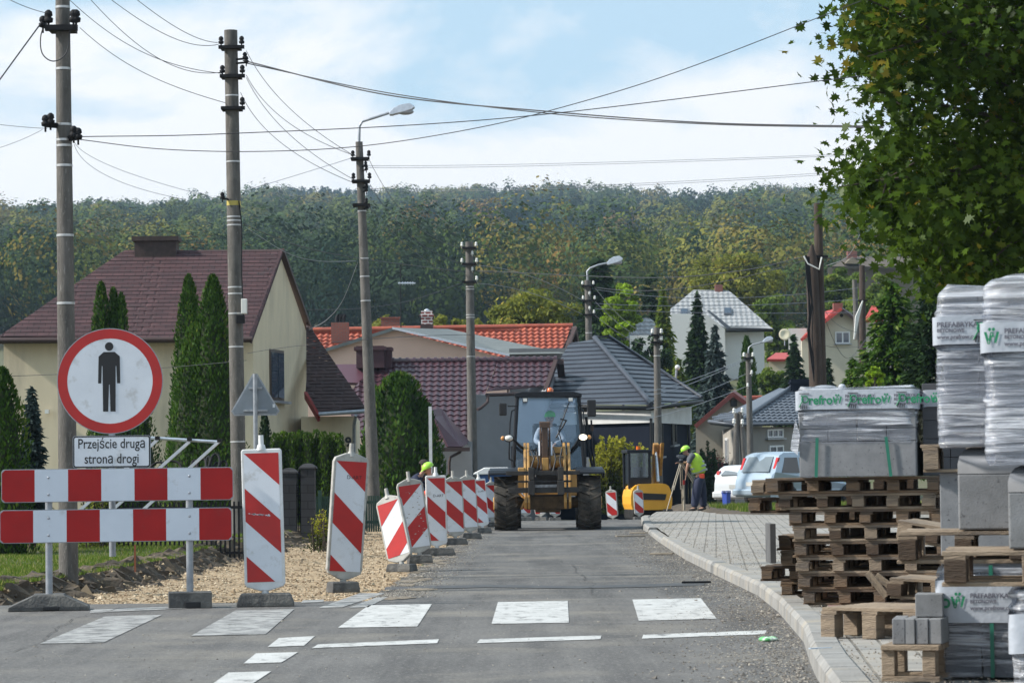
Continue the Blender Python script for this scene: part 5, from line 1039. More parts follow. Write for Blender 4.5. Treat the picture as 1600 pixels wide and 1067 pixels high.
def spruce(name, label, px, pt, pb, hw, Y, m, leaf=.25, n=9000, seed=1, layers=14, base=None, group=None, cat='conifer', tip=.9):
    r = np.random.default_rng(seed); b = at(px, pb, Y); gz = float(G(b.x, Y)) if base is None else base; t_ = at(px, pt, Y); H = t_.z - gz; z0 = b.z - gz; Rr_ = hw / S(Y)
    th = thing(name, label, cat, (b.x, Y, gz), 0, group); Hc = H - max(z0, 0.3); zb = H - Hc
    h = 1 - r.random(n) ** .62; ly = np.floor(h * layers); fr = h * layers - ly; nb = 9
    off = r.uniform(0, 6.28, layers + 1)[ly.astype(int)]; a = off + np.round(r.uniform(0, nb, n)) * 6.283 / nb + r.normal(0, .12, n)
    rad = (1 - h) ** tip * Rr_ * (.82 + .3 * np.sin(a * 2 + ly * 1.7) * .5 + r.normal(0, .1, n)); q = r.random(n) ** .6
    P = np.stack([np.cos(a) * rad * q, np.sin(a) * rad * q, zb + (ly + .5) / layers * Hc - q * rad * .28 + r.normal(0, Hc / layers * .22, n)], 1)
    t2 = unit(np.stack([np.cos(a) + r.normal(0, .4, n), np.sin(a) + r.normal(0, .4, n), r.normal(-.35, .35, n)], 1)); b2 = unit(np.cross(t2, np.array([[0, 0, 1.]]) + r.normal(0, .5, (n, 3)))); s_ = (r.uniform(.6, 1.5, n) * leaf)[:, None] * .5
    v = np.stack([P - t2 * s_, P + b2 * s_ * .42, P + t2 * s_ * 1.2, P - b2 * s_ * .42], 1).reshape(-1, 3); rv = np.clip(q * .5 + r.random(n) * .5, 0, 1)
    npmesh('crown', v, 4, m, th, attrs={'rv': rv}); s_ = MB(); s_.cyl((0, 0, -.3), (0, 0, H * .96), max(.07, Rr_ * .09), .02, n=8); s_.build('trunk', M_bark, th); return th
L_thuja = leafmat('thuja_leaf', (.018, .045, .008, 1), (.065, .135, .017, 1), (.13, .17, .03, 1), .3)
L_dark = leafmat('dark_conifer_leaf', (.010, .022, .010, 1), (.030, .058, .020, 1), None, .2)
L_darkb = leafmat('blue_spruce_leaf', (.022, .036, .034, 1), (.06, .085, .08, 1), None, .2)
L_oliv = leafmat('olive_leaf', (.09, .11, .016, 1), (.24, .25, .04, 1), (.38, .28, .05, 1), .45)
L_lime = leafmat('lime_leaf', (.12, .18, .02, 1), (.32, .48, .03, 1), None, .45)
L_green = leafmat('green_leaf', (.06, .10, .016, 1), (.16, .23, .035, 1), (.28, .26, .05, 1), .45)
L_yel = leafmat('yellow_shrub_leaf', (.03, .045, .008, 1), (.34, .33, .03, 1), (.55, .48, .05, 1), .4)
L_hedge = leafmat('hedge_leaf', (.025, .05, .008, 1), (.09, .17, .018, 1), (.14, .22, .03, 1), .3)
L_maple = leafmat('maple_leaf', (.020, .045, .006, 1), (.060, .10, .010, 1), (.22, .15, .02, 1), .38, .4)
thuja('thuja', 'small clump of three pointed thujas behind the top of the round sign', [(160, 441, 27, 800), (178, 449, 22, 800), (191, 458, 22, 800)], 62, L_thuja, seed=3, base=-.1, dens=1.3, tip=.42)
thuja('thuja', 'slim tall thuja just left of the broadest one, before the cream wall', [(297, 430, 41, 800)], 60, L_thuja, seed=5, base=-.1, dens=1.4, tip=.52)
thuja('thuja', 'broadest tall thuja touching the second concrete pole', [(335, 430, 54, 800), (306, 505, 56, 800)], 57, L_thuja, seed=7, base=-.1, dens=1.4, tip=.52)
thuja('thuja', 'large dark rounded conifer cut by the left edge of the picture', [(4, 575, 56, 840)], 40, L_thuja, leaf=.06, seed=9, base=-.1, dens=1.5, tip=.5)
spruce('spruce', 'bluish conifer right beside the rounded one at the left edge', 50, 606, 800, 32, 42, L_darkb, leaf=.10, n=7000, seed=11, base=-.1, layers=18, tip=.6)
thuja('thuja', 'dark thuja hidden behind the round sign and nearest pole', [(215, 600, 45, 800)], 64, L_thuja, seed=12, base=-.1, tip=.5)
thuja('hedge', 'clipped green thuja hedge in front of the cream wing', [(432 + i * 12.5, 672 + (i * 7) % 5 + (5 if i in (0, 8) else 0), 12, 790) for i in range(9)], 62, L_hedge, leaf=.06, seed=15, base=-.1, dens=1.5, cat='hedge', tip=.22)
thuja('round_conifer', 'big bushy dark green conifer between the third pole and the purple roof', [(626, 583, 70, 800), (592, 605, 36, 800), (662, 625, 38, 800)], 74, L_dark2 if 'L_dark2' in globals() else L_thuja, leaf=.12, seed=17, base=-.2, dens=2.2, cat='conifer', tip=.42)
thuja('thuja', 'small conifer behind the post of the triangular sign', [(415, 640, 22, 800)], 66, L_dark, seed=18, base=-.1, tip=.6)
# trees beyond the houses
mg = 'trees between the houses and the forest'
broad_tree('garden_tree', 'wide yellow-green tree behind the orange roof, left of the farther street lamp', (752, 918, 446, 545), 150, L_oliv, 9000, .24, 21, 80, mg)
broad_tree('garden_tree', 'low yellowing tree peeping over the orange roof near the brick chimneys', (640, 770, 488, 560), 145, L_oliv, 5000, .22, 22, 50, mg)
broad_tree('garden_tree', 'small yellow tree seen between the third pole and the brick chimney', (560, 640, 490, 560), 148, L_oliv, 3000, .22, 23, 40, mg)
broad_tree('lime_tree', 'bright lime green tree right of the farther street lamp', (938, 1004, 434, 545), 155, L_lime, 11000, .24, 24, 60, mg)
spruce('pine', 'dark pine rising behind the farther street lamp', 938, 404, 560, 50, 175, L_dark, .5, 7000, 25, 9, group=mg, tip=.45)
broad_tree('pine', 'dark bluish pine crown right of the bright lime green tree', (995, 1032, 420, 540), 180, L_dark, 3500, .35, 26, 30, mg)
spruce('spruce', 'tall narrow conifer left of the white hillside house', 1038, 450, 620, 34, 150, L_green, .3, 7000, 27, 16, group=mg)
spruce('spruce', 'dark green conifer covering the middle of the white hillside house', 1092, 458, 650, 40, 145, L_dark, .3, 9000, 28, 18, group=mg)
spruce('spruce', 'bluish spruce below the white hillside house', 1120, 508, 700, 50, 135, L_darkb, .26, 9000, 29, 16, group=mg)
spruce('spruce', 'green conifer over the ridge of the dark grey roof', 1062, 560, 690, 45, 138, L_green, .26, 6000, 30, 12, group=mg)
broad_tree('garden_tree', 'dark bushes left of the hillside conifers above the dark grey roof', (960, 1060, 520, 620), 142, L_dark, 5000, .25, 31, 40, mg)
thuja('thuja', 'bright green thuja below the white hillside house', [(1169, 526, 23, 690)], 132, L_thuja, leaf=.14, seed=32, dens=2.5, base=1.2, group=mg, tip=.55)
spruce('spruce', 'dark spruce left of the tall timber pole, before the beige gable', 1243, 524, 680, 44, 135, L_dark, .24, 8000, 33, 16, group=mg)
spruce('spruce', 'short dark conifer just right of the timber pole foot', 1296, 560, 700, 30, 132, L_dark, .24, 5000, 34, 12, group=mg)
broad_tree('garden_tree', 'big yellowing tree crown above the white hillside house', (1066, 1232, 386, 500), 225, L_oliv, 9000, .34, 35, 90, mg)
broad_tree('garden_tree', 'green tree filling the gap between the white house and the red roofed one', (1170, 1262, 440, 600), 205, L_green, 7000, .32, 36, 60, mg)
broad_tree('garden_tree', 'light green tree behind the beige gable house', (1262, 1350, 400, 520), 200, L_green, 10000, .3, 37, 60, mg)
broad_tree('garden_tree', 'darker green tree behind the smaller timber pole', (1320, 1420, 420, 540), 190, L_green, 7000, .3, 38, 60, mg)
broad_tree('garden_tree', 'bushy green growth under the hillside houses', (1180, 1240, 570, 640), 140, L_green, 4000, .2, 39, 40, mg)
broad_tree('garden_tree', 'dark green trees at the foot of the hill behind the second pole', (880, 960, 470, 600), 160, L_dark, 4000, .3, 40, 40, mg)
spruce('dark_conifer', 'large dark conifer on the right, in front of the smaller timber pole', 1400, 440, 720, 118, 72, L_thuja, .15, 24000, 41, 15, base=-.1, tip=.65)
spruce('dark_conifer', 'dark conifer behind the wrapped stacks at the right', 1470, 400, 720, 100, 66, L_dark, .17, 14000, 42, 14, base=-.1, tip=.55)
spruce('dark_conifer', 'low green conifer right of the tall timber pole', 1335, 560, 720, 45, 76, L_thuja, .13, 8000, 43, 12, base=-.1, tip=.6)
broad_tree('shrub', 'yellow-leaved shrub peeping over the wrapped blocks', (1352, 1384, 560, 625), 64, L_lime, 900, .12, 44, 20, None, base=0, cat='shrub')
# yellow shrub by the excavator : upright shoots
def shoots(name, label, box, Y, m, n_s, seed, leaf=.07, base=-.1, cat='shrub'):
    x0, x1, y0, y1 = box; r = np.random.default_rng(seed); c = at((x0 + x1) / 2, y1, Y); th = thing(name, label, cat, (c.x, Y, base)); P = []; rv = []; s_ = MB()
    for i in range(n_s):
        f = r.random(); x = at(x0 + (x1 - x0) * f, 700, Y).x - c.x; H = at(800, y0, Y).z - base; H *= (.55 + .45 * r.random()) * (1 - .35 * abs(f - .42) * 2 * r.random()); yo = r.uniform(-.8, .8); lx = r.normal(0, .08)
        s_.tube([(x, yo, 0), (x + lx * H * .5, yo, H * .5), (x + lx * H, yo, H)], .015, 4, caps=False)
        k = int(200 * H / 2); h = r.random(k); P.append(np.stack([x + lx * h * H + r.normal(0, .11, k) * (1.2 - h), yo + r.normal(0, .11, k), h * H], 1)); rv.append(np.clip((h - .35) * 1.3 * (.6 + .5 * r.random(k)), 0, 1))
    P = np.concatenate(P); rv = np.concatenate(rv); Nn = unit(r.normal(size=P.shape)); npmesh('foliage', leafquads(P, Nn, r.uniform(.7, 1.5, len(P)) * leaf, r, .5), 4, m, th, attrs={'rv': rv}); s_.build('stems', M_bark, th); return th
shoots('yellow_shrub', 'yellow-tipped upright shrub behind the mini excavator and beacons', (930, 1012, 676, 800), 88, L_yel, 85, 51, .10)
shoots('garden_plant', 'yellowish low plant at the foot of the green fence', (488, 522, 788, 812), 45, L_yel, 30, 52, .04, -.06, 'plant')
shoots('garden_plant', 'small bush of tall weeds between the nearest pole and the cream wall', (145, 172, 680, 800), 42, L_oliv, 24, 53, .05, -.06, 'plant')
shoots('garden_plant', 'low dark shrub before the pale house by the balcony', (1090, 1115, 690, 800), 98, L_dark, 30, 54, .10, -.1, 'plant')
# ---------------- maple on the right ----------------
mt = thing('maple_tree', 'large near maple tree filling the top right corner', 'tree', (9.4, 35, 0))
r = np.random.default_rng(77)
by = [-320, -100, 0, 40, 100, 130, 190, 232, 262, 300, 340, 368, 400, 430]; bx = [1560, 1395, 1352, 1330, 1362, 1356, 1402, 1388, 1332, 1332, 1370, 1408, 1428, 1480]
cl = []; 
while len(cl) < 330:
    py = r.uniform(-330, 425); px = r.uniform(1330, 1960)
    if px > np.interp(py, by, bx) + 26 and not (py > 400 and px < 1500): cl.append((px, py, r.uniform(31.5, 38.5), .36))
fr_ = []
for py in np.arange(-20, 425, 17): fr_.append((np.interp(py, by, bx) + r.uniform(12, 30), py, r.uniform(32, 36), .08))
for px in np.arange(1470, 1640, 14): fr_.append((px, 428 + r.uniform(-8, 8), r.uniform(32, 36), .16))
allc = cl + fr_
Cc = np.array([tuple(at(a, b, c_)) for a, b, c_, _ in allc]); sg_ = np.array([q[3] for q in allc]); wts = np.where(sg_ > .2, 1, .32); wts = wts / wts.sum()
n = 54000; k = r.choice(len(allc), n, p=wts); P = Cc[k] + r.normal(size=(n, 3)) * sg_[k][:, None] * np.array([.95, .95, .75])
mp_ = np.array([(0, -.5), (.10, -.16), (.42, -.30), (.33, -.06), (.52, .10), (.26, .16), (.22, .36), (.08, .26), (0, .56), (-.08, .26), (-.22, .36), (-.26, .16), (-.52, .10), (-.33, -.06), (-.42, -.30), (-.10, -.16)])
Nn = unit(r.normal(size=(n, 3)) * .75 + np.array([0, -.25, .75])); t_ = unit(np.cross(Nn, r.normal(size=(n, 3)))); b_ = np.cross(Nn, t_); sz = r.uniform(.08, .165, n)[:, None, None]
cup = (np.abs(mp_[:, 0]) * .25)[None, :, None] * Nn[:, None, :]
v = P[:, None, :] + (t_[:, None, :] * mp_[None, :, :1] + b_[:, None, :] * mp_[None, :, 1:2] - cup) * sz
crv = np.random.default_rng(5).random(len(allc)); rv = np.clip(.12 + .5 * crv[k] + r.random(n) * .30 + (r.random(n) > .994) * .3, 0, 1)
npmesh('crown', (v.reshape(-1, 3) - np.array([9.4, 35, 0])), 16, L_maple, mt, attrs={'rv': rv})
s_ = MB(); s_.tube([(9.4, 35, -.2), (9.3, 35, 2), (9.1, 35, 4.2), (8.9, 35, 6.5), (8.8, 35, 9)], [.30, .25, .21, .14, .05], 12)
for i, q in enumerate(Cc[::4]):
    q = Vector(q); st = V(9.15, 35, 2.6 + 4.5 * random.random()); md = st.lerp(q, .55) + V(0, 0, .35); s_.tube([st, md, q, q + (q - md) * .15], [.07, .035, .012, .004], 6)
for q in Cc[len(cl):]:
    q = Vector(q); j = min(range(len(cl)), key=lambda i_: (Vector(Cc[i_]) - q).length); s_.tube([Vector(Cc[j]), Vector(Cc[j]).lerp(q, .6) + V(0, 0, -.05), q], [.014, .008, .003], 5)
s_.build('trunk', M_bark, mt, world=True)
# ---------------- forest on the hill ----------------
r = np.random.default_rng(99); pts = []
y = 330.0
while y < 1660:
    hw = y * .205 + 34; sp = 5.6 + y * .0010; x = -hw + r.uniform(0, sp)
    while x < hw: pts.append((x + r.normal(0, 1.6), y + r.normal(0, 1.8))); x += sp * r.uniform(.7, 1.3)
    y += sp * (1.0 if y < 700 else 1.25)
pts = np.array(pts); n = len(pts); px_ = 800 + pts[:, 0] / pts[:, 1] * 4500; gz = G(pts[:, 0], pts[:, 1]); py_ = 745 - (gz + 6) / pts[:, 1] * 4500
sn = sines(61, 7, .008, .03)(pts[:, 0], pts[:, 1]); cn = sines(62, 7, .012, .05)(pts[:, 0], pts[:, 1]); jit = 9 * cn
pine = (px_ > 610) & (py_ + jit > 322) & (py_ + jit < np.interp(px_, [610, 700, 1000, 1150, 1400], [352, 372, 378, 350, 345]))
pine |= (px_ < 610) & (((py_ + jit < 345) & (px_ > 430)) | (sn > 1.15))
light = (px_ > 430) & (py_ + jit > np.interp(px_, [430, 1000, 1400], [365, 378, 350])) & (py_ + jit < np.interp(px_, [430, 650, 900, 1400], [405, 412, 425, 420]))
dark = (px_ > 380) & (px_ < 770) & (py_ + jit > 418); dark |= (px_ < 120) & (py_ > 395); dark |= (sn < -1.2) & ~light
con = r.random(n) < np.where(pine, .80, .07)
pal = np.array([(.055, .085, .026), (.090, .112, .028), (.15, .15, .036), (.175, .145, .040), (.18, .115, .038), (.038, .062, .032)])
w_ = np.clip(np.stack([1.0 + 0 * sn, .8 + 0 * sn, .6 + cn * .5, .28 + cn * .3, .08 + cn * .12, .6 + sn * .5], 1), .02, 3)
w_[light] *= np.array([.5, 1.4, 2.6, .9, .3, .1]); w_[dark] *= np.array([.8, .25, .10, .05, .02, 3.5]); w_ /= w_.sum(1, keepdims=True); ci = (w_.cumsum(1) > r.random((n, 1))).argmax(1)
col = pal[ci] * r.uniform(.82, 1.2, (n, 1)) * np.where(light, 1.15, np.where(dark, .85, 1.0))[:, None]; col[con] = np.array([.017, .036, .026]) * r.uniform(.75, 1.35, (con.sum(), 1))
rr_ = np.where(con, r.uniform(2.3, 3.8, n), np.where(light, r.uniform(2.0, 3.6, n), r.choice([2.4, 3.6, 5.0, 7.0], n) * r.uniform(.85, 1.15, n))); hz = np.where(con, r.uniform(10, 15, n), 4.5 + rr_ * r.uniform(1.2, 1.9, n))
VV = []; CC = []
for i in range(n):
    K = int(min(800, max(210, 290 * (900 / pts[i, 1]) ** 1.3 * (rr_[i] / 3.4) ** 1.2))); lk = max(.45, min(1.15, pts[i, 1] / 950))
    if con[i]:
        h = 1 - r.random(K) ** .7; a = r.uniform(0, 6.28, K); q = r.uniform(.55, 1, K); rad = rr_[i] * (1 - h) ** .5 * q
        P = np.stack([np.cos(a) * rad, np.sin(a) * rad, hz[i] * (.25 + .75 * h)], 1); Nn = np.stack([np.cos(a), np.sin(a), .5 + 0 * a], 1) + r.normal(0, .3, (K, 3)); ls = .85
    else:
        u = unit(r.normal(size=(K, 3))); ph = r.uniform(0, 6.28, 3); lob = 1 + .18 * np.sin(u[:, 0] * 6 + ph[0]) + .16 * np.sin(u[:, 1] * 7 + ph[1]) + .15 * np.sin(u[:, 2] * 8 + ph[2])
        P = u * (lob * r.uniform(.86, 1.0, K))[:, None] * np.array([rr_[i], rr_[i], hz[i] * .40]) + np.array([0, 0, hz[i] * .60]); Nn = u + r.normal(0, .2, (K, 3)); ls = 1.18
    m_ = (P[:, 1] < 1.2) | (P[:, 2] > hz[i] * .75); P = P[m_]; Nn = unit(Nn[m_]); kk = len(P)
    P = P + np.array([pts[i, 0], pts[i, 1], gz[i] - .8]); VV.append(leafquads(P, Nn, r.uniform(.6, 1.3, kk) * ls * lk, r, .8)); CC.append(np.clip(col[i][None] * r.uniform(.9, 1.1, (kk, 1)), 0, 1))
VV = np.concatenate(VV); CC = np.concatenate(CC); CC = np.concatenate([CC, np.ones((len(CC), 1))], 1)
m = bpy.data.materials.new('forest_leaves'); m.use_nodes = True; t = m.node_tree; t.nodes.clear(); a_ = N(t, 'ShaderNodeAttribute', attribute_name='tc'); d_ = N(t, 'ShaderNodeBsdfDiffuse'); tr = N(t, 'ShaderNodeBsdfTranslucent'); mm = N(t, 'ShaderNodeMixShader'); mm.inputs[0].default_value = .12; o_ = N(t, 'ShaderNodeOutputMaterial')
t.links.new(a_.outputs['Color'], d_.inputs[0]); t.links.new(a_.outputs['Color'], tr.inputs[0]); t.links.new(d_.outputs[0], mm.inputs[1]); t.links.new(tr.outputs[0], mm.inputs[2]); t.links.new(mm.outputs[0], o_.inputs[0])
kind(npmesh('forest', VV, 4, m, attrs={'tc': CC}), 'stuff')
print('forest trees', n, 'leaves', len(CC))
# ---------------- haze ----------------
mb = MB(); mb.box((0, 1180, 84), (1840, 2480, 184)); 
mh = bpy.data.materials.new('haze'); mh.use_nodes = True; t = mh.node_tree; t.nodes.clear(); pv = N(t, 'ShaderNodeVolumePrincipled'); pv.inputs['Density'].default_value = .00017; pv.inputs['Color'].default_value = (.60, .78, 1, 1); pv.inputs['Anisotropy'].default_value = .3; o_ = N(t, 'ShaderNodeOutputMaterial'); t.links.new(pv.outputs[0], o_.inputs['Volume'])
hz_o = kind(mb.build('haze', mh), 'stuff')
# ---------------- skinned figures ----------------
def skin(name, joints, edges, m, parent, root=0, sub=2, sm=True):
    keys = list(joints); idx = {k_: i for i, k_ in enumerate(keys)}
    me = bpy.data.meshes.new(name); me.from_pydata([tuple(joints[k_][0]) for k_ in keys], [(idx[a], idx[b]) for a, b in edges], []); me.update()
    o = bpy.data.objects.new(name, me); COL.objects.link(o); o.parent = parent; me.materials.append(m)
    md = o.modifiers.new('skin', 'SKIN'); md.use_smooth_shade = True; md.branch_smoothing = .6
    sv = me.skin_vertices
    if not sv: me.attributes.new  # layer is created with the modifier below
    if len(me.skin_vertices) == 0:
        bm = __import__('bmesh').new(); bm.from_mesh(me); bm.verts.layers.skin.verify(); bm.to_mesh(me); bm.free()
    for i, k_ in enumerate(keys):
        r_ = joints[k_][1]; d = me.skin_vertices[0].data[i]; d.radius = r_ if isinstance(r_, tuple) else (r_, r_); d.use_root = (i == root)
    s2 = o.modifiers.new('sub', 'SUBSURF'); s2.levels = sub; s2.render_levels = sub
    # bake to a plain mesh
    bpy.context.view_layer.update(); dg = bpy.context.evaluated_depsgraph_get(); nm = bpy.data.meshes.new_from_object(o.evaluated_get(dg)); o.modifiers.clear(); o.data = nm; nm.name = name
    for p in nm.polygons: p.use_smooth = True
    if not nm.materials: nm.materials.append(m)
    return o
M_skin = mat('skin', (.42, .24, .17, 1), .6, (.38, .21, .15, 1), 8)
M_hiv = mat('hi_vis_lime', (.48, .72, .05, 1), .7, (.40, .62, .04, 1), 6); M_refl = mat('reflective_grey', (.30, .33, .33, 1), .4); M_navyc = mat('work_trousers', (.012, .017, .045, 1), .85, (.02, .027, .06, 1), 7); M_greyc = mat('grey_cloth', (.09, .10, .12, 1), .85, (.07, .08, .09, 1), 7)
M_boot = mat('boots', (.03, .025, .02, 1), .8); M_hel = mat('lime_helmet', (.36, .68, .06, 1), .4); M_orange = mat('orange_red_jacket', (.62, .07, .03, 1), .7); M_hair = mat('dark_hair', (.03, .022, .018, 1), .9)
def hand(j, e, base, wr, d, side, r=.010, curl=V(0, 0, -.02), tag_=''):
    # five short finger chains rooted in the palm
    d = Vector(d).normalized(); side = Vector(side).normalized(); palm = tag_ + 'palm'; j[palm] = (Vector(wr) + d * .055, .03); e.append((base, palm))
    for i, (o_, ln) in enumerate(((-.03, .07), (-.011, .08), (.011, .075), (.028, .06))):
        a = tag_ + 'f%da' % i; b = tag_ + 'f%db' % i; k0 = tag_ + 'f%dk' % i; j[k0] = (Vector(wr) + d * .085 + side * o_, r); j[a] = (Vector(wr) + d * (.085 + ln * .5) + side * o_ * 1.1, r * .95); j[b] = (Vector(wr) + d * (.085 + ln * .9) + side * o_ * 1.1 + curl, r * .8); e += [(palm, k0), (k0, a), (a, b)]
    j[tag_ + 't0'] = (Vector(wr) + d * .04 + side * .045, r * 1.1); j[tag_ + 't1'] = (Vector(wr) + d * .08 + side * .065 + curl * .5, r); e += [(palm, tag_ + 't0'), (tag_ + 't0', tag_ + 't1')]
def head_mesh(parent, c, fwd, r=.1, cap=None, capname='helmet', tilt=0):
    """a separate unit: face features are part of the body child 'face'; returns nothing"""
    fwd = Vector(fwd).normalized(); up = V(0, 0, 1); rt = fwd.cross(up).normalized(); up = rt.cross(fwd).normalized()
    Mx = Matrix((( rt.x, fwd.x, up.x, c[0]), (rt.y, fwd.y, up.y, c[1]), (rt.z, fwd.z, up.z, c[2]), (0, 0, 0, 1)))
    s_ = MB()
    for q in (-1, 1): s_.sphere((q * .034, .092, .012), (.014, .008, .009), 8, 6, mi=0, T=Mx)
    s_.tube([(-.028, .095, -.055), (0, .102, -.058), (.028, .095, -.055)], .006, 6, mi=1, T=Mx)
    s_.build('eyes_and_mouth', [M_ink, mat('lips', (.30, .10, .08, 1), .6)], parent)
    if cap:
        s_ = MB(); s_.lathe([(.118, .0), (.122, .025), (.112, .065), (.085, .10), (.04, .122), (.005, .127)], 18, T=Mx @ Matrix.Translation((0, -.005, .035)) @ Matrix.Diagonal((.92, 1.08, 1, 1)))
        s_.prism([(-.085, .09, .05), (-.06, .155, .035), (0, .175, .03), (.06, .155, .035), (.085, .09, .05)], (0, 0, .008), T=Mx)
        s_.build(capname, cap, parent)
def head_joints(j, e, neck, c, fwd):
    c = Vector(c); f = Vector(fwd).normalized(); up = V(0, 0, 1)
    j['hd0'] = (c - up * .07 + f * .015, .062); j['hd1'] = (c, (.088)); j['hd2'] = (c + up * .07, .080); j['nose'] = (c + f * .105 - up * .02, .012)
    side = f.cross(up).normalized()
    e += [(neck, 'hd0'), ('hd0', 'hd1'), ('hd1', 'hd2'), ('hd1', 'nose')]
    for q, nm in ((-1, 'el'), (1, 'er')): j[nm] = (c + side * q * .088 - f * .01, .018); e.append(('hd1', nm))
# ---------------- surveyor bending to his tripod ----------------
Yp = gp(1093, 797, .1).y; pb = at(1093, 797, Yp); sp_ = S(Yp)
man = thing('person', 'man in lime vest and navy trousers bending over a tripod where the pavement ends', 'person', (pb.x, Yp, .09))
q_ = lambda px, py, dy=0: V((px - 1093) / sp_ + (py - 797) * .0 / sp_, dy, (797 - py) / sp_)
j = {}; e = []
j['pel'] = (q_(1094, 745), (.15, .12)); j['sp1'] = (q_(1093, 732), (.14, .11)); j['sp2'] = (q_(1089, 721), (.16, .12)); j['chest'] = (q_(1085, 714), .14); j['neck'] = (q_(1078, 709), .055)
e += [('pel', 'sp1'), ('sp1', 'sp2'), ('sp2', 'chest'), ('chest', 'neck')]
hc_ = q_(1073.5, 704.5); head_joints(j, e, 'neck', hc_, (-1, .05, -.45))
for s_n, dy, ex, ey, wx, wy in (('L', -.17, 1074.5, 727, 1072.5, 741), ('R', .17, 1076, 722, 1066, 722)):
    j['sh' + s_n] = (q_(1081, 712, dy), .06); j['eb' + s_n] = (q_(ex, ey, dy * 1.2), .042); j['wr' + s_n] = (q_(wx, wy, dy * .8 + (-.0)), .028); e += [('chest', 'sh' + s_n), ('sh' + s_n, 'eb' + s_n), ('eb' + s_n, 'wr' + s_n)]
    hand(j, e, 'wr' + s_n, j['wr' + s_n][0], j['wr' + s_n][0] - j['eb' + s_n][0], (0, 1, 0), .011, V(-.01, 0, 0) if s_n == 'L' else V(-.02, 0, -.02), s_n)
for s_n, dy, kx, fx in (('L', -.1, 1088, 1085), ('R', .1, 1098, 1100)):
    j['hp' + s_n] = (q_(1093 + (2 if s_n == 'R' else -2), 750, dy), .09); j['kn' + s_n] = (q_(kx, 772, dy * 1.3), .062); j['an' + s_n] = (q_(fx, 793, dy * 1.5), .042); j['ft' + s_n] = (q_(fx - 9, 796, dy * 1.6), .035); e += [('pel', 'hp' + s_n), ('hp' + s_n, 'kn' + s_n), ('kn' + s_n, 'an' + s_n), ('an' + s_n, 'ft' + s_n)]
skin('body', j, e, M_skin, man); J = {a: b[0] for a, b in j.items()}
head_mesh(man, hc_, (-1, .05, -.45), cap=M_hel, capname='cap')
j2 = {'pel': (J['pel'] + V(0, 0, .03), (.20, .17)), 'wa': (J['pel'] + V(-.01, 0, .1), (.185, .16))}; e2 = [('pel', 'wa')]
for s_n in 'LR': j2['hp' + s_n] = (J['hp' + s_n], .165); j2['kn' + s_n] = (J['kn' + s_n], .135); j2['cf' + s_n] = (J['an' + s_n] + V(0, 0, .12), .11); j2['an' + s_n] = (J['an' + s_n] + V(0, 0, .01), .085); e2 += [('pel', 'hp' + s_n), ('hp' + s_n, 'kn' + s_n), ('kn' + s_n, 'cf' + s_n), ('cf' + s_n, 'an' + s_n)]
skin('trousers', j2, e2, M_navyc, man)
j3 = {'wa': (J['pel'] + V(-.03, 0, .06), (.20, .20)), 's1': (J['sp1'] + V(-.0, 0, .0), (.225, .22)), 's2': (J['sp2'] + V(0, 0, -.02), (.235, .225)), 'ch': (J['chest'], .20), 'nk': (J['neck'] + V(.02, 0, 0), .09)}; e3 = [('wa', 's1'), ('s1', 's2'), ('s2', 'ch'), ('ch', 'nk')]
skin('safety_vest', j3, e3, M_hiv, man)
j4 = {'c': (J['chest'], .12)}; e4 = []
for s_n in 'LR': j4['s' + s_n] = (J['sh' + s_n], .085); j4['e' + s_n] = (J['sh' + s_n].lerp(J['eb' + s_n], .85), .062); e4 += [('c', 's' + s_n), ('s' + s_n, 'e' + s_n)]
skin('shirt_sleeves', j4, e4, M_greyc, man)
s_ = MB()
for a, b, t_, rr in (('pel', 'sp1', .75, .203), ('sp1', 'sp2', .35, .218), ('sp2', 'chest', .1, .212)):
    c = j3['s1'][0].lerp(j3['s2'][0], {'pel': -.35, 'sp1': .30, 'sp2': .9}[a]); d = (J['chest'] - J['pel']).normalized(); s_.lathe([(rr, -.028), (rr + .003, 0), (rr, .028)], 20, T=Matrix.Translation(c) @ d.to_track_quat('Z', 'Y').to_matrix().to_4x4() @ Matrix.Diagonal((.93, 1.02, 1, 1)))
s_.build('reflective_stripes', M_refl, man)
s_ = MB(); s_.box(J['pel'] + V(.05, -.17, .03), (.14, .06, .13)); s_.build('tool_pouch', M_orange, man, bevel=.02)
for s_n in 'LR': skin('boot', {'a': (J['an' + s_n] + V(.02, 0, .03), .062), 'h': (J['an' + s_n] + V(.03, 0, -.02), .055), 'b': (J['ft' + s_n] + V(.06, 0, 0), .052), 't': (J['ft' + s_n] + V(-.02, 0, 0), .04)}, [('a', 'h'), ('h', 'b'), ('b', 't')], M_boot, man)
# tripod with level
tp = thing('survey_tripod', 'wooden surveying tripod with a level in front of the bending man', 'tripod', (at(1060, 797, Yp - .1).x, Yp - .1, .1)); to = lambda px, py, dy=0: at(px, py, Yp - .1) + V(0, dy, 0)
M_tp = mat('tripod_wood', (.38, .33, .26, 1), .6, (.3, .26, .2, 1), 5)
for a, b, dy in ((1040, 798, -.5), (1068, 795, .5), (1112, 796, .25)):
    e_ = to(a, b); e_.z = .10; e_.y += dy; s_ = MB(); t0 = to(1064, 722); md = t0.lerp(e_, .55); s_.cyl(t0 + V(-.02, 0, 0), md + V(-.025, 0, 0), .014); s_.cyl(t0 + V(.02, 0, 0), md + V(.025, 0, 0), .014); s_.cyl(md - (e_ - t0) * .06, e_, .017, .012); s_.box(md, (.08, .04, .05)); s_.build('leg', M_tp, tp, world=True)
s_ = MB(); s_.cyl(to(1064, 723), to(1064, 720), .07); s_.build('head_plate', M_dark, tp, world=True)
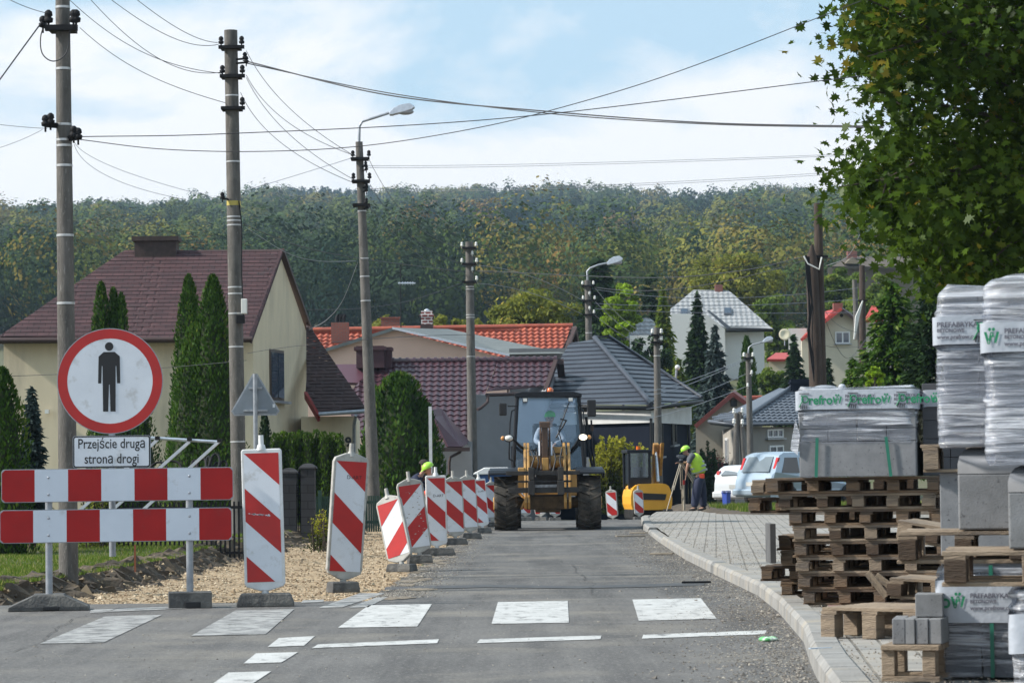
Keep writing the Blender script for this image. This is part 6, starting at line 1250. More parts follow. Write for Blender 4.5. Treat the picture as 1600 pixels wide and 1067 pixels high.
s_ = MB(); s_.cyl(to(1064, 719.5), to(1064, 716), .05); s_.box(to(1064, 713), (.16, .10, .09)); s_.cyl(to(1057, 713), to(1071, 713), .03); s_.build('level_instrument', M_greyc, tp, world=True, bevel=.01)
st = thing('survey_staff', 'short red topped peg standing by the tripod', 'survey stake', (at(1069, 796, Yp + .3).x, Yp + .3, .1)); s_ = MB(); s_.cyl(at(1069, 797, Yp + .3), at(1068, 752, Yp + .3), .035); s_.cyl(at(1068, 757, Yp + .3), at(1068, 750, Yp + .3), .045, mi=1); s_.build('stake', [M_tp, M_red], st, world=True)
# ---------------- two workers crouching by the trench ----------------
def crouch(label, px, py, Y, jacket, hatm, facing, capn='helmet', z0=-.3):
    o = at(px, py, Y); th = thing('person', label, 'person', (o.x, Y, z0)); H = o.z - z0; f = Vector(facing).normalized(); side = V(f.y, -f.x, 0)
    j = {}; e = []; hd = V(0, 0, H - .1); j['pel'] = (-f * .35 + V(0, 0, H - .72), (.15, .13)); j['sp'] = (-f * .25 + V(0, 0, H - .5), (.15, .12)); j['chest'] = (-f * .12 + V(0, 0, H - .34), (.16, .13)); j['neck'] = (-f * .04 + V(0, 0, H - .24), .055); e += [('pel', 'sp'), ('sp', 'chest'), ('chest', 'neck')]; head_joints(j, e, 'neck', hd, f + V(0, 0, -.5))
    for n_, q in (('L', -1), ('R', 1)):
        j['sh' + n_] = (j['chest'][0] + side * .19 * q + V(0, 0, .03), .06); j['eb' + n_] = (j['sh' + n_][0] + f * .12 - V(0, 0, .27), .042); j['wr' + n_] = (j['eb' + n_][0] + f * .22 - V(0, 0, .06) - side * q * .07, .028); e += [('chest', 'sh' + n_), ('sh' + n_, 'eb' + n_), ('eb' + n_, 'wr' + n_)]; hand(j, e, 'wr' + n_, j['wr' + n_][0], f, side, .011, V(0, 0, -.03), n_)
        zk = (H - .72) * .52; j['hp' + n_] = (j['pel'][0] + side * .1 * q, .085); j['kn' + n_] = (V(0, 0, zk) - f * .12 + side * .14 * q, .06); j['an' + n_] = (V(0, 0, .08) - f * .3 + side * .14 * q, .042); j['ft' + n_] = (V(0, 0, .04) - f * .12 + side * .15 * q, .035); e += [('pel', 'hp' + n_), ('hp' + n_, 'kn' + n_), ('kn' + n_, 'an' + n_), ('an' + n_, 'ft' + n_)]
    skin('body', j, e, M_skin, th); J = {a: b[0] for a, b in j.items()}; head_mesh(th, hd, f + V(0, 0, -.5), cap=hatm, capname=capn)
    skin('jacket', dict([('p', (J['pel'] + V(0, 0, .05), (.18, .16))), ('s', (J['sp'], (.18, .16))), ('c', (J['chest'], (.19, .16))), ('n', (J['neck'], .075))] + [(a + n_, (J[a + n_], r_)) for n_ in 'LR' for a, r_ in (('sh', .085), ('eb', .062), ('wr', .05))]), [('p', 's'), ('s', 'c'), ('c', 'n'), ('c', 'shL'), ('c', 'shR'), ('shL', 'ebL'), ('shR', 'ebR'), ('ebL', 'wrL'), ('ebR', 'wrR')], jacket, th)
    skin('trousers', dict([('p', (J['pel'], (.165, .15)))] + [(a + n_, (J[a + n_], r_)) for n_ in 'LR' for a, r_ in (('hp', .11), ('kn', .085), ('an', .07))]), [('p', 'hpL'), ('p', 'hpR'), ('hpL', 'knL'), ('hpR', 'knR'), ('knL', 'anL'), ('knR', 'anR')], M_navyc, th)
    return th
crouch('worker in an orange jacket and lime helmet stooping behind the beacons', 670, 726, 60, M_orange, M_hel, (-1, -.2, 0))
crouch('dark haired worker in navy beside the orange jacketed one', 662, 722, 61.5, M_navyc, M_hair, (1, -.3, 0), 'hair')
s_ = MB(); a = at(671.5, 635, 62.5); b = at(674, 760, 62.5); s_.box((a + b) / 2, (.07, .03, (a - b).length)); o = s_.build('levelling_staff', M_frame2); ctr = (a + b) / 2
o.data.transform(Matrix.Translation(-ctr)); o.location = ctr; tag(o, 'tall pale levelling staff held upright above the two stooping workers', 'levelling staff')
# ---------------- portable toilet ----------------
Yw = 84; w0 = thing('portable_cabin', 'blue portable toilet cabin with a white roof just left of the loader', 'portable toilet', (at(774, 780, Yw).x, Yw, -.3))
s_ = MB(); tp_z = at(774, 741, Yw).z + .3; s_.box((0, .0, tp_z / 2), (.98, 1.0, tp_z)); s_.box((.12, -.515, tp_z / 2 - .05), (.6, .03, tp_z * .8)); s_.build('cabin', mat('toilet_blue', (.03, .12, .36, 1), .5), w0, bevel=.02)
s_ = MB(); s_.prism([(-.62, -.62, tp_z), (.62, -.62, tp_z), (.62, -.62, tp_z + .10), (.36, -.62, tp_z + .2), (-.3, -.62, tp_z + .2), (-.62, -.62, tp_z + .04)], (0, 1.24, 0)); s_.build('cabin_roof', mat('toilet_white', (.88, .88, .88, 1), .5), w0, bevel=.03)
s_ = MB(); s_.tube([(.12 + .13 * math.cos(R(a)), -.54, tp_z - .35 + .17 * math.sin(R(a))) for a in range(-20, 201, 20)] , .035, 6); s_.build('door_emblem', M_pvc, w0)
# ---------------- mini excavator ----------------
Ye = gp(1013, 803).y; be = at(1013, 803, Ye); ex = thing('mini_excavator', 'yellow mini excavator with dark cab seen from behind, by the navy house', 'excavator', (be.x, Ye, -.12), R(8)); se = S(Ye)
M_exy = mat('machine_amber', (.82, .40, .03, 1), .4, (.76, .36, .025, 1), 4, dirt=(.25, .16, .06, 1), dscale=4, dlo=.62, dhi=.8); M_cabd = mat('cab_dark', (.012, .014, .02, 1), .5, spec=.3)
M_cabglass = glassmat('cab_glass', (.40, .50, .56, 1), .05)
s_ = MB(); out = [(-.52, .24), (-.57, .40), (-.575, .60), (-.54, .76), (-.48, .86), (-.40, .915), (-.28, .94), (.28, .95), (.39, .93), (.47, .87), (.53, .74), (.56, .55), (.555, .40), (.52, .24)]
s_.prism([(x, -.55, z) for x, z in out], (0, 1.3, 0)); s_.build('rear_body', M_exy, ex)
s_ = MB(); s_.prism([(-.34, -.575, .52), (.36, -.575, .50), (.40, -.575, .66), (-.3, -.575, .70)], (0, .03, 0)); s_.build('rear_grille', M_ink, ex)
for q in (-.42, .42):
    s_ = MB(); s_.prism([(q - .13, yv, zv) for yv, zv in [(-.7, .1), (-.62, 0), (.62, 0), (.7, .1), (.66, .26), (-.66, .26)]], (.26, 0, 0)); s_.build('track', M_black, ex, bevel=.03)
s_ = MB(); s_.box((0, 0, .2), (.6, .8, .2)); s_.build('undercarriage', M_dark, ex)
s_ = MB()
for x, y in ((-.56, -.28), (.0, -.28), (-.56, .5), (.0, .5)): s_.box((x, y, 1.30), (.07, .07, 1.0))
s_.box((-.28, .11, 1.82), (.68, .9, .09)); s_.box((-.28, -.28, .98), (.6, .06, .28)); cabn = s_.build('cab', M_cabd, ex, bevel=.015)
s_ = MB(); s_.box((-.28, -.27, 1.45), (.52, .02, .66)); s_.box((-.55, .1, 1.35), (.02, .7, .8)); s_.build('cab_glass', M_cabglass, cabn)
s_ = MB(); s_.box((-.22, .05, 1.15), (.34, .12, .5)); s_.box((-.22, .2, .95), (.36, .36, .12)); s_.build('seat', M_ink, cabn, bevel=.03)
s_ = MB(); s_.prism([(.20, y, z) for y, z in [(.3, .7), (.55, .72), (.5, 1.5), (.25, 2.05), (.1, 2.0), (.2, 1.4)]], (.15, 0, 0)); s_.cyl((.27, -.05, 1.0), (.27, .2, 1.9), .04, mi=1); s_.prism([(.36, y, z) for y, z in [(-.1, 2.05), (.2, 2.0), (.45, 1.2), (.3, 1.15)]], (.09, 0, 0)); s_.build('boom', [mat('boom_rust', (.20, .09, .03, 1), .7, (.42, .22, .04, 1), 5), M_alu], ex, bevel=.015)
s_ = MB(); s_.cyl((-.25, 0, 1.86), (-.25, 0, 1.96), .06); s_.build('beacon_light', mat('amber_lens', (.65, .14, .01, 1), .25), cabn)
# ---------------- cars ----------------
M_cwin = mat('car_window', (.018, .028, .036, 1), .06, spec=.9); M_tyre = mat('tyre', (.018, .018, .018, 1), .8); M_tail = mat('tail_lamp', (.45, .012, .012, 1), .2, spec=.7)
def car(name, label, loc, rz, paint, Lc=3.95, Wc=1.66, Hc=1.52, mpv=True):
    th = thing(name, label, 'car', loc, rz, 'parked cars')
    # x = forward, side profile; rear at x=0
    low = [(0.02, .28), (0.0, .50), (.03, .75), (.10, .92)]; roof_ = [(.16, 1.0), (.42, Hc - .08), (.62, Hc), (1.5, Hc + .01), (2.35, Hc - .06), (3.05, 1.06)]; fr = [(3.75, .90), (Lc - .05, .72), (Lc, .50), (Lc - .03, .26)]
    prof = low + roof_ + fr; wid = []
    s_ = MB(); rings = []
    for x, z in prof:
        t = max(0, (z - .92) / (Hc - .92)); hwid = Wc / 2 * (1 - .17 * t); endr = .90 if (x < .12 or x > Lc - .3) else 1; rings.append((x, z, hwid * endr))
    n_ = len(rings); vs = [(x, -w, z) for x, z, w in rings] + [(x, -w * .72, z + (.02 if z > 1 else 0)) for x, z, w in rings] + [(x - (.03 if x < .5 else 0), 0, z + (.035 if z > 1 else 0)) for x, z, w in rings] + [(x, w * .72, z + (.02 if z > 1 else 0)) for x, z, w in rings] + [(x, w, z) for x, z, w in rings]
    fs = [(k * n_ + i, k * n_ + i + 1, (k + 1) * n_ + i + 1, (k + 1) * n_ + i) for k in range(4) for i in range(n_ - 1)]
    s_.add(vs, fs, 0, True); sl = list(range(n_)); s_.add([vs[i] for i in sl], [tuple(sl)], 0); s_.add([vs[4 * n_ + i] for i in sl], [tuple(reversed(sl))], 0)
    s_.add([(x, y, .2) for x, y in ((.1, -Wc / 2 * .9), (Lc - .1, -Wc / 2 * .9), (Lc - .1, Wc / 2 * .9), (.1, Wc / 2 * .9))], [(0, 1, 2, 3)], 0)
    body = s_.build('body', paint, th, bevel=.02)
    for sd in (-1, 1):
        yw = lambda z: sd * (Wc / 2 * (1 - .17 * max(0, (z - .92) / (Hc - .92))) + .006)
        for pts in ([(.42, .98), (1.12, .97), (1.12, Hc - .14), (.62, Hc - .14)], [(1.2, .97), (2.0, .97), (2.0, Hc - .14), (1.2, Hc - .14)], [(2.08, .97), (2.95, 1.0), (2.4, Hc - .17), (2.08, Hc - .14)]):
            g = MB(); g.prism([(x, yw(z), z) for x, z in pts], (0, -sd * .02, 0)); g.build('side_window', M_cwin, body)
        for xw in (.72, 3.15):
            g = MB(); g.lathe([(.10, -.1), (.29, -.1), (.31, -.06), (.31, .06), (.29, .1), (.10, .1)], 20, T=Matrix.Translation((xw, sd * (Wc / 2 - .08), .31)) @ Matrix.Rotation(R(90), 4, 'X')); wh = g.build('wheel', M_tyre, th)
            g = MB(); g.lathe([(.02, 0), (.19, .0), (.19, .02), (.02, .03)], 16, T=Matrix.Translation((xw, sd * (Wc / 2 + .01), .31)) @ Matrix.Rotation(R(90 * sd), 4, 'X')); g.build('rim', M_alu, wh)
        g = MB(); g.prism([(x, sd * (Wc / 2 - .02 if z < 1 else Wc / 2 * .9) + (-sd * .0), z) for x, z in [(.17, 1.0), (.22, 1.0), (.32, 1.14), (.42, Hc - .14), (.35, Hc - .14), (.22, 1.12)]], (0, -sd * .09, 0)); g.build('tail_lamp', M_tail, body)
        g = MB(); g.sphere((2.55, sd * (Wc / 2 + .1), .98), (.06, .1, .07), 10, 6); g.build('wing_mirror', paint, body)
    g = MB(); g.prism([(.135, -.58, 1.0), (.135, .58, 1.0), (.40, .52, Hc - .12), (.40, -.52, Hc - .12)], (-.03, 0, .01)); g.build('rear_window', mat('car_rear_window', (.16, .19, .21, 1), .08, spec=.9), body)
    g = MB(); g.box((-.012, 0, .66), (.02, .50, .115)); g.build('number_plate', mat('number_plate', (.5, .5, .48, 1), .5), body)
    g = MB(); g.box((-.03, 0, .42), (.14, Wc * .95, .20)); g.build('bumper', paint, body, bevel=.05)
    return th
M_cblue = mat('silver_blue_paint', (.36, .44, .52, 1), .25, metal=.35, coat=.6); M_cwhite = mat('white_paint', (.62, .64, .66, 1), .25, coat=.6)
pc1 = at(1176, 787, 84)
car('parked_car', 'light silver-blue hatchback seen from behind at an angle, partly hidden by the pallets', (pc1.x, 84, .10), R(38), M_cblue, Hc=1.56)
pc2 = at(1152, 790, 86.5); car('parked_car', 'white car behind the silver-blue hatchback, only its rear corner showing', (pc2.x, 86.5, .02), R(62), M_cwhite, Hc=1.28)
bb = thing('blue_bin', 'small blue plastic bin beside the white car', 'bin', (at(1135, 783, 82).x, 82, .1)); s_ = MB(); s_.lathe([(.10, 0), (.13, .42), (.145, .42), (.145, .45), (.12, .45)], 4, smooth=False); s_.build('tub', mat('bin_blue', (.03, .07, .35, 1), .5), bb); s_ = MB(); s_.box((0, 0, .47), (.24, .24, .03)); s_.build('lid', mat('bin_blue2', (.03, .07, .32, 1), .5), bb)
fl = thing('flower_box', 'reddish flowers on the black balcony', 'flower box', at(1113, 723, 99)); r = np.random.default_rng(3); P = r.normal(0, .12, (500, 3)) * np.array([2, .8, 1]) + np.array([0, 0, .05]); npmesh('flowers', leafquads(P, unit(r.normal(size=P.shape)), np.full(500, .07), r), 4, leafmat('flower', (.06, .08, .03, 1), (.30, .08, .08, 1), None, .2), fl, attrs={'rv': r.random(500)})
s_ = MB(); s_.box((0, 0, -.02), (.6, .2, .12)); s_.build('planter', M_boot, fl)
# ---------------- wheel loader ----------------
gl_ = gp(857, 828.5); Yl = gl_.y; sl_ = S(Yl); ld = thing('wheel_loader', 'yellow and black wheel loader driving towards the camera with one headlight lit', 'wheel loader', (gl_.x, Yl + .52, 0)); print('loader Y', Yl, sl_)
q = lambda px, py, y=0: V((px - 857) / sl_, y, (828.5 - py) / sl_)
M_cat = mat('loader_yellow', (.46, .26, .075, 1), .5, (.38, .20, .05, 1), 5, .1, 30, dirt=(.13, .08, .04, 1), dscale=4, dlo=.54, dhi=.74); M_rust = mat('rusty_steel', (.085, .048, .03, 1), .8, (.05, .032, .025, 1), 8, .4, 40); M_st = mat('worn_steel', (.025, .024, .025, 1), .7, (.05, .046, .042, 1), 9, .2, 40, spec=.25); M_cab = mat('loader_cab_black', (.009, .011, .016, 1), .45, spec=.3); M_tyd = mat('loader_tyre', (.030, .028, .026, 1), .95, (.06, .055, .048, 1), 6, .5, 40, dirt=(.14, .12, .10, 1), dscale=4, dlo=.46, dhi=.70, spec=.15)
def tyre(mb_, c, Rr, w):
    T = Matrix.Translation(c) @ Matrix.Rotation(R(90), 4, 'Y')
    mb_.lathe([(Rr * .5, -w * .42), (Rr * .80, -w * .5), (Rr * .90, -w * .47), (Rr * .925, -w * .36), (Rr * .93, 0), (Rr * .925, w * .36), (Rr * .90, w * .47), (Rr * .80, w * .5), (Rr * .5, w * .42)], 40, T=T)
    nl = 17
    for i in range(nl):
        for sd in (-1, 1):
            a0 = 2 * math.pi * (i + (.5 if sd > 0 else 0)) / nl; vs = []
            for a_, x_, in ((0, .0), (.10, .0), (.30, .5), (.19, .5)):
                for rr in (Rr * .90, Rr * 1.0): an_ = a0 - a_ * 1.0; vs.append(T @ V(rr * (1 if x_ < .4 else .985) * math.cos(an_), rr * (1 if x_ < .4 else .985) * math.sin(an_), sd * x_ * w))
            b_ = [0, 2, 4, 6]; t_ = [1, 3, 5, 7]
            f_ = [(1, 3, 5, 7)] + [(b_[k_], b_[(k_ + 1) % 4], t_[(k_ + 1) % 4], t_[k_]) for k_ in range(4)]; mb_.add(vs, f_)
Rw = .535
for yy_, sc in ((0, 1), (2.1, 1)):
    for px_c in (791, 922):
        s_ = MB(); c = V((px_c - 857 + (0 if yy_ == 0 else (6 if px_c < 857 else 1))) / sl_, yy_, Rw); tyre(s_, c, Rw, .455); wh = s_.build('wheel', M_tyd, ld)
        s_ = MB(); sd = -1 if px_c < 857 else 1; s_.lathe([(.02, .06), (.12, .08), (.14, .0), (.25, -.02), (.27, .06), (.27, -.1), (.02, -.1)], 20, T=Matrix.Translation(c + V(sd * .17, 0, 0)) @ Matrix.Rotation(R(90 * sd), 4, 'Y')); s_.build('rim', M_cat, wh)
s_ = MB(); s_.cyl(V(-.9, 0, Rw), V(.9, 0, Rw), .10); s_.box((0, 0, Rw + .0), (.85, .34, .26)); s_.box((0, -.02, Rw - .14), (.5, .2, .1)); s_.cyl(V(-.9, 2.1, Rw), V(.9, 2.1, Rw), .10); s_.build('axle', mat('axle_grime', (.07, .05, .03, 1), .9, (.13, .09, .05, 1), 7, .4, 30), ld, bevel=.03)
s_ = MB(); s_.box((0, 1.2, .78), (.85, 2.4, .40)); s_.box((0, 1.9, 1.15), (1.2, 1.6, .5)); s_.box((-.0, .15, .85), (.7, .5, .5)); s_.build('chassis', M_st, ld, bevel=.03)
for q0, sd in ((-1, -1), (1, 1)):
    s_ = MB(); arc = [(-.50, 1.085), (-.40, 1.13), (-.24, 1.165), (.25, 1.19), (.46, 1.10)]; x0, x1 = ((766 - 857) / sl_, (812 - 857) / sl_) if q0 < 0 else ((900 - 857) / sl_, (944 - 857) / sl_)
    for (a, b), (c_, d_) in zip(arc[:-1], arc[1:]): s_.prism([(x0, a, b), (x1, a, b), (x1, c_, d_), (x0, c_, d_)], (0, 0, .045))
    xs_ = x0 if q0 < 0 else x1; s_.prism([(xs_, -.50, 1.085), (xs_, -.40, 1.13), (xs_, -.24, 1.165), (xs_, .25, 1.19), (xs_, .46, 1.1), (xs_, .46, 1.0), (xs_, -.3, 1.02)], (sd * .03, 0, 0)); s_.build('fender', M_cab, ld, bevel=.015)
# cab
yc = .75; cz0 = 1.08; TL, TR, BL, BR = q(811, 616), q(909, 617), q(803, 738), q(917, 738)
s_ = MB(); D = 1.35
for a, b in ((TL, BL), (TR, BR)):
    for yo in (0, D): s_.tube([V(a.x, yc + yo + .0, a.z), V(b.x, yc + yo - (.12 if yo == 0 else 0), b.z)], .045, 6)
s_.prism([V(TL.x - .05, yc - .12, TL.z - .02), V(TR.x + .06, yc - .12, TR.z - .02), V(TR.x + .06, yc - .12, TR.z + .05), V(TR.x - .1, yc - .12, TR.z + .09), V(TL.x + .1, yc - .12, TL.z + .09), V(TL.x - .05, yc - .12, TL.z + .05)], (0, D + .25, 0))
s_.box((0, yc - .1, cz0 + .02), (BR.x - BL.x, .12, .12)); s_.box((0, yc + D, cz0 + .25), (BR.x - BL.x, .08, .7)); s_.box((0, yc + .3, cz0 - .02), (BR.x - BL.x, D, .08))
cabL = s_.build('cab', M_cab, ld, bevel=.01)
M_wind = glassmat('windscreen', (.92, .96, 1, 1), .015, .04); M_bframe = mat('cab_frame_blue', (.02, .035, .06, 1), .35)
s_ = MB(); s_.prism([V(TL.x + .03, yc - .02, TL.z - .02), V(TR.x - .03, yc - .02, TR.z - .02), V(BR.x - .04, yc - .13, BR.z + .06), V(BL.x + .04, yc - .13, BL.z + .06)], (0, .012, 0)); s_.build('windscreen', M_wind, cabL)
s_ = MB()
for a, b, sd in ((TL, BL, -1), (TR, BR, 1)): s_.prism([V(a.x, yc + .05, a.z), V(a.x, yc + D - .05, a.z), V(b.x, yc + D - .05, b.z + .1), V(b.x, yc, b.z + .1)], (.01, 0, 0))
s_.prism([V(TL.x, yc + D, TL.z), V(TR.x, yc + D, TR.z), V(BR.x, yc + D, 1.75), V(BL.x, yc + D, 1.75)], (0, .01, 0)); s_.build('side_glass', M_wind, cabL)
s_ = MB()
for a, b in (((840, 733), (836, 700)), ((876, 736), (880, 706))): s_.box(q(a[0], 715, yc - .16), (.03, .02, .4))
s_.tube([q(884, 700, yc - .15), q(876, 672, yc - .15), q(885, 650, yc - .1), q(893, 628, yc - .05)], .012); s_.tube([q(872, 683, yc - .14), q(889, 655, yc - .13)], .016); s_.tube([q(879, 653, yc - .14), q(890, 656, yc - .14)], .012); s_.build('wiper', M_ink, cabL)
for px_ in (823.5, 896): s_ = MB(); s_.box(q(px_, 622.5, yc - .15), (.10, .09, .085)); wl = s_.build('work_light', M_cab, cabL, bevel=.01); s_ = MB(); s_.box(q(px_, 622.5, yc - .2), (.08, .01, .065)); s_.build('lens', M_porc, wl)
s_ = MB(); s_.cyl(q(864, 613, yc + .15), q(864, 610, yc + .15), .07); bl_ = s_.build('warning_light', M_cab, cabL); s_ = MB(); s_.lathe([(.065, 0), (.065, .05), (.05, .09), (.01, .105)], 14, T=Matrix.Translation(q(864, 610.5, yc + .15))); s_.build('lens', mat('amber', (.60, .12, .015, 1), .2, spec=.8), bl_)
# mirrors
for px_, a in ((788, (811, 632)), (929, (908, 632))):
    w_ = 12 if px_ < 857 else 14; s_ = MB(); s_.box(q(px_, 637, yc - .25), (w_ / sl_, .07, (20 if px_ < 857 else 27) / sl_)); mi_ = s_.build('mirror', M_ink, cabL, bevel=.02); s_ = MB(); s_.tube([q(*a, yc - .05), q(px_ + (8 if px_ < 857 else -6), 632, yc - .22)], .012); s_.tube([q(px_, 628, yc - .2), q(px_ + 3, 632, yc - .2)], .015); s_.build('mirror_arm', M_ink, mi_)
# grab rails
s_ = MB(); s_.tube([q(808, 637, yc - .1), q(802, 640, yc - .2), q(799, 660, yc - .2), q(797, 705, yc - .2), q(797, 716, yc - .2), q(803, 719, yc - .1)], .014); s_.tube([q(912, 637, yc - .1), q(916, 642, yc - .15), q(918, 680, yc - .15), q(919, 725, yc - .15)], .014); s_.build('grab_rail', M_cab, cabL)
s_ = MB(); s_.tube([q(921, 650, yc + .1), q(924, 700, yc + .1), q(931, 735, yc + .1)], .03); s_.tube([q(929, 655, yc + .1), q(930, 700, yc + .1), q(934, 735, yc + .1)], .02); s_.box(q(930, 668, yc + .1), (.06, .06, .12), mi=1); s_.build('exhaust_and_hoses', [M_cab, M_rust], cabL)
# interior: seat, wheel, driver
s_ = MB(); s_.box((-.02, yc + .95, 1.75), (.50, .14, .75)); s_.box((-.02, yc + .7, 1.42), (.5, .5, .14)); s_.build('seat', M_ink, cabL, bevel=.04)
s_ = MB(); s_.tube([V(.02 + .18 * math.cos(R(a)), yc + .3 + .08 * math.sin(R(a)), 1.63 + .14 * math.sin(R(a))) for a in range(0, 361, 24)], .014); s_.tube([V(.02, yc + .3, 1.62), V(.02, yc + .15, 1.2)], .03); s_.box((0, yc + .12, 1.38), (.5, .15, .3)); s_.build('steering_wheel', M_ink, cabL, bevel=.01)
dr = thing('person', 'loader driver in green cap and grey jacket seated behind the windscreen', 'person', (gl_.x, Yl + .52 + yc + .68, 1.42))
j = {}; e = []; f = V(0, -1, 0); oz = lambda px, py, y=0: V((px - 857) / sl_ * 1.025, y, (828.5 - py) / sl_ - 1.42 + .03)
j['pel'] = (V(.06, .08, .12), (.16, .13)); j['sp'] = (V(.06, .1, .34), (.15, .12)); j['chest'] = (V(.07, .08, .52), (.17, .12)); j['neck'] = (V(.08, .05, .68), .055); e += [('pel', 'sp'), ('sp', 'chest'), ('chest', 'neck')]; hd = V(.085, .02, .80); head_joints(j, e, 'neck', hd, f)
for n_, s__ in (('L', -1), ('R', 1)):
    j['sh' + n_] = (V(.07 + .2 * s__, .07, .58), .06); j['eb' + n_] = (V(.07 + .28 * s__, -.12, .34), .042); j['wr' + n_] = (V(.04 + .13 * s__, -.34, .28), .028); e += [('chest', 'sh' + n_), ('sh' + n_, 'eb' + n_), ('eb' + n_, 'wr' + n_)]; hand(j, e, 'wr' + n_, j['wr' + n_][0], V(-.3 * s__, -.6, -.3), V(.5, 0, .5), .011, V(0, 0, -.03), n_)
    j['hp' + n_] = (V(.06 + .1 * s__, 0, .1), .085); j['kn' + n_] = (V(.06 + .16 * s__, -.42, .12), .06); j['an' + n_] = (V(.06 + .14 * s__, -.5, -.26), .042); j['ft' + n_] = (V(.06 + .14 * s__, -.62, -.29), .035); e += [('pel', 'hp' + n_), ('hp' + n_, 'kn' + n_), ('kn' + n_, 'an' + n_), ('an' + n_, 'ft' + n_)]
skin('body', j, e, M_skin, dr); J = {a: b[0] for a, b in j.items()}; head_mesh(dr, hd, f, cap=mat('green_cap', (.10, .60, .08, 1), .7), capname='cap')
skin('jacket', dict([('p', (J['pel'], (.18, .15))), ('s', (J['sp'], (.19, .15))), ('c', (J['chest'], (.20, .15))), ('n', (J['neck'] - V(0, 0, .03), .08))] + [(a + n_, (J[a + n_], r_)) for n_ in 'LR' for a, r_ in (('sh', .085), ('eb', .062), ('wr', .048))]), [('p', 's'), ('s', 'c'), ('c', 'n'), ('c', 'shL'), ('c', 'shR'), ('shL', 'ebL'), ('shR', 'ebR'), ('ebL', 'wrL'), ('ebR', 'wrR')], mat('driver_jacket', (.34, .36, .40, 1), .85), dr)
skin('trousers', dict([('p', (J['pel'], (.165, .14)))] + [(a + n_, (J[a + n_], r_)) for n_ in 'LR' for a, r_ in (('hp', .11), ('kn', .085), ('an', .07))]), [('p', 'hpL'), ('p', 'hpR'), ('hpL', 'knL'), ('hpR', 'knR'), ('knL', 'anL'), ('knR', 'anR')], M_navyc, dr)
# headlights
for px_, sd, lit in ((797, -1, False), (914, 1, True)):
    s_ = MB(); s_.tube([q(822 if sd < 0 else 896, 703, .25), q(812 if sd < 0 else 903, 694, .1), q(804 if sd < 0 else 908, 685, .05)], .028); hl = s_.build('headlight_arm', M_cab, ld)
    s_ = MB(); c = q(px_, 683.5, 0); s_.lathe([(.02, .12), (.06, .1), (.085, .03), (.09, 0), (.075, -.01), (.01, -.012)], 16, T=Matrix.Translation(c) @ Matrix.Rotation(R(-90), 4, 'X') @ Matrix.Diagonal((1.15, .85, 1, 1))); h_ = s_.build('headlight', M_cab, hl)
    s_ = MB(); s_.lathe([(.005, .0), (.072, .004), (.07, .012), (.004, .03)], 16, T=Matrix.Translation(c + V(0, -.012, 0)) @ Matrix.Rotation(R(90), 4, 'X') @ Matrix.Diagonal((1.12, .82, 1, 1))); s_.build('lens', emitmat('headlamp_lit', (1, .9, .7, 1), 1.5) if lit else M_porc, h_)
    s_ = MB(); s_.sphere(q(px_ + sd * 9.5, 683.5, .03), (.045, .04, .045), 10, 6); s_.build('turn_signal', mat('turn_amber', (.55, .25, .08, 1), .3), h_)
# lift arms and linkage
for sd, xs_ in ((-1, (820, 829)), (1, (882, 893))):
    s_ = MB(); x0 = q(xs_[0], 0).x; x1 = q(xs_[1], 0).x
    for xx in (x0, x1 - .05): s_.prism([V(xx, y, z) for y, z in [(.55, 1.30), (.50, 1.70), (.30, 1.72), (-.1, 1.55), (-.55, .95), (-.70, .55), (-.60, .42), (-.45, .50), (-.30, .85), (.1, 1.2)]], (.05, 0, 0))
    s_.build('lift_arm', M_cat, ld, bevel=.01)
    s_ = MB(); s_.cyl(V((x0 + x1) / 2, .5, 1.1), V((x0 + x1) / 2, -.35, .9), .045); s_.cyl(V((x0 + x1) / 2, .3, 1.5), V((x0 + x1) / 2, -.55, .62), .03); s_.build('hydraulic_ram', M_alu, ld)
s_ = MB(); s_.cyl(q(824, 721, -.02), q(889, 721, -.02), .125, n=20); s_.box(q(872, 703, .1), (.35, .2, .12)); s_.box(q(856, 768, -.45), (.95, .08, .12)); s_.build('cross_tube', M_cat, ld, bevel=.008)
s_ = MB(); s_.box(q(878, 714, -.15), (.12, .01, .015)); s_.box(q(834, 703, -.1), (.14, .1, .03)); s_.tube([q(834, 703, -.12), q(840, 712, -.14), q(832, 722, -.14), q(826, 727, -.1)], .01); s_.build('hose', M_ink, ld)
s_ = MB()
for px_ in (847, 861): s_.prism([V((px_ - 857 - 1.5) / sl_, y, z) for y, z in [(-.20, 1.9), (-.05, 2.04), (.1, 2.0), (.05, 1.6), (-.1, 1.25), (-.35, 1.12), (-.42, 1.2), (-.25, 1.45)]], (.035, 0, 0))
s_.box(q(853.5, 690, -.22), (.12, .10, .62)); s_.box(q(853.5, 664, -.22), (.20, .12, .11)); s_.cyl(q(845, 661, -.22), q(862, 661, -.22), .035); s_.box(q(853.5, 725, -.3), (.13, .1, .25), mi=1); s_.build('bellcrank', [M_rust, M_cat], ld, bevel=.01)
s_ = MB()
for px_ in (845.5, 863): s_.cyl(q(px_, 690, -.1), q(px_, 712, -.18), .03)
s_.build('link_rod', M_alu, ld)
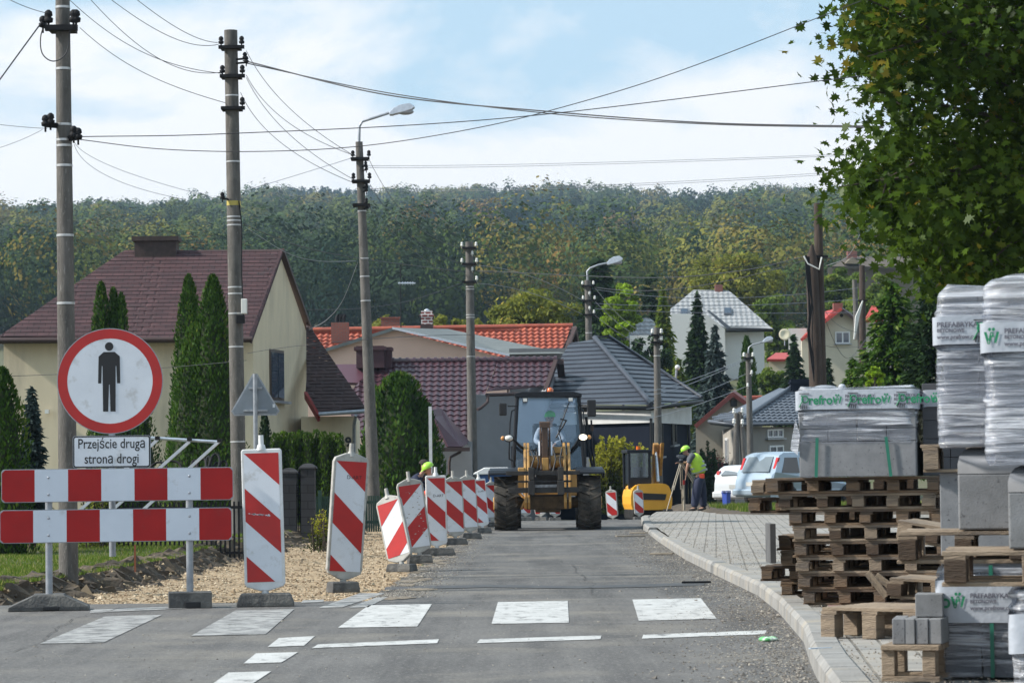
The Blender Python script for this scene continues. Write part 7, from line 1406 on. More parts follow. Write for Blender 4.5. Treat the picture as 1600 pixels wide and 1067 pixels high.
# fork carriage
for a_ in ([(829, 700), (836, 716), (830, 735)], [(840, 705), (843, 722), (838, 745)], [(866, 700), (870, 718), (864, 742)], [(880, 700), (876, 720), (882, 748)]):
    s_ = MB(); s_.tube([q(x_, y_, -.25 - .1 * k_) for k_, (x_, y_) in enumerate(a_)], .016, 6); s_.build('hydraulic_hose', M_ink, ld)
yf = -.72
s_ = MB(); s_.box(q(849.5, 739, yf), (115 / sl_, .07, 6.5 / sl_)); s_.box(q(850, 765.5, yf), (110 / sl_, .06, 8.5 / sl_)); s_.box(q(850, 752, yf + .03), (88 / sl_, .04, 3 / sl_)); s_.build('carriage_bar', M_st, ld, bevel=.006)
for px_ in (831, 877):
    s_ = MB(); s_.box(q(px_, 740, yf - .06), (9 / sl_, .08, 20 / sl_)); s_.box(q(px_, 762, yf - .06), (10.5 / sl_, .12, 22 / sl_)); s_.build('fork_hanger', M_st, ld, bevel=.008)
s_ = MB(); s_.box(q(853, 759.5, yf + .02), (36 / sl_, .05, 5 / sl_)); s_.build('name_plate', mat('grey_plate', (.32, .32, .33, 1), .6, (.15, .14, .14, 1), 14), ld)
for a, b, c_ in ((816, 750, .1), (897, 755, .1)): s_ = MB(); s_.box(q(a, b, -.3), (.14, .2, .5)); s_.build('arm_foot', M_cat, ld, bevel=.02)
s_ = MB(); s_.tube([q(812, 770, -.4), q(822, 780, -.45), q(815, 795, -.4)], .03); s_.build('hose', M_cat, ld)
# ---------------- garden fence, gate pillars, frame ----------------
M_fgreen = mat('fence_green', (.012, .045, .03, 1), .6)
fe = thing('garden_fence', 'low green picket fence behind the second beacon', 'fence', (at(520, 800, 58).x, 58, -.1)); s_ = MB()
for i in range(30):
    p = at(490 + i * 3.6, 770, 58); s_.box(V(p.x, 58, .35), (.035, .02, .72))
s_.box(V(at(543, 0, 58).x, 58.02, .58), (1.5, .02, .05)); s_.box(V(at(543, 0, 58).x, 58.02, .18), (1.5, .02, .05)); s_.build('pickets', M_fgreen, fe, world=True)
for px_ in (500, 550, 602): s_ = MB(); p = at(px_, 770, 58); s_.box(V(p.x, 57.97, .40), (.07, .06, .86)); s_.build('fence_post', M_fgreen, fe, world=True)
M_blk = bump_brick('black_block', (.018, .018, .02, 1), (.026, .026, .03, 1), (.010, .010, .012, 1), .3, .15, .012)
for i, (px_, pt_) in enumerate(((453, 735), (482, 728))):
    p = at(px_, 800, 54); top_ = at(px_, pt_, 54).z; g = thing('gate_pillar', ['left black block gate pillar behind the nearest beacons', 'right black block gate pillar behind the nearest beacons'][i], 'gate pillar', (p.x, 54, -.1), 0, 'black gate pillars'); s_ = MB(); s_.box((0, 0, (top_ + .0) / 2), (.26, .3, top_ + .1)); s_.build('pillar', M_blk, g); s_ = MB(); s_.lathe([(.24, 0), (.23, .03), (.12, .09), (.02, .10)], 4, T=Matrix.Translation((0, 0, top_ + .05)) @ Matrix.Rotation(R(45), 4, 'Z'), smooth=False); s_.build('cap', M_blk, g)
g = thing('ornamental_gate', 'black wrought iron gate between the two gate pillars', 'gate', (at(468, 800, 54).x, 54, -.1)); s_ = MB()
for i in range(6): s_.cyl(V(-.09 + i * .036, 0, .05), V(-.09 + i * .036, 0, .85 + (.22 if i in (2, 3) else 0)), .009, n=5)
for zz in (.15, .5, .85): s_.box((0, 0, zz), (.25, .02, .03))
for i, zz in enumerate((.95, 1.1, 1.0, 1.2)): s_.tube([V((i % 2 - .5) * .12 + .05 * math.cos(R(a)), 0, zz + .06 * math.sin(R(a))) for a in range(0, 361, 30)], .012, 5)
s_.lathe([(.02, 0), (.04, .04), (.005, .22)], 8, T=Matrix.Translation((0, 0, 1.15))); s_.build('ironwork', M_dark, g)
g = thing('iron_fence', 'dark iron yard fence with a row of rings seen above and below the barrier boards', 'fence', (at(250, 800, 42).x, 42, -.1)); s_ = MB()
for i in range(34):
    p = at(150 + i * 7.2, 800, 42); s_.box(V(p.x, 42, .32), (.028, .02, .85))
for zz in (.0, .66): s_.box(V(at(270, 0, 42).x, 42, zz), (2.4, .025, .04))
s_.build('bars', M_dark, g, world=True)
s_ = MB()
for px_, py_, rr, sq in ((248, 734, 12, 1.4), (268, 733, 13, 1.5), (303, 728, 9, .6), (315, 726, 11, .75), (325, 722, 9, .4), (336, 722, 13, .7), (338, 729, 6, .8), (349, 728, 8, .8)):
    c = at(px_, py_, 41.9); s_.tube([c + V(rr / 107 * sq * .8 * math.cos(R(a)), .25 * math.sin(R(a * 1)) * .3, rr / 107 * math.sin(R(a))) for a in range(0, 361, 20)], .018, 6)
s_.build('ring', M_dark, g, world=True)
g = thing('aluminium_frame', 'shiny aluminium rails joined in a slanting frame behind the text plate', 'metal frame', (at(270, 735, 39).x, 39, -.1))
for a, b in (((236, 743), (296, 690)), ((284, 742), (343, 689)), ((190, 738), (246, 687))):
    s_ = MB(); A_ = at(*a, 39); B_ = at(*b, 39); A_ = A_ + (A_ - B_) * 1.5; A_.z = max(A_.z, -.1); d = B_ - A_; s_.box((0, 0, 0), (.055, .04, d.length)); o = s_.build('rail', M_alu, g); o.location = (A_ + B_) / 2 - g.location; o.rotation_euler = d.to_track_quat('Z', 'Y').to_euler()
s_ = MB(); s_.cyl(at(236, 684, 39), at(343, 690.5, 39), .022, n=10); s_.build('cross_bar', M_alu, g, world=True)
s_ = MB()
for a, b in ((246, 684.5), (296, 686), (343, 688)): s_.box(at(a, b, 38.95), (.06, .07, .05))
s_.build('clamp', M_dark, g, world=True)
# litter, planks, steel bar
s_ = MB(); p = gp(1204, 1001); r = np.random.default_rng(2)
for i in range(7): s_.sphere((r.uniform(-.05, .05), r.uniform(-.04, .04), .012), (.035, .05, .012 + .008 * r.random()), 8, 5)
o = s_.build('plastic_wrapper', mat('wrapper_green', (.12, .42, .14, 1), .4, (.6, .7, .6, 1), 12, lo=.45, hi=.55)); o.location = p; tag(o, 'crumpled green and white wrapper lying by the kerb', 'litter')
for i, (a, b, rz_, l_, lab) in enumerate(((1088, 911, 3, .28, 'thin dark steel bar lying across the gutter by the kerb'), (985, 838, 6, .5, 'rough plank lying at the road edge nearest the loader'), (1034, 866, -12, .3, 'short piece of board in the gutter between plank and steel bar'), (998, 833, -20, .3, 'pale slab fragment beside the rough plank'))):
    p = gp(a, b, .01); s_ = MB(); s_.box((0, 0, .012), (l_ * 1.0, .035 if i == 0 else .16, .02)); o = s_.build('steel_bar' if i == 0 else 'plank', M_dark if i == 0 else mat('old_board', (.30, .25, .19, 1), .9, (.2, .17, .13, 1), 6), bevel=.003); o.location = p; o.rotation_euler = (0, 0, R(rz_)); tag(o, lab, 'steel bar' if i == 0 else 'board')
s_ = MB(); p = gp(1282, 1012, .115); s_.box((0, 0, 0), (.13, .025, .006)); o = s_.build('broken_strip', mat('strip_blue', (.35, .42, .5, 1), .5)); o.location = p; o.rotation_euler = (0, 0, R(20)); tag(o, 'thin bluish strip of plastic lying on the pavement by the front pallet', 'litter')
s_ = MB(); p = at(211, 870, 33); s_.box((0, 0, .0), (.02, .02, .30)); o = s_.build('marker_stake', mat('rusty_stake', (.22, .07, .03, 1), .8)); o.location = at(211, 872, 32) ; tag(o, 'thin rusty stake in the grass edge between the barrier posts', 'stake')
# ---------------- pallets and wrapped paving stone ----------------
M_pw = mat('pallet_wood', (.17, .112, .066, 1), .85, (.095, .063, .040, 1), 3, .5, 30, stretch=(1, 1, 5), dirt=(.09, .07, .055, 1), dscale=3, dlo=.50, dhi=.70)
M_pwg = mat('pallet_wood_grey', (.27, .21, .15, 1), .85, (.17, .125, .085, 1), 3, .5, 30, stretch=(1, 1, 5), dirt=(.12, .10, .085, 1), dscale=3, dlo=.52, dhi=.72)
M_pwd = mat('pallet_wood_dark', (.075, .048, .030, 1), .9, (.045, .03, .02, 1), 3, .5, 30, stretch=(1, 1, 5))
M_stone = mat('paving_block', (.15, .155, .165, 1), .92, (.20, .205, .215, 1), 9, .12, 120, dirt=(.06, .06, .065, 1), dscale=45, dlo=.60, dhi=.68)
M_stone2 = mat('paving_block_light', (.21, .215, .225, 1), .92, (.15, .155, .16, 1), 7, .12, 120, dirt=(.08, .08, .085, 1), dscale=40, dlo=.6, dhi=.7)
M_grn = mat('green_strap', (.01, .13, .085, 1), .5)
SWR = random.Random(12)
def pallet(label, loc, rz, w=1.0, d=.8, h=.117, nb=4, m=M_pw, tilt=0, roll=0, group='wooden pallets', boards=6, name='pallet', bh=None):
    """w along local x (seen front), blocks along x; origin at base centre"""
    t = thing(name, label, 'pallet', loc, rz, group); t.rotation_euler = (R(tilt), R(roll), rz); rr = SWR
    tb = .018
    s_ = MB()
    for i in range(boards):
        y = -d / 2 + .05 + (d - .1) * i / (boards - 1); a = rr.uniform(-.012, .012); s_.box((a, y, h - tb / 2), (w + rr.uniform(-.02, .01), .095 + rr.uniform(-.012, .008), tb), rz=rr.uniform(-.006, .006), rx=rr.uniform(-.03, .03))
    s_.build('deck_boards', m, t, bevel=.002)
    s_ = MB()
    for i in range(nb):
        x = -w / 2 + .05 + (w - .1) * i / (nb - 1); s_.box((x, 0, h - tb * 1.5 - .001), (.09, d, tb))
    s_.build('stringer_boards', m, t, bevel=.002)
    for i in range(nb):
        x = -w / 2 + .05 + (w - .1) * i / (nb - 1) + rr.uniform(-.012, .012)
        for y in (-d / 2 + .06, 0, d / 2 - .06):
            s_ = MB(); s_.box((x, y + rr.uniform(-.01, .01), tb + (h - 3 * tb) / 2), (.085 + rr.uniform(-.01, .01), .16, h - 3 * tb - .002), rz=rr.uniform(-.05, .05)); s_.build('block', m if rr.random() > .3 else (M_pwd if m is not M_pwd else M_pw), t, bevel=.002)
    s_ = MB()
    for y in (-d / 2 + .06, 0, d / 2 - .06): s_.box((0, y, tb / 2), (w + rr.uniform(-.02, .02), .10, tb - .001), rz=rr.uniform(-.006, .006))
    s_.build('base_boards', m, t, bevel=.002); return t
AZ = R(-11)   # the stacks are turned a little so that their front faces the road
def ux(a): return V(math.cos(AZ), math.sin(AZ), 0) * a
def uy(a): return V(-math.sin(AZ), math.cos(AZ), 0) * a
def emblem_tex(parent, T, hgt, y=-.0):
    """band lettering in band-local coords (x right, z up)"""
def brand(T, x, z, k, parent, sm=True, logo=True, part=None):
    # green wordmark with a sketched emblem, k = letter height in metres
    g = MB(); vs, fs = textmesh('refroẅ' if part is None else part, k * 1.45, k * .035, 'LEFT'); g.add([T @ V(x + v[0] * .92, 0, z + v[2]) for v in vs], fs); wd = max(v[0] for v in vs) * .92; g.build('wordmark', M_logo, parent)
    if logo:
        g = MB(); x0 = x - k * .95; g.tube([T @ V(x0 + k * .55 + k * .36 * math.cos(R(a)), -.001, z + k * .15 + k * .38 * math.sin(R(a))) for a in range(0, 361, 30)], k * .07, 4); g.tube([T @ V(x0 + k * .15, -.001, z + k * .62), T @ V(x0 + k * .35, -.001, z + .1 * k), T @ V(x0 - k * .15, -.001, z - k * .75)], k * .08, 4); g.build('emblem', M_logo, parent)
        g = MB(); g.tube([T @ V(x0 - k * .1, -.001, z + k * .8), T @ V(x0 + k * 1.05, -.001, z + k * .8)], k * .05, 4)
        for i in range(4): g.tube([T @ V(x0 + k * (.1 + i * .22), -.001, z - k * .5), T @ V(x0 + k * (.0 + i * .25), -.001, z - k * .95)], k * .05, 4)
        g.build('emblem_lines', M_ink, parent)
    if sm:
        g = MB(); xx = x + wd + k * .35
        for tx, dz, sz in (('PREFABRYKATY', .42, .48), ('BETONOWE', 0.0, .34), ('www.prefrow.com.pl', -.48, .44)):
            vs, fs = textmesh(tx, k * sz, .0008, 'LEFT'); g.add([T @ V(xx + v[0], 0, z + v[2] + k * dz) for v in vs], fs)
        g.build('small_print', M_sprint, parent)
    return wd
M_logo = mat('logo_green', (.01, .20, .09, 1), .4); M_sprint = mat('print_grey', (.10, .10, .13, 1), .5)
# stretch film; pale noise streaks paint the sky's glints on its folds
m = bpy.data.materials.new('stretch_film'); m.use_nodes = True; t = m.node_tree; t.nodes.clear(); c = N(t, 'ShaderNodeTexCoord'); mpn = N(t, 'ShaderNodeMapping'); mpn.inputs['Scale'].default_value = (1.2, 1.2, 22)
nz_ = N(t, 'ShaderNodeTexNoise', i_Scale=1.4, i_Detail=6.0, i_Roughness=.65); nz_.inputs['Distortion'].default_value = .6; cr_ = N(t, 'ShaderNodeMapRange'); cr_.inputs[1].default_value = .46; cr_.inputs[2].default_value = .60; cr_.inputs[3].default_value = .06; cr_.inputs[4].default_value = .75
p = N(t, 'ShaderNodeBsdfPrincipled'); p.inputs['Base Color'].default_value = (.56, .58, .63, 1); p.inputs['Roughness'].default_value = .12; p.inputs['Specular IOR Level'].default_value = .8
b = N(t, 'ShaderNodeBump', i_Strength=1.0, i_Distance=.03); tr = N(t, 'ShaderNodeBsdfTransparent'); tr.inputs[0].default_value = (.86, .88, .92, 1); mm = N(t, 'ShaderNodeMixShader'); o_ = N(t, 'ShaderNodeOutputMaterial')
t.links.new(c.outputs['Object'], mpn.inputs[0]); t.links.new(mpn.outputs[0], nz_.inputs['Vector']); t.links.new(nz_.outputs[0], cr_.inputs[0]); t.links.new(nz_.outputs[0], b.inputs['Height']); t.links.new(b.outputs[0], p.inputs['Normal'])
t.links.new(cr_.outputs[0], mm.inputs[0]); t.links.new(tr.outputs[0], mm.inputs[1]); t.links.new(p.outputs[0], mm.inputs[2]); t.links.new(mm.outputs[0], o_.inputs[0]); M_film = m
M_filmd = m.copy(); M_filmd.name = 'stretch_film_thick'
for n_ in M_filmd.node_tree.nodes:
    if n_.type == 'MAP_RANGE': n_.inputs[3].default_value = .28; n_.inputs[4].default_value = .96
M_tape = mat('printed_band', (.40, .43, .48, 1), .35, (.34, .37, .42, 1), 6, .25, 20, spec=.7)
def film(parent, w, d, z0, z1, seed, amp=.012, m=M_film, puff=.0, top=True, n=90, rows=70, bulge=.0, name='film_wrap', rc=.05):
    r_ = np.random.default_rng(seed); ph = r_.uniform(0, 6.28, 14); fz = r_.uniform(30, 150, 14); fa = r_.choice([1, 2, 3], 14) * r_.choice([-1, 1], 14); s_ = MB(); ring = []
    for i in range(n):
        t_ = 2 * math.pi * i / n; cx_, sy_ = math.cos(t_), math.sin(t_); e_ = .14; x = math.copysign(abs(cx_) ** e_, cx_) * w / 2; y = math.copysign(abs(sy_) ** e_, sy_) * d / 2; ring.append((x, y, t_))
    zs = [z0 + (z1 - z0) * k / rows for k in range(rows + 1)]; vs = []
    for k, z in enumerate(zs):
        f = k / rows; sh = 1 - (max(0, f - .93) / .07) ** 2 * rc - (max(0, .04 - f) / .04) ** 2 * .015 + bulge * math.sin(f * 9 + seed) * .5
        for x, y, t_ in ring:
            wv = sum(math.sin(z * fz[q_] * 1.0 + fa[q_] * t_ * .7 + ph[q_]) for q_ in range(14)) / 3.7 * amp; wv *= .35 + .65 * math.sin(z * 9 + t_ * 2 + ph[1]); wv += .5 * amp * math.sin(t_ * 7 + z * 17 + ph[0]) * math.sin(z * 11 + ph[2])
            vs.append((x * sh * (1 + wv / (w / 2)), y * sh * (1 + wv / (d / 2)), z + (puff * math.sin(t_ * 3 + seed) if k == rows else 0)))
    fs = [(k * n + i, k * n + (i + 1) % n, (k + 1) * n + (i + 1) % n, (k + 1) * n + i) for k in range(rows) for i in range(n)]; s_.add(vs, fs, 0, True)
    if top: s_.add(vs[-n:] + [(0, 0, z1 + .012)], [(i, (i + 1) % n, n) for i in range(n)], 0, True)
    return s_.build(name, m, parent)
def blocks(parent, w, d, z0, z1, courses, cols, m, jit=.003, ch=.004, name='paving_blocks'):
    s_ = MB(); hh = (z1 - z0) / courses; ww = w / cols
    for k in range(courses):
        for i in range(cols): s_.box((-w / 2 + ww * (i + .5) + SWR.uniform(-jit, jit), SWR.uniform(-jit, jit), z0 + hh * (k + .5)), (ww - .003, d, hh - .002))
    return s_.build(name, m, parent, bevel=ch)
def bandmesh(parent, w, d, z0, z1, off=.016, name='printed_band', e_=.10, m=None, wob=.004):
    n = 80; s_ = MB(); vs = []
    for k in range(5):
        z = z0 + (z1 - z0) * k / 4
        for i in range(n):
            t_ = 2 * math.pi * i / n; cx_, sy_ = math.cos(t_), math.sin(t_); vs.append((math.copysign(abs(cx_) ** e_, cx_) * (w / 2 + off), math.copysign(abs(sy_) ** e_, sy_) * (d / 2 + off), z + wob * math.sin(3 * t_)))
    s_.add(vs, [(k * n + i, k * n + (i + 1) % n, (k + 1) * n + (i + 1) % n, (k + 1) * n + i) for k in range(4) for i in range(n)], 0, True); return s_.build(name, m or M_tape, parent)
# main stack ------------------------------------------------------
YA = 20.6; sA = S(YA)
def ax_(px, py, Y=YA): return at(px, py, Y)
lab = ['bottom pallet of the tall stack, standing on the pavement', 'second pallet from the bottom of the tall stack', 'third pallet from the bottom of the tall stack', 'fourth pallet from the bottom of the tall stack', 'fifth pallet from the bottom of the tall stack', 'sixth pallet from the bottom of the tall stack', 'seventh pallet from the bottom of the tall stack', 'topmost pallet of the tall stack, right under the wrapped block pack']
lefts = [1251, 1246, 1243, 1240, 1236, 1233, 1219, 1196]; zb = .105
for i in range(8):
    h = .1135; z = zb + i * .1142; pl = at(lefts[i], 850, YA + .1); w = 1.12 if i < 7 else 1.25; d = 1.1
    o = V(pl.x, pl.y, z) + ux(w / 2) + uy(d / 2); o.z = z
    pallet(lab[i], o, AZ + R(SWR.uniform(-1.2, 1.2)), w, d, h, 5, [M_pw, M_pw, M_pwg, M_pw, M_pwg, M_pw, M_pwg, M_pw][i], boards=7)
ztop = zb + 8 * .1142
# wrapped pack on top
cl_ = at(1247, 750, YA - .05); cr2 = 182 / sA / math.cos(AZ); w = cr2; d = 1.0; hP = at(1247, 607, YA).z - ztop
pk = thing('block_pack', 'film-wrapped pack of grey paving blocks with green straps, on top of the tall pallet stack', 'paving stone pack', (0, 0, 0), AZ, 'wrapped packs of paving blocks')
o = V(cl_.x, cl_.y, ztop + .002) + ux(w / 2) + uy(d / 2); pk.location = (o.x, o.y, ztop + .003)
blocks(pk, w - .02, d - .02, 0.0, .25, 1, 1, M_stone, ch=.006); blocks(pk, w - .02, d - .02, .252, hP - .02, 4, 4, M_stone)
film(pk, w, d, .24, hP, 3, .007, M_film, .012); bandmesh(pk, w, d, hP - .16, hP - .022); 
film(pk, w + .004, d + .004, .37, hP - .15, 5, .008, M_filmd, top=False, rows=60)
T = Matrix.Translation((0, -d / 2 - .0195, hP - .092)); k = .062
for x in (-w / 2 + .085, -w / 2 + .43, w / 2 - .075): brand(T, x, 0, k, pk, part=None)
T2 = Matrix.Translation((w / 2 + .0195, 0, hP - .092)) @ Matrix.Rotation(R(90), 4, 'Z')
s_ = MB()
for px_, o1 in ((-w / 2 + .13, -.012), (w / 2 - .19, .03)): s_.prism([(px_ - .011, -d / 2 - .018, 0), (px_ + .011, -d / 2 - .018, 0), (px_ + .011 - o1, -d / 2 - .018, .28), (px_ - .011 - o1, -d / 2 - .018, .28)], (0, .006, 0))
s_.build('green_strap', M_grn, pk)
s_ = MB(); s_.sphere((-w / 2 + .17, -.1, hP + .0), (.10, .12, .03), 14, 8); s_.sphere((-w / 2 + .30, -.2, hP + .0), (.03, .05, .035), 10, 6); s_.build('film_fold', M_filmd, pk)
s_ = MB(); pts = [(-w / 2 - .01, -d / 2 - .01, .42), (-w / 2 - .045, -d / 2 - .0, .25), (-w / 2 - .05, -d / 2, .20), (-w / 2 - .0, -d / 2 - .012, .16), (-w / 2 + .02, -d / 2 - .016, .3)]; s_.prism(pts, (0, .01, 0)); s_.build('film_flap', M_filmd, pk)
# shaded right face of the wrapped pack, added as a pack coloured dark
pk2 = thing('block_pack', 'added dark-coloured pack standing for the shaded right face of the pack beside it', 'paving stone pack', (0, 0, ztop + .003), AZ, 'wrapped packs of paving blocks'); o = V(cl_.x, cl_.y, 0) + ux(w + .02 + .3) + uy(.14 + .45); pk2.location = (o.x, o.y, ztop + .003)
blocks(pk2, .58, .9, 0, hP + .02, 5, 3, mat('shade_dark_block', (.045, .047, .055, 1), .8, (.06, .062, .07, 1), 9)); bandmesh(pk2, .58, .9, hP - .15, hP - .03, .008, m=mat('shade_band', (.30, .32, .36, 1), .5)); brand(Matrix.Translation((0, -.45 - .011, hP - .09)), -.22, 0, .055, pk2, part='oẅ', logo=False)
# overhanging pallet at the left of the top
o = at(1163, 745, YA + .6); pallet('loose pallet sticking out to the left under the wrapped pack', V(o.x, o.y, ztop - .125) + ux(.45) + uy(.3), AZ + R(3), .82, .7, .112, 3, M_pwg)
o = at(1163, 768, YA + .75); pallet('second loose pallet sticking out to the left, below the first', V(o.x, o.y, ztop - .26) + ux(.28) + uy(.4), AZ - R(2), .5, .6, .112, 3, M_pwd)
# left stack further back
YB = 22.3
labs = ['bottom pallet of the short stack behind the left of the tall one', 'second pallet of the short stack behind the left of the tall one', 'third pallet of the short stack behind the left of the tall one', 'upper pallet of the short stack behind the left of the tall one']
for i in range(4):
    px_ = (1210, 1186, 1213, 1211)[i]; p = at(px_, 850, YB); z = .105 + i * .118; pallet(labs[i], V(p.x, p.y, z) + ux(.5) + uy(.35), AZ + R((2, -3, 1, -1)[i]), .95, .7, .114, 5, [M_pw, M_pwd, M_pwg, M_pw][i])
s_ = MB(); p = at(1204, 840, YB - .1); s_.box((0, 0, 0), (.045, .4, .30)); o = s_.build('leaning_slab', mat('slab_dark', (.07, .07, .072, 1), .9, (.10, .10, .1, 1), 6), bevel=.004); o.location = V(p.x, p.y, .62 - .10); tag(o, 'dark board leaning upright against the left end of the short pallet stack', 'board')
# leaning / tilted pallets at the right
p = at(1406, 860, 17.6); pallet('tilted pallet wedged between the tall stack and the right packs', V(p.x + .38, p.y + .35, .585), AZ + R(-8), .62, .6, .125, 4, M_pwg, tilt=0, roll=9)
p = at(1392, 935, 18.1); pallet('low pallet behind the loose blocks, at the right foot of the tall stack', V(p.x + .40, p.y + .35, .24), AZ + R(-9), .62, .6, .13, 3, M_pwg, roll=3)
p = at(1392, 935, 18.1); pallet('pallet lying flat under the low one at the right foot of the tall stack', V(p.x + .42, p.y + .38, .108), AZ + R(-5), .62, .6, .13, 3, M_pwd)
# big flat pallet in front
YD = gp(1340, 1001, .105).y; p = at(1286, 990, YD + .18)
def flatpallet(label, p0, rz, w, d, h, m, nb=3):
    t = thing('pallet', label, 'pallet', p0, rz, 'wooden pallets'); s_ = MB(); 
    for i in range(7): y = -d / 2 + .04 + (d - .08) * i / 6; s_.box((SWR.uniform(-.01, .01), y, h - .01), (w, d / 9.5, .02), rz=SWR.uniform(-.01, .01))
    s_.build('deck_boards', m, t, bevel=.002); s_ = MB()
    for x in (-w / 2 + .05, 0, w / 2 - .05): s_.box((x, 0, h - .031), (.1, d, .02))
    s_.build('stringer_boards', m, t, bevel=.002)
    for x in (-w / 2 + .045, 0, w / 2 - .045):
        for y in (-d / 2 + .05, 0, d / 2 - .05): s_ = MB(); s_.box((x, y, (h - .042) / 2), (.09, .11, h - .043)); s_.build('block', m, t, bevel=.003)
    return t
wD = .62; flatpallet('wide pale pallet lying alone on the paving in front of the tall stack', V(at(1402, 980, YD + .35).x, YD + .42, .108), AZ + R(-9) - R(14), wD, .66, .175, M_pwg)
# small pallet with grey blocks
YE = 13.05; zE_ = .105; hE = .165
p = at(1433, 1030, YE + .2); t_ = thing('pallet', 'small raised pallet carrying loose grey kerb blocks near the bottom right', 'pallet', V(p.x, YE + .2, zE_), AZ + R(-6), 'wooden pallets')
wE = .265; s_ = MB()
for i in range(4): s_.box((0, -.16 + i * .11, hE - .012), (wE, .085, .024))
s_.build('deck_boards', M_pwg, t_, bevel=.003)
for x in (-wE / 2 + .03, wE / 2 - .05):
    for y in (-.14, .14): s_ = MB(); s_.box((x, y, hE / 2), (.06, .09, hE - .05)); s_.build('block', M_pwg, t_, bevel=.003)
s_ = MB(); s_.box((0, -.15, .012), (wE, .09, .024)); s_.box((0, .15, .012), (wE, .09, .024)); s_.build('base_boards', M_pwg, t_, bevel=.003)
bl_lab = ['leftmost grey block on the small raised pallet', 'second grey block from the left on the small raised pallet', 'third grey block from the left on the small raised pallet', 'rightmost grey block on the small raised pallet']
for i in range(4):
    s_ = MB(); s_.box((0, 0, 0), (.058, .30, .115)); o = s_.build('paving_block', M_stone2 if i % 2 else M_stone, bevel=.004); c = V(t_.location.x, t_.location.y, zE_ + hE + .059) + ux(-wE / 2 + .06 + i * .060); o.location = c; o.rotation_euler = (0, 0, AZ + R(-6 + (6 if i == 0 else 0))); tag(o, bl_lab[i], 'paving block', 'loose grey blocks')
s_ = MB(); s_.box((0, 0, 0), (.125, .18, .105)); o = s_.build('paving_block', M_stone2, bevel=.004); o.location = V(t_.location.x, t_.location.y, zE_ + hE + .172) + ux(.062) + uy(.03); o.rotation_euler = (0, 0, AZ); tag(o, 'single grey block lying on top of the row of loose blocks', 'paving block', 'loose grey blocks')
# splintered boards
for i, (a, b, l_, rt) in enumerate(((1370, 913, .20, 52), (1384, 910, .16, 38))): s_ = MB(); s_.box((0, 0, 0), (l_, .012, .045)); o = s_.build('broken_board', M_pwg, bevel=.002); o.location = at(a, b, 18.9 if i == 0 else 19.0); o.rotation_euler = (0, R(rt), AZ); tag(o, ['longer pale splintered board hanging from the tall pallet stack', 'shorter splintered board hanging beside the longer one'][i], 'board')
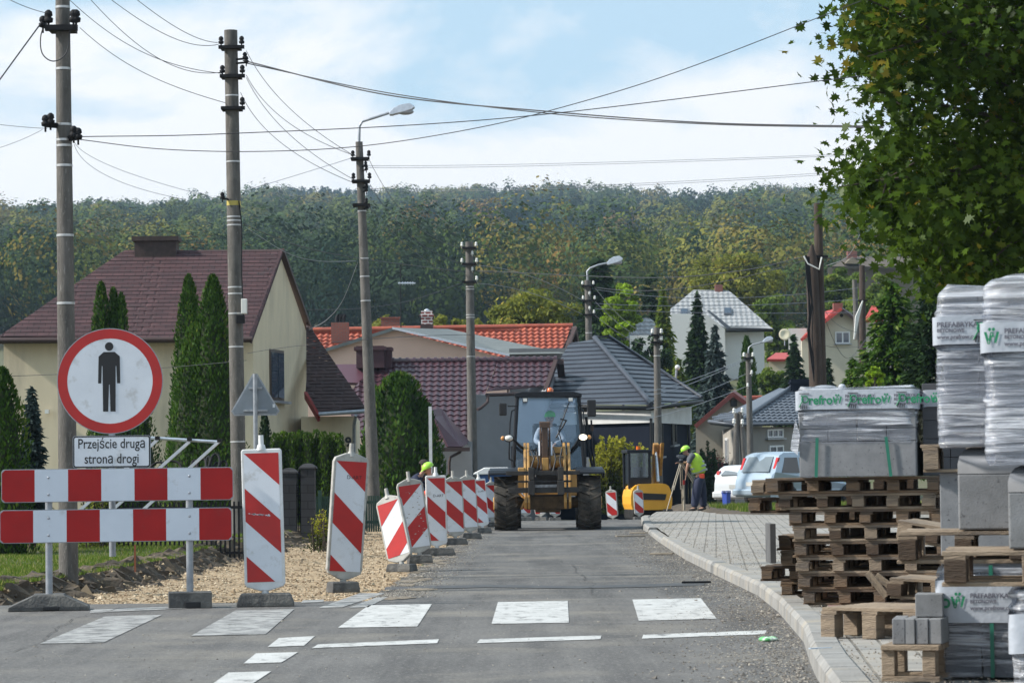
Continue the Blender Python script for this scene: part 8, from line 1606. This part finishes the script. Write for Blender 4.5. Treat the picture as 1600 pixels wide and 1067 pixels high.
# right columns ------------------------------------------------------
def column(px0, px1, Y, tops, pal, labels, seed, w, d, brandx, stub):
    # tops: z pixel rows : (wrap top, wrap bottom, stone bottom, pallet bottom, lower top)
    zz = lambda py: at(px0, py, Y).z
    p = at(px0, 700, Y); base = V(p.x, p.y, 0) + ux(w / 2) + uy(d / 2)
    # lower wrapped pack on its pallet
    z0 = .105; zp = z0 + .004; zl = zz(tops[4]); 
    b0 = base + ux(stub)
    a = thing('block_pack', labels[1], 'paving stone pack', (b0.x, b0.y, zp - .003), AZ, 'wrapped packs of paving blocks'); H = zl - zp
    blocks(a, w - .05, d - .05, 0, H - .02, 6, 4, M_stone); film(a, w, d, 0, H, seed, .007, M_film, .01, bulge=.01); film(a, w + .01, d + .01, H * .45, H, seed + 1, .008, M_filmd, bulge=.01)
    zb_ = H - (zl - zz(tops[5])) ; hb = zz(tops[5]) - zz(tops[6]); bandmesh(a, w, d, zb_ - hb, zb_, .017, wob=.002)
    T = Matrix.Translation((0, -d / 2 - .021, zb_ - hb * .5)); brand(T, brandx[0], 0, brandx[2], a, part=brandx[1], logo=False)
    s_ = MB(); s_.box((-w / 2 + .24, -d / 2 - .012, H / 2), (.018, .006, H)); s_.build('green_strap', M_grn, a)
    # pallet on it
    zq = zz(tops[3]); hp = zz(tops[2]) - zq; pallet(labels[2], (base.x - .03 + pal, base.y + (.0), zl + .005), AZ, w + .16, d, max(.1, zz(tops[2]) - zl - .012), 4, M_pwg)
    # bare grey blocks with dark film shoulder
    zs = zz(tops[2]); zt_ = zz(tops[1]); b1 = base + ux(.045)
    c_ = thing('block_pack', labels[3], 'paving stone pack', (b1.x, b1.y, zs), AZ, 'wrapped packs of paving blocks'); Hs = zt_ - zs
    s_ = MB(); s_.box((0, 0, Hs * .34), (w - .08, d - .08, Hs * .68)); s_.build('paving_blocks', M_stone2, c_, bevel=.008)
    s_ = MB(); ww = (w - .08) / 2; dd = (d - .08) / 2; prof = [(1.0, Hs * .68), (1.0, Hs * .80), (.95, Hs * .90), (.84, Hs * .97), (.7, Hs)]
    vs = []; 
    for f_, z in prof:
        ins = (1 - f_) * .6
        for sx_, sy_ in ((-1, -1), (1, -1), (1, 1), (-1, 1)): vs.append((sx_ * (ww - ins * .3), sy_ * (dd - ins * .3), z + .001))
    s_.add(vs, [(k * 4 + i, k * 4 + (i + 1) % 4, (k + 1) * 4 + (i + 1) % 4, (k + 1) * 4 + i) for k in range(4) for i in range(4)] + [(16, 17, 18, 19)], 0, True); s_.build('film_shoulder', mat('grey_film', (.13, .135, .145, 1), .45, (.17, .175, .185, 1), 6), c_)
    # top wrapped pack
    e_ = thing('block_pack', labels[4], 'paving stone pack', (base.x, base.y, zt_ + .002), AZ, 'wrapped packs of paving blocks'); Ht = zz(tops[0]) - zt_
    blocks(e_, w - .06, d - .06, 0.01, Ht - .03, 7, 4, M_stone2); film(e_, w, d, 0, Ht, seed + 3, .0065, M_filmd, .012, bulge=.016, rc=.12); film(e_, w + .012, d + .012, .0, Ht * .9, seed + 4, .006, M_film, top=False, bulge=.016)
    zb_ = Ht - (zz(tops[0]) - zz(tops[7])); hb = zz(tops[7]) - zz(tops[8]); bandmesh(e_, w, d, zb_ - hb, zb_, .019, wob=.002)
    T = Matrix.Translation((0, -d / 2 - .023, zb_ - hb * .5)); brand(T, brandx[3], 0, brandx[2] * .95, e_, part=brandx[4], logo=brandx[5])
    g = MB()
    if brandx[6]:
        for tx, dz, sz in (('PREFABRYKATY', .42, .52), ('BETONOWE', 0.0, .36), ('www.prefrow.com.pl', -.48, .42)):
            vs, fs = textmesh(tx, brandx[2] * sz, .0008, 'LEFT'); g.add([T @ V(-w / 2 + .005 + v[0], 0, v[2] + brandx[2] * dz) for v in vs], fs)
        g.build('small_print', M_sprint, e_)
    return a
w1 = .72
column(1466, 1545, 13.3, (448, 700, 828, 878, 882, 905, 972, 496, 540), -.09,
       ['pallet under the left packs at the right edge, standing on the paving', 'lower wrapped pack of the left column at the right edge, with green lettering end', 'pale pallet halfway up the left column at the right edge', 'bare grey block pack halfway up the left column at the right edge', 'upper film-wrapped pack of the left column at the right edge'], 31, w1, .8, (-w1 / 2 + .01, 'oẅ', .062, -w1 / 2 + .235, 'refroẅ', True, True), -.012)
column(1541, 1600, 12.0, (432, 728, 858, 905, 918, 958, 1020, 505, 552), -.08,
       ['pallet under the nearest packs at the right edge', 'lower wrapped pack of the nearest column at the right edge, cut by the picture edge', 'pallet halfway up the nearest column at the right edge', 'bare grey block pack halfway up the nearest column at the right edge', 'upper film-wrapped pack of the nearest column, at the right edge'], 47, .9, .85, (-.9 / 2 + .07, 'refroẅ', .062, -.9 / 2 - .0, 'ẅ', False, False), .09)
p = at(1452, 700, 16.6); pallet('single pallet standing high between the tall stack and the upper wrapped pack', V(p.x + .3, p.y + .2, at(1452, 738, 16.6).z), AZ, .6, .6, .16, 3, M_pwg)
s_ = MB(); b_ = V(p.x + .3, p.y + .2, 0); zt2 = at(1452, 738, 16.6).z; s_.box((0, 0, (zt2 - .105) / 2), (.52, .52, zt2 - .107)); o = s_.build('dark_block_stack', M_stone, bevel=.006); o.location = (b_.x + .06, b_.y, .105); o.rotation_euler = (0, 0, AZ); tag(o, 'shaded pile of blocks carrying the single high pallet behind the left column', 'paving stone pack')

# second row of the tall stack, behind it
for i in range(8):
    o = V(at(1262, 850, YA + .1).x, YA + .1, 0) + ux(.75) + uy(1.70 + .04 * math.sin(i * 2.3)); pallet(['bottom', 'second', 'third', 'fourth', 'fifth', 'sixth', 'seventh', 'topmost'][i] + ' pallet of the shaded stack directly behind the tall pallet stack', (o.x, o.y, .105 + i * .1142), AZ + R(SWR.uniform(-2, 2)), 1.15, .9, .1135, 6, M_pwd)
# every loose piece of these parts becomes a part of its own
def split_pieces(o):
    me = o.data; n = len(me.vertices); par = list(range(n)); key = {}
    def find(a):
        while par[a] != a: par[a] = par[par[a]]; a = par[a]
        return a
    for v in me.vertices:
        k_ = tuple(round(c_, 4) for c_ in v.co)
        if k_ in key: par[find(v.index)] = find(key[k_])
        else: key[k_] = v.index
    for p_ in me.polygons:
        a = find(p_.vertices[0])
        for b_ in p_.vertices[1:]: par[find(b_)] = a
    groups = {}
    for p_ in me.polygons: groups.setdefault(find(p_.vertices[0]), []).append(p_)
    if len(groups) < 2: return
    first = True
    for ps in groups.values():
        idx = {}; vs = []; fs = []
        for p_ in ps:
            f_ = []
            for vi in p_.vertices:
                if vi not in idx: idx[vi] = len(vs); vs.append(tuple(me.vertices[vi].co))
                f_.append(idx[vi])
            fs.append(f_)
        nm = bpy.data.meshes.new(o.name); nm.from_pydata(vs, [], fs)
        for m_ in me.materials: nm.materials.append(m_)
        for q_, p_ in zip(nm.polygons, ps): q_.material_index = p_.material_index; q_.use_smooth = p_.use_smooth
        nm.update()
        c_ = o.copy(); c_.data = nm; COL.objects.link(c_)
        if first:
            for ch in list(o.children): ch.parent = c_
            first = False
    bpy.data.objects.remove(o)
for o in [q for q in COL.objects if q.type == 'MESH' and q.parent is not None and q.name.split('.')[0] in ('axle', 'strap', 'green_strap', 'insulator', 'link_rod', 'gutter', 'clamp', 'hanging_cables', 'white_cable', 'ring', 'film_fold', 'gable_post', 'carriage_bar', 'grab_rail', 'film_fold', 'reflective_stripes', 'downpipe', 'wiper', 'cross_tube')]:
    o.name = {'hanging_cables': 'hanging_cable', 'reflective_stripes': 'reflective_stripe'}.get(o.name.split('.')[0], o.name); split_pieces(o)
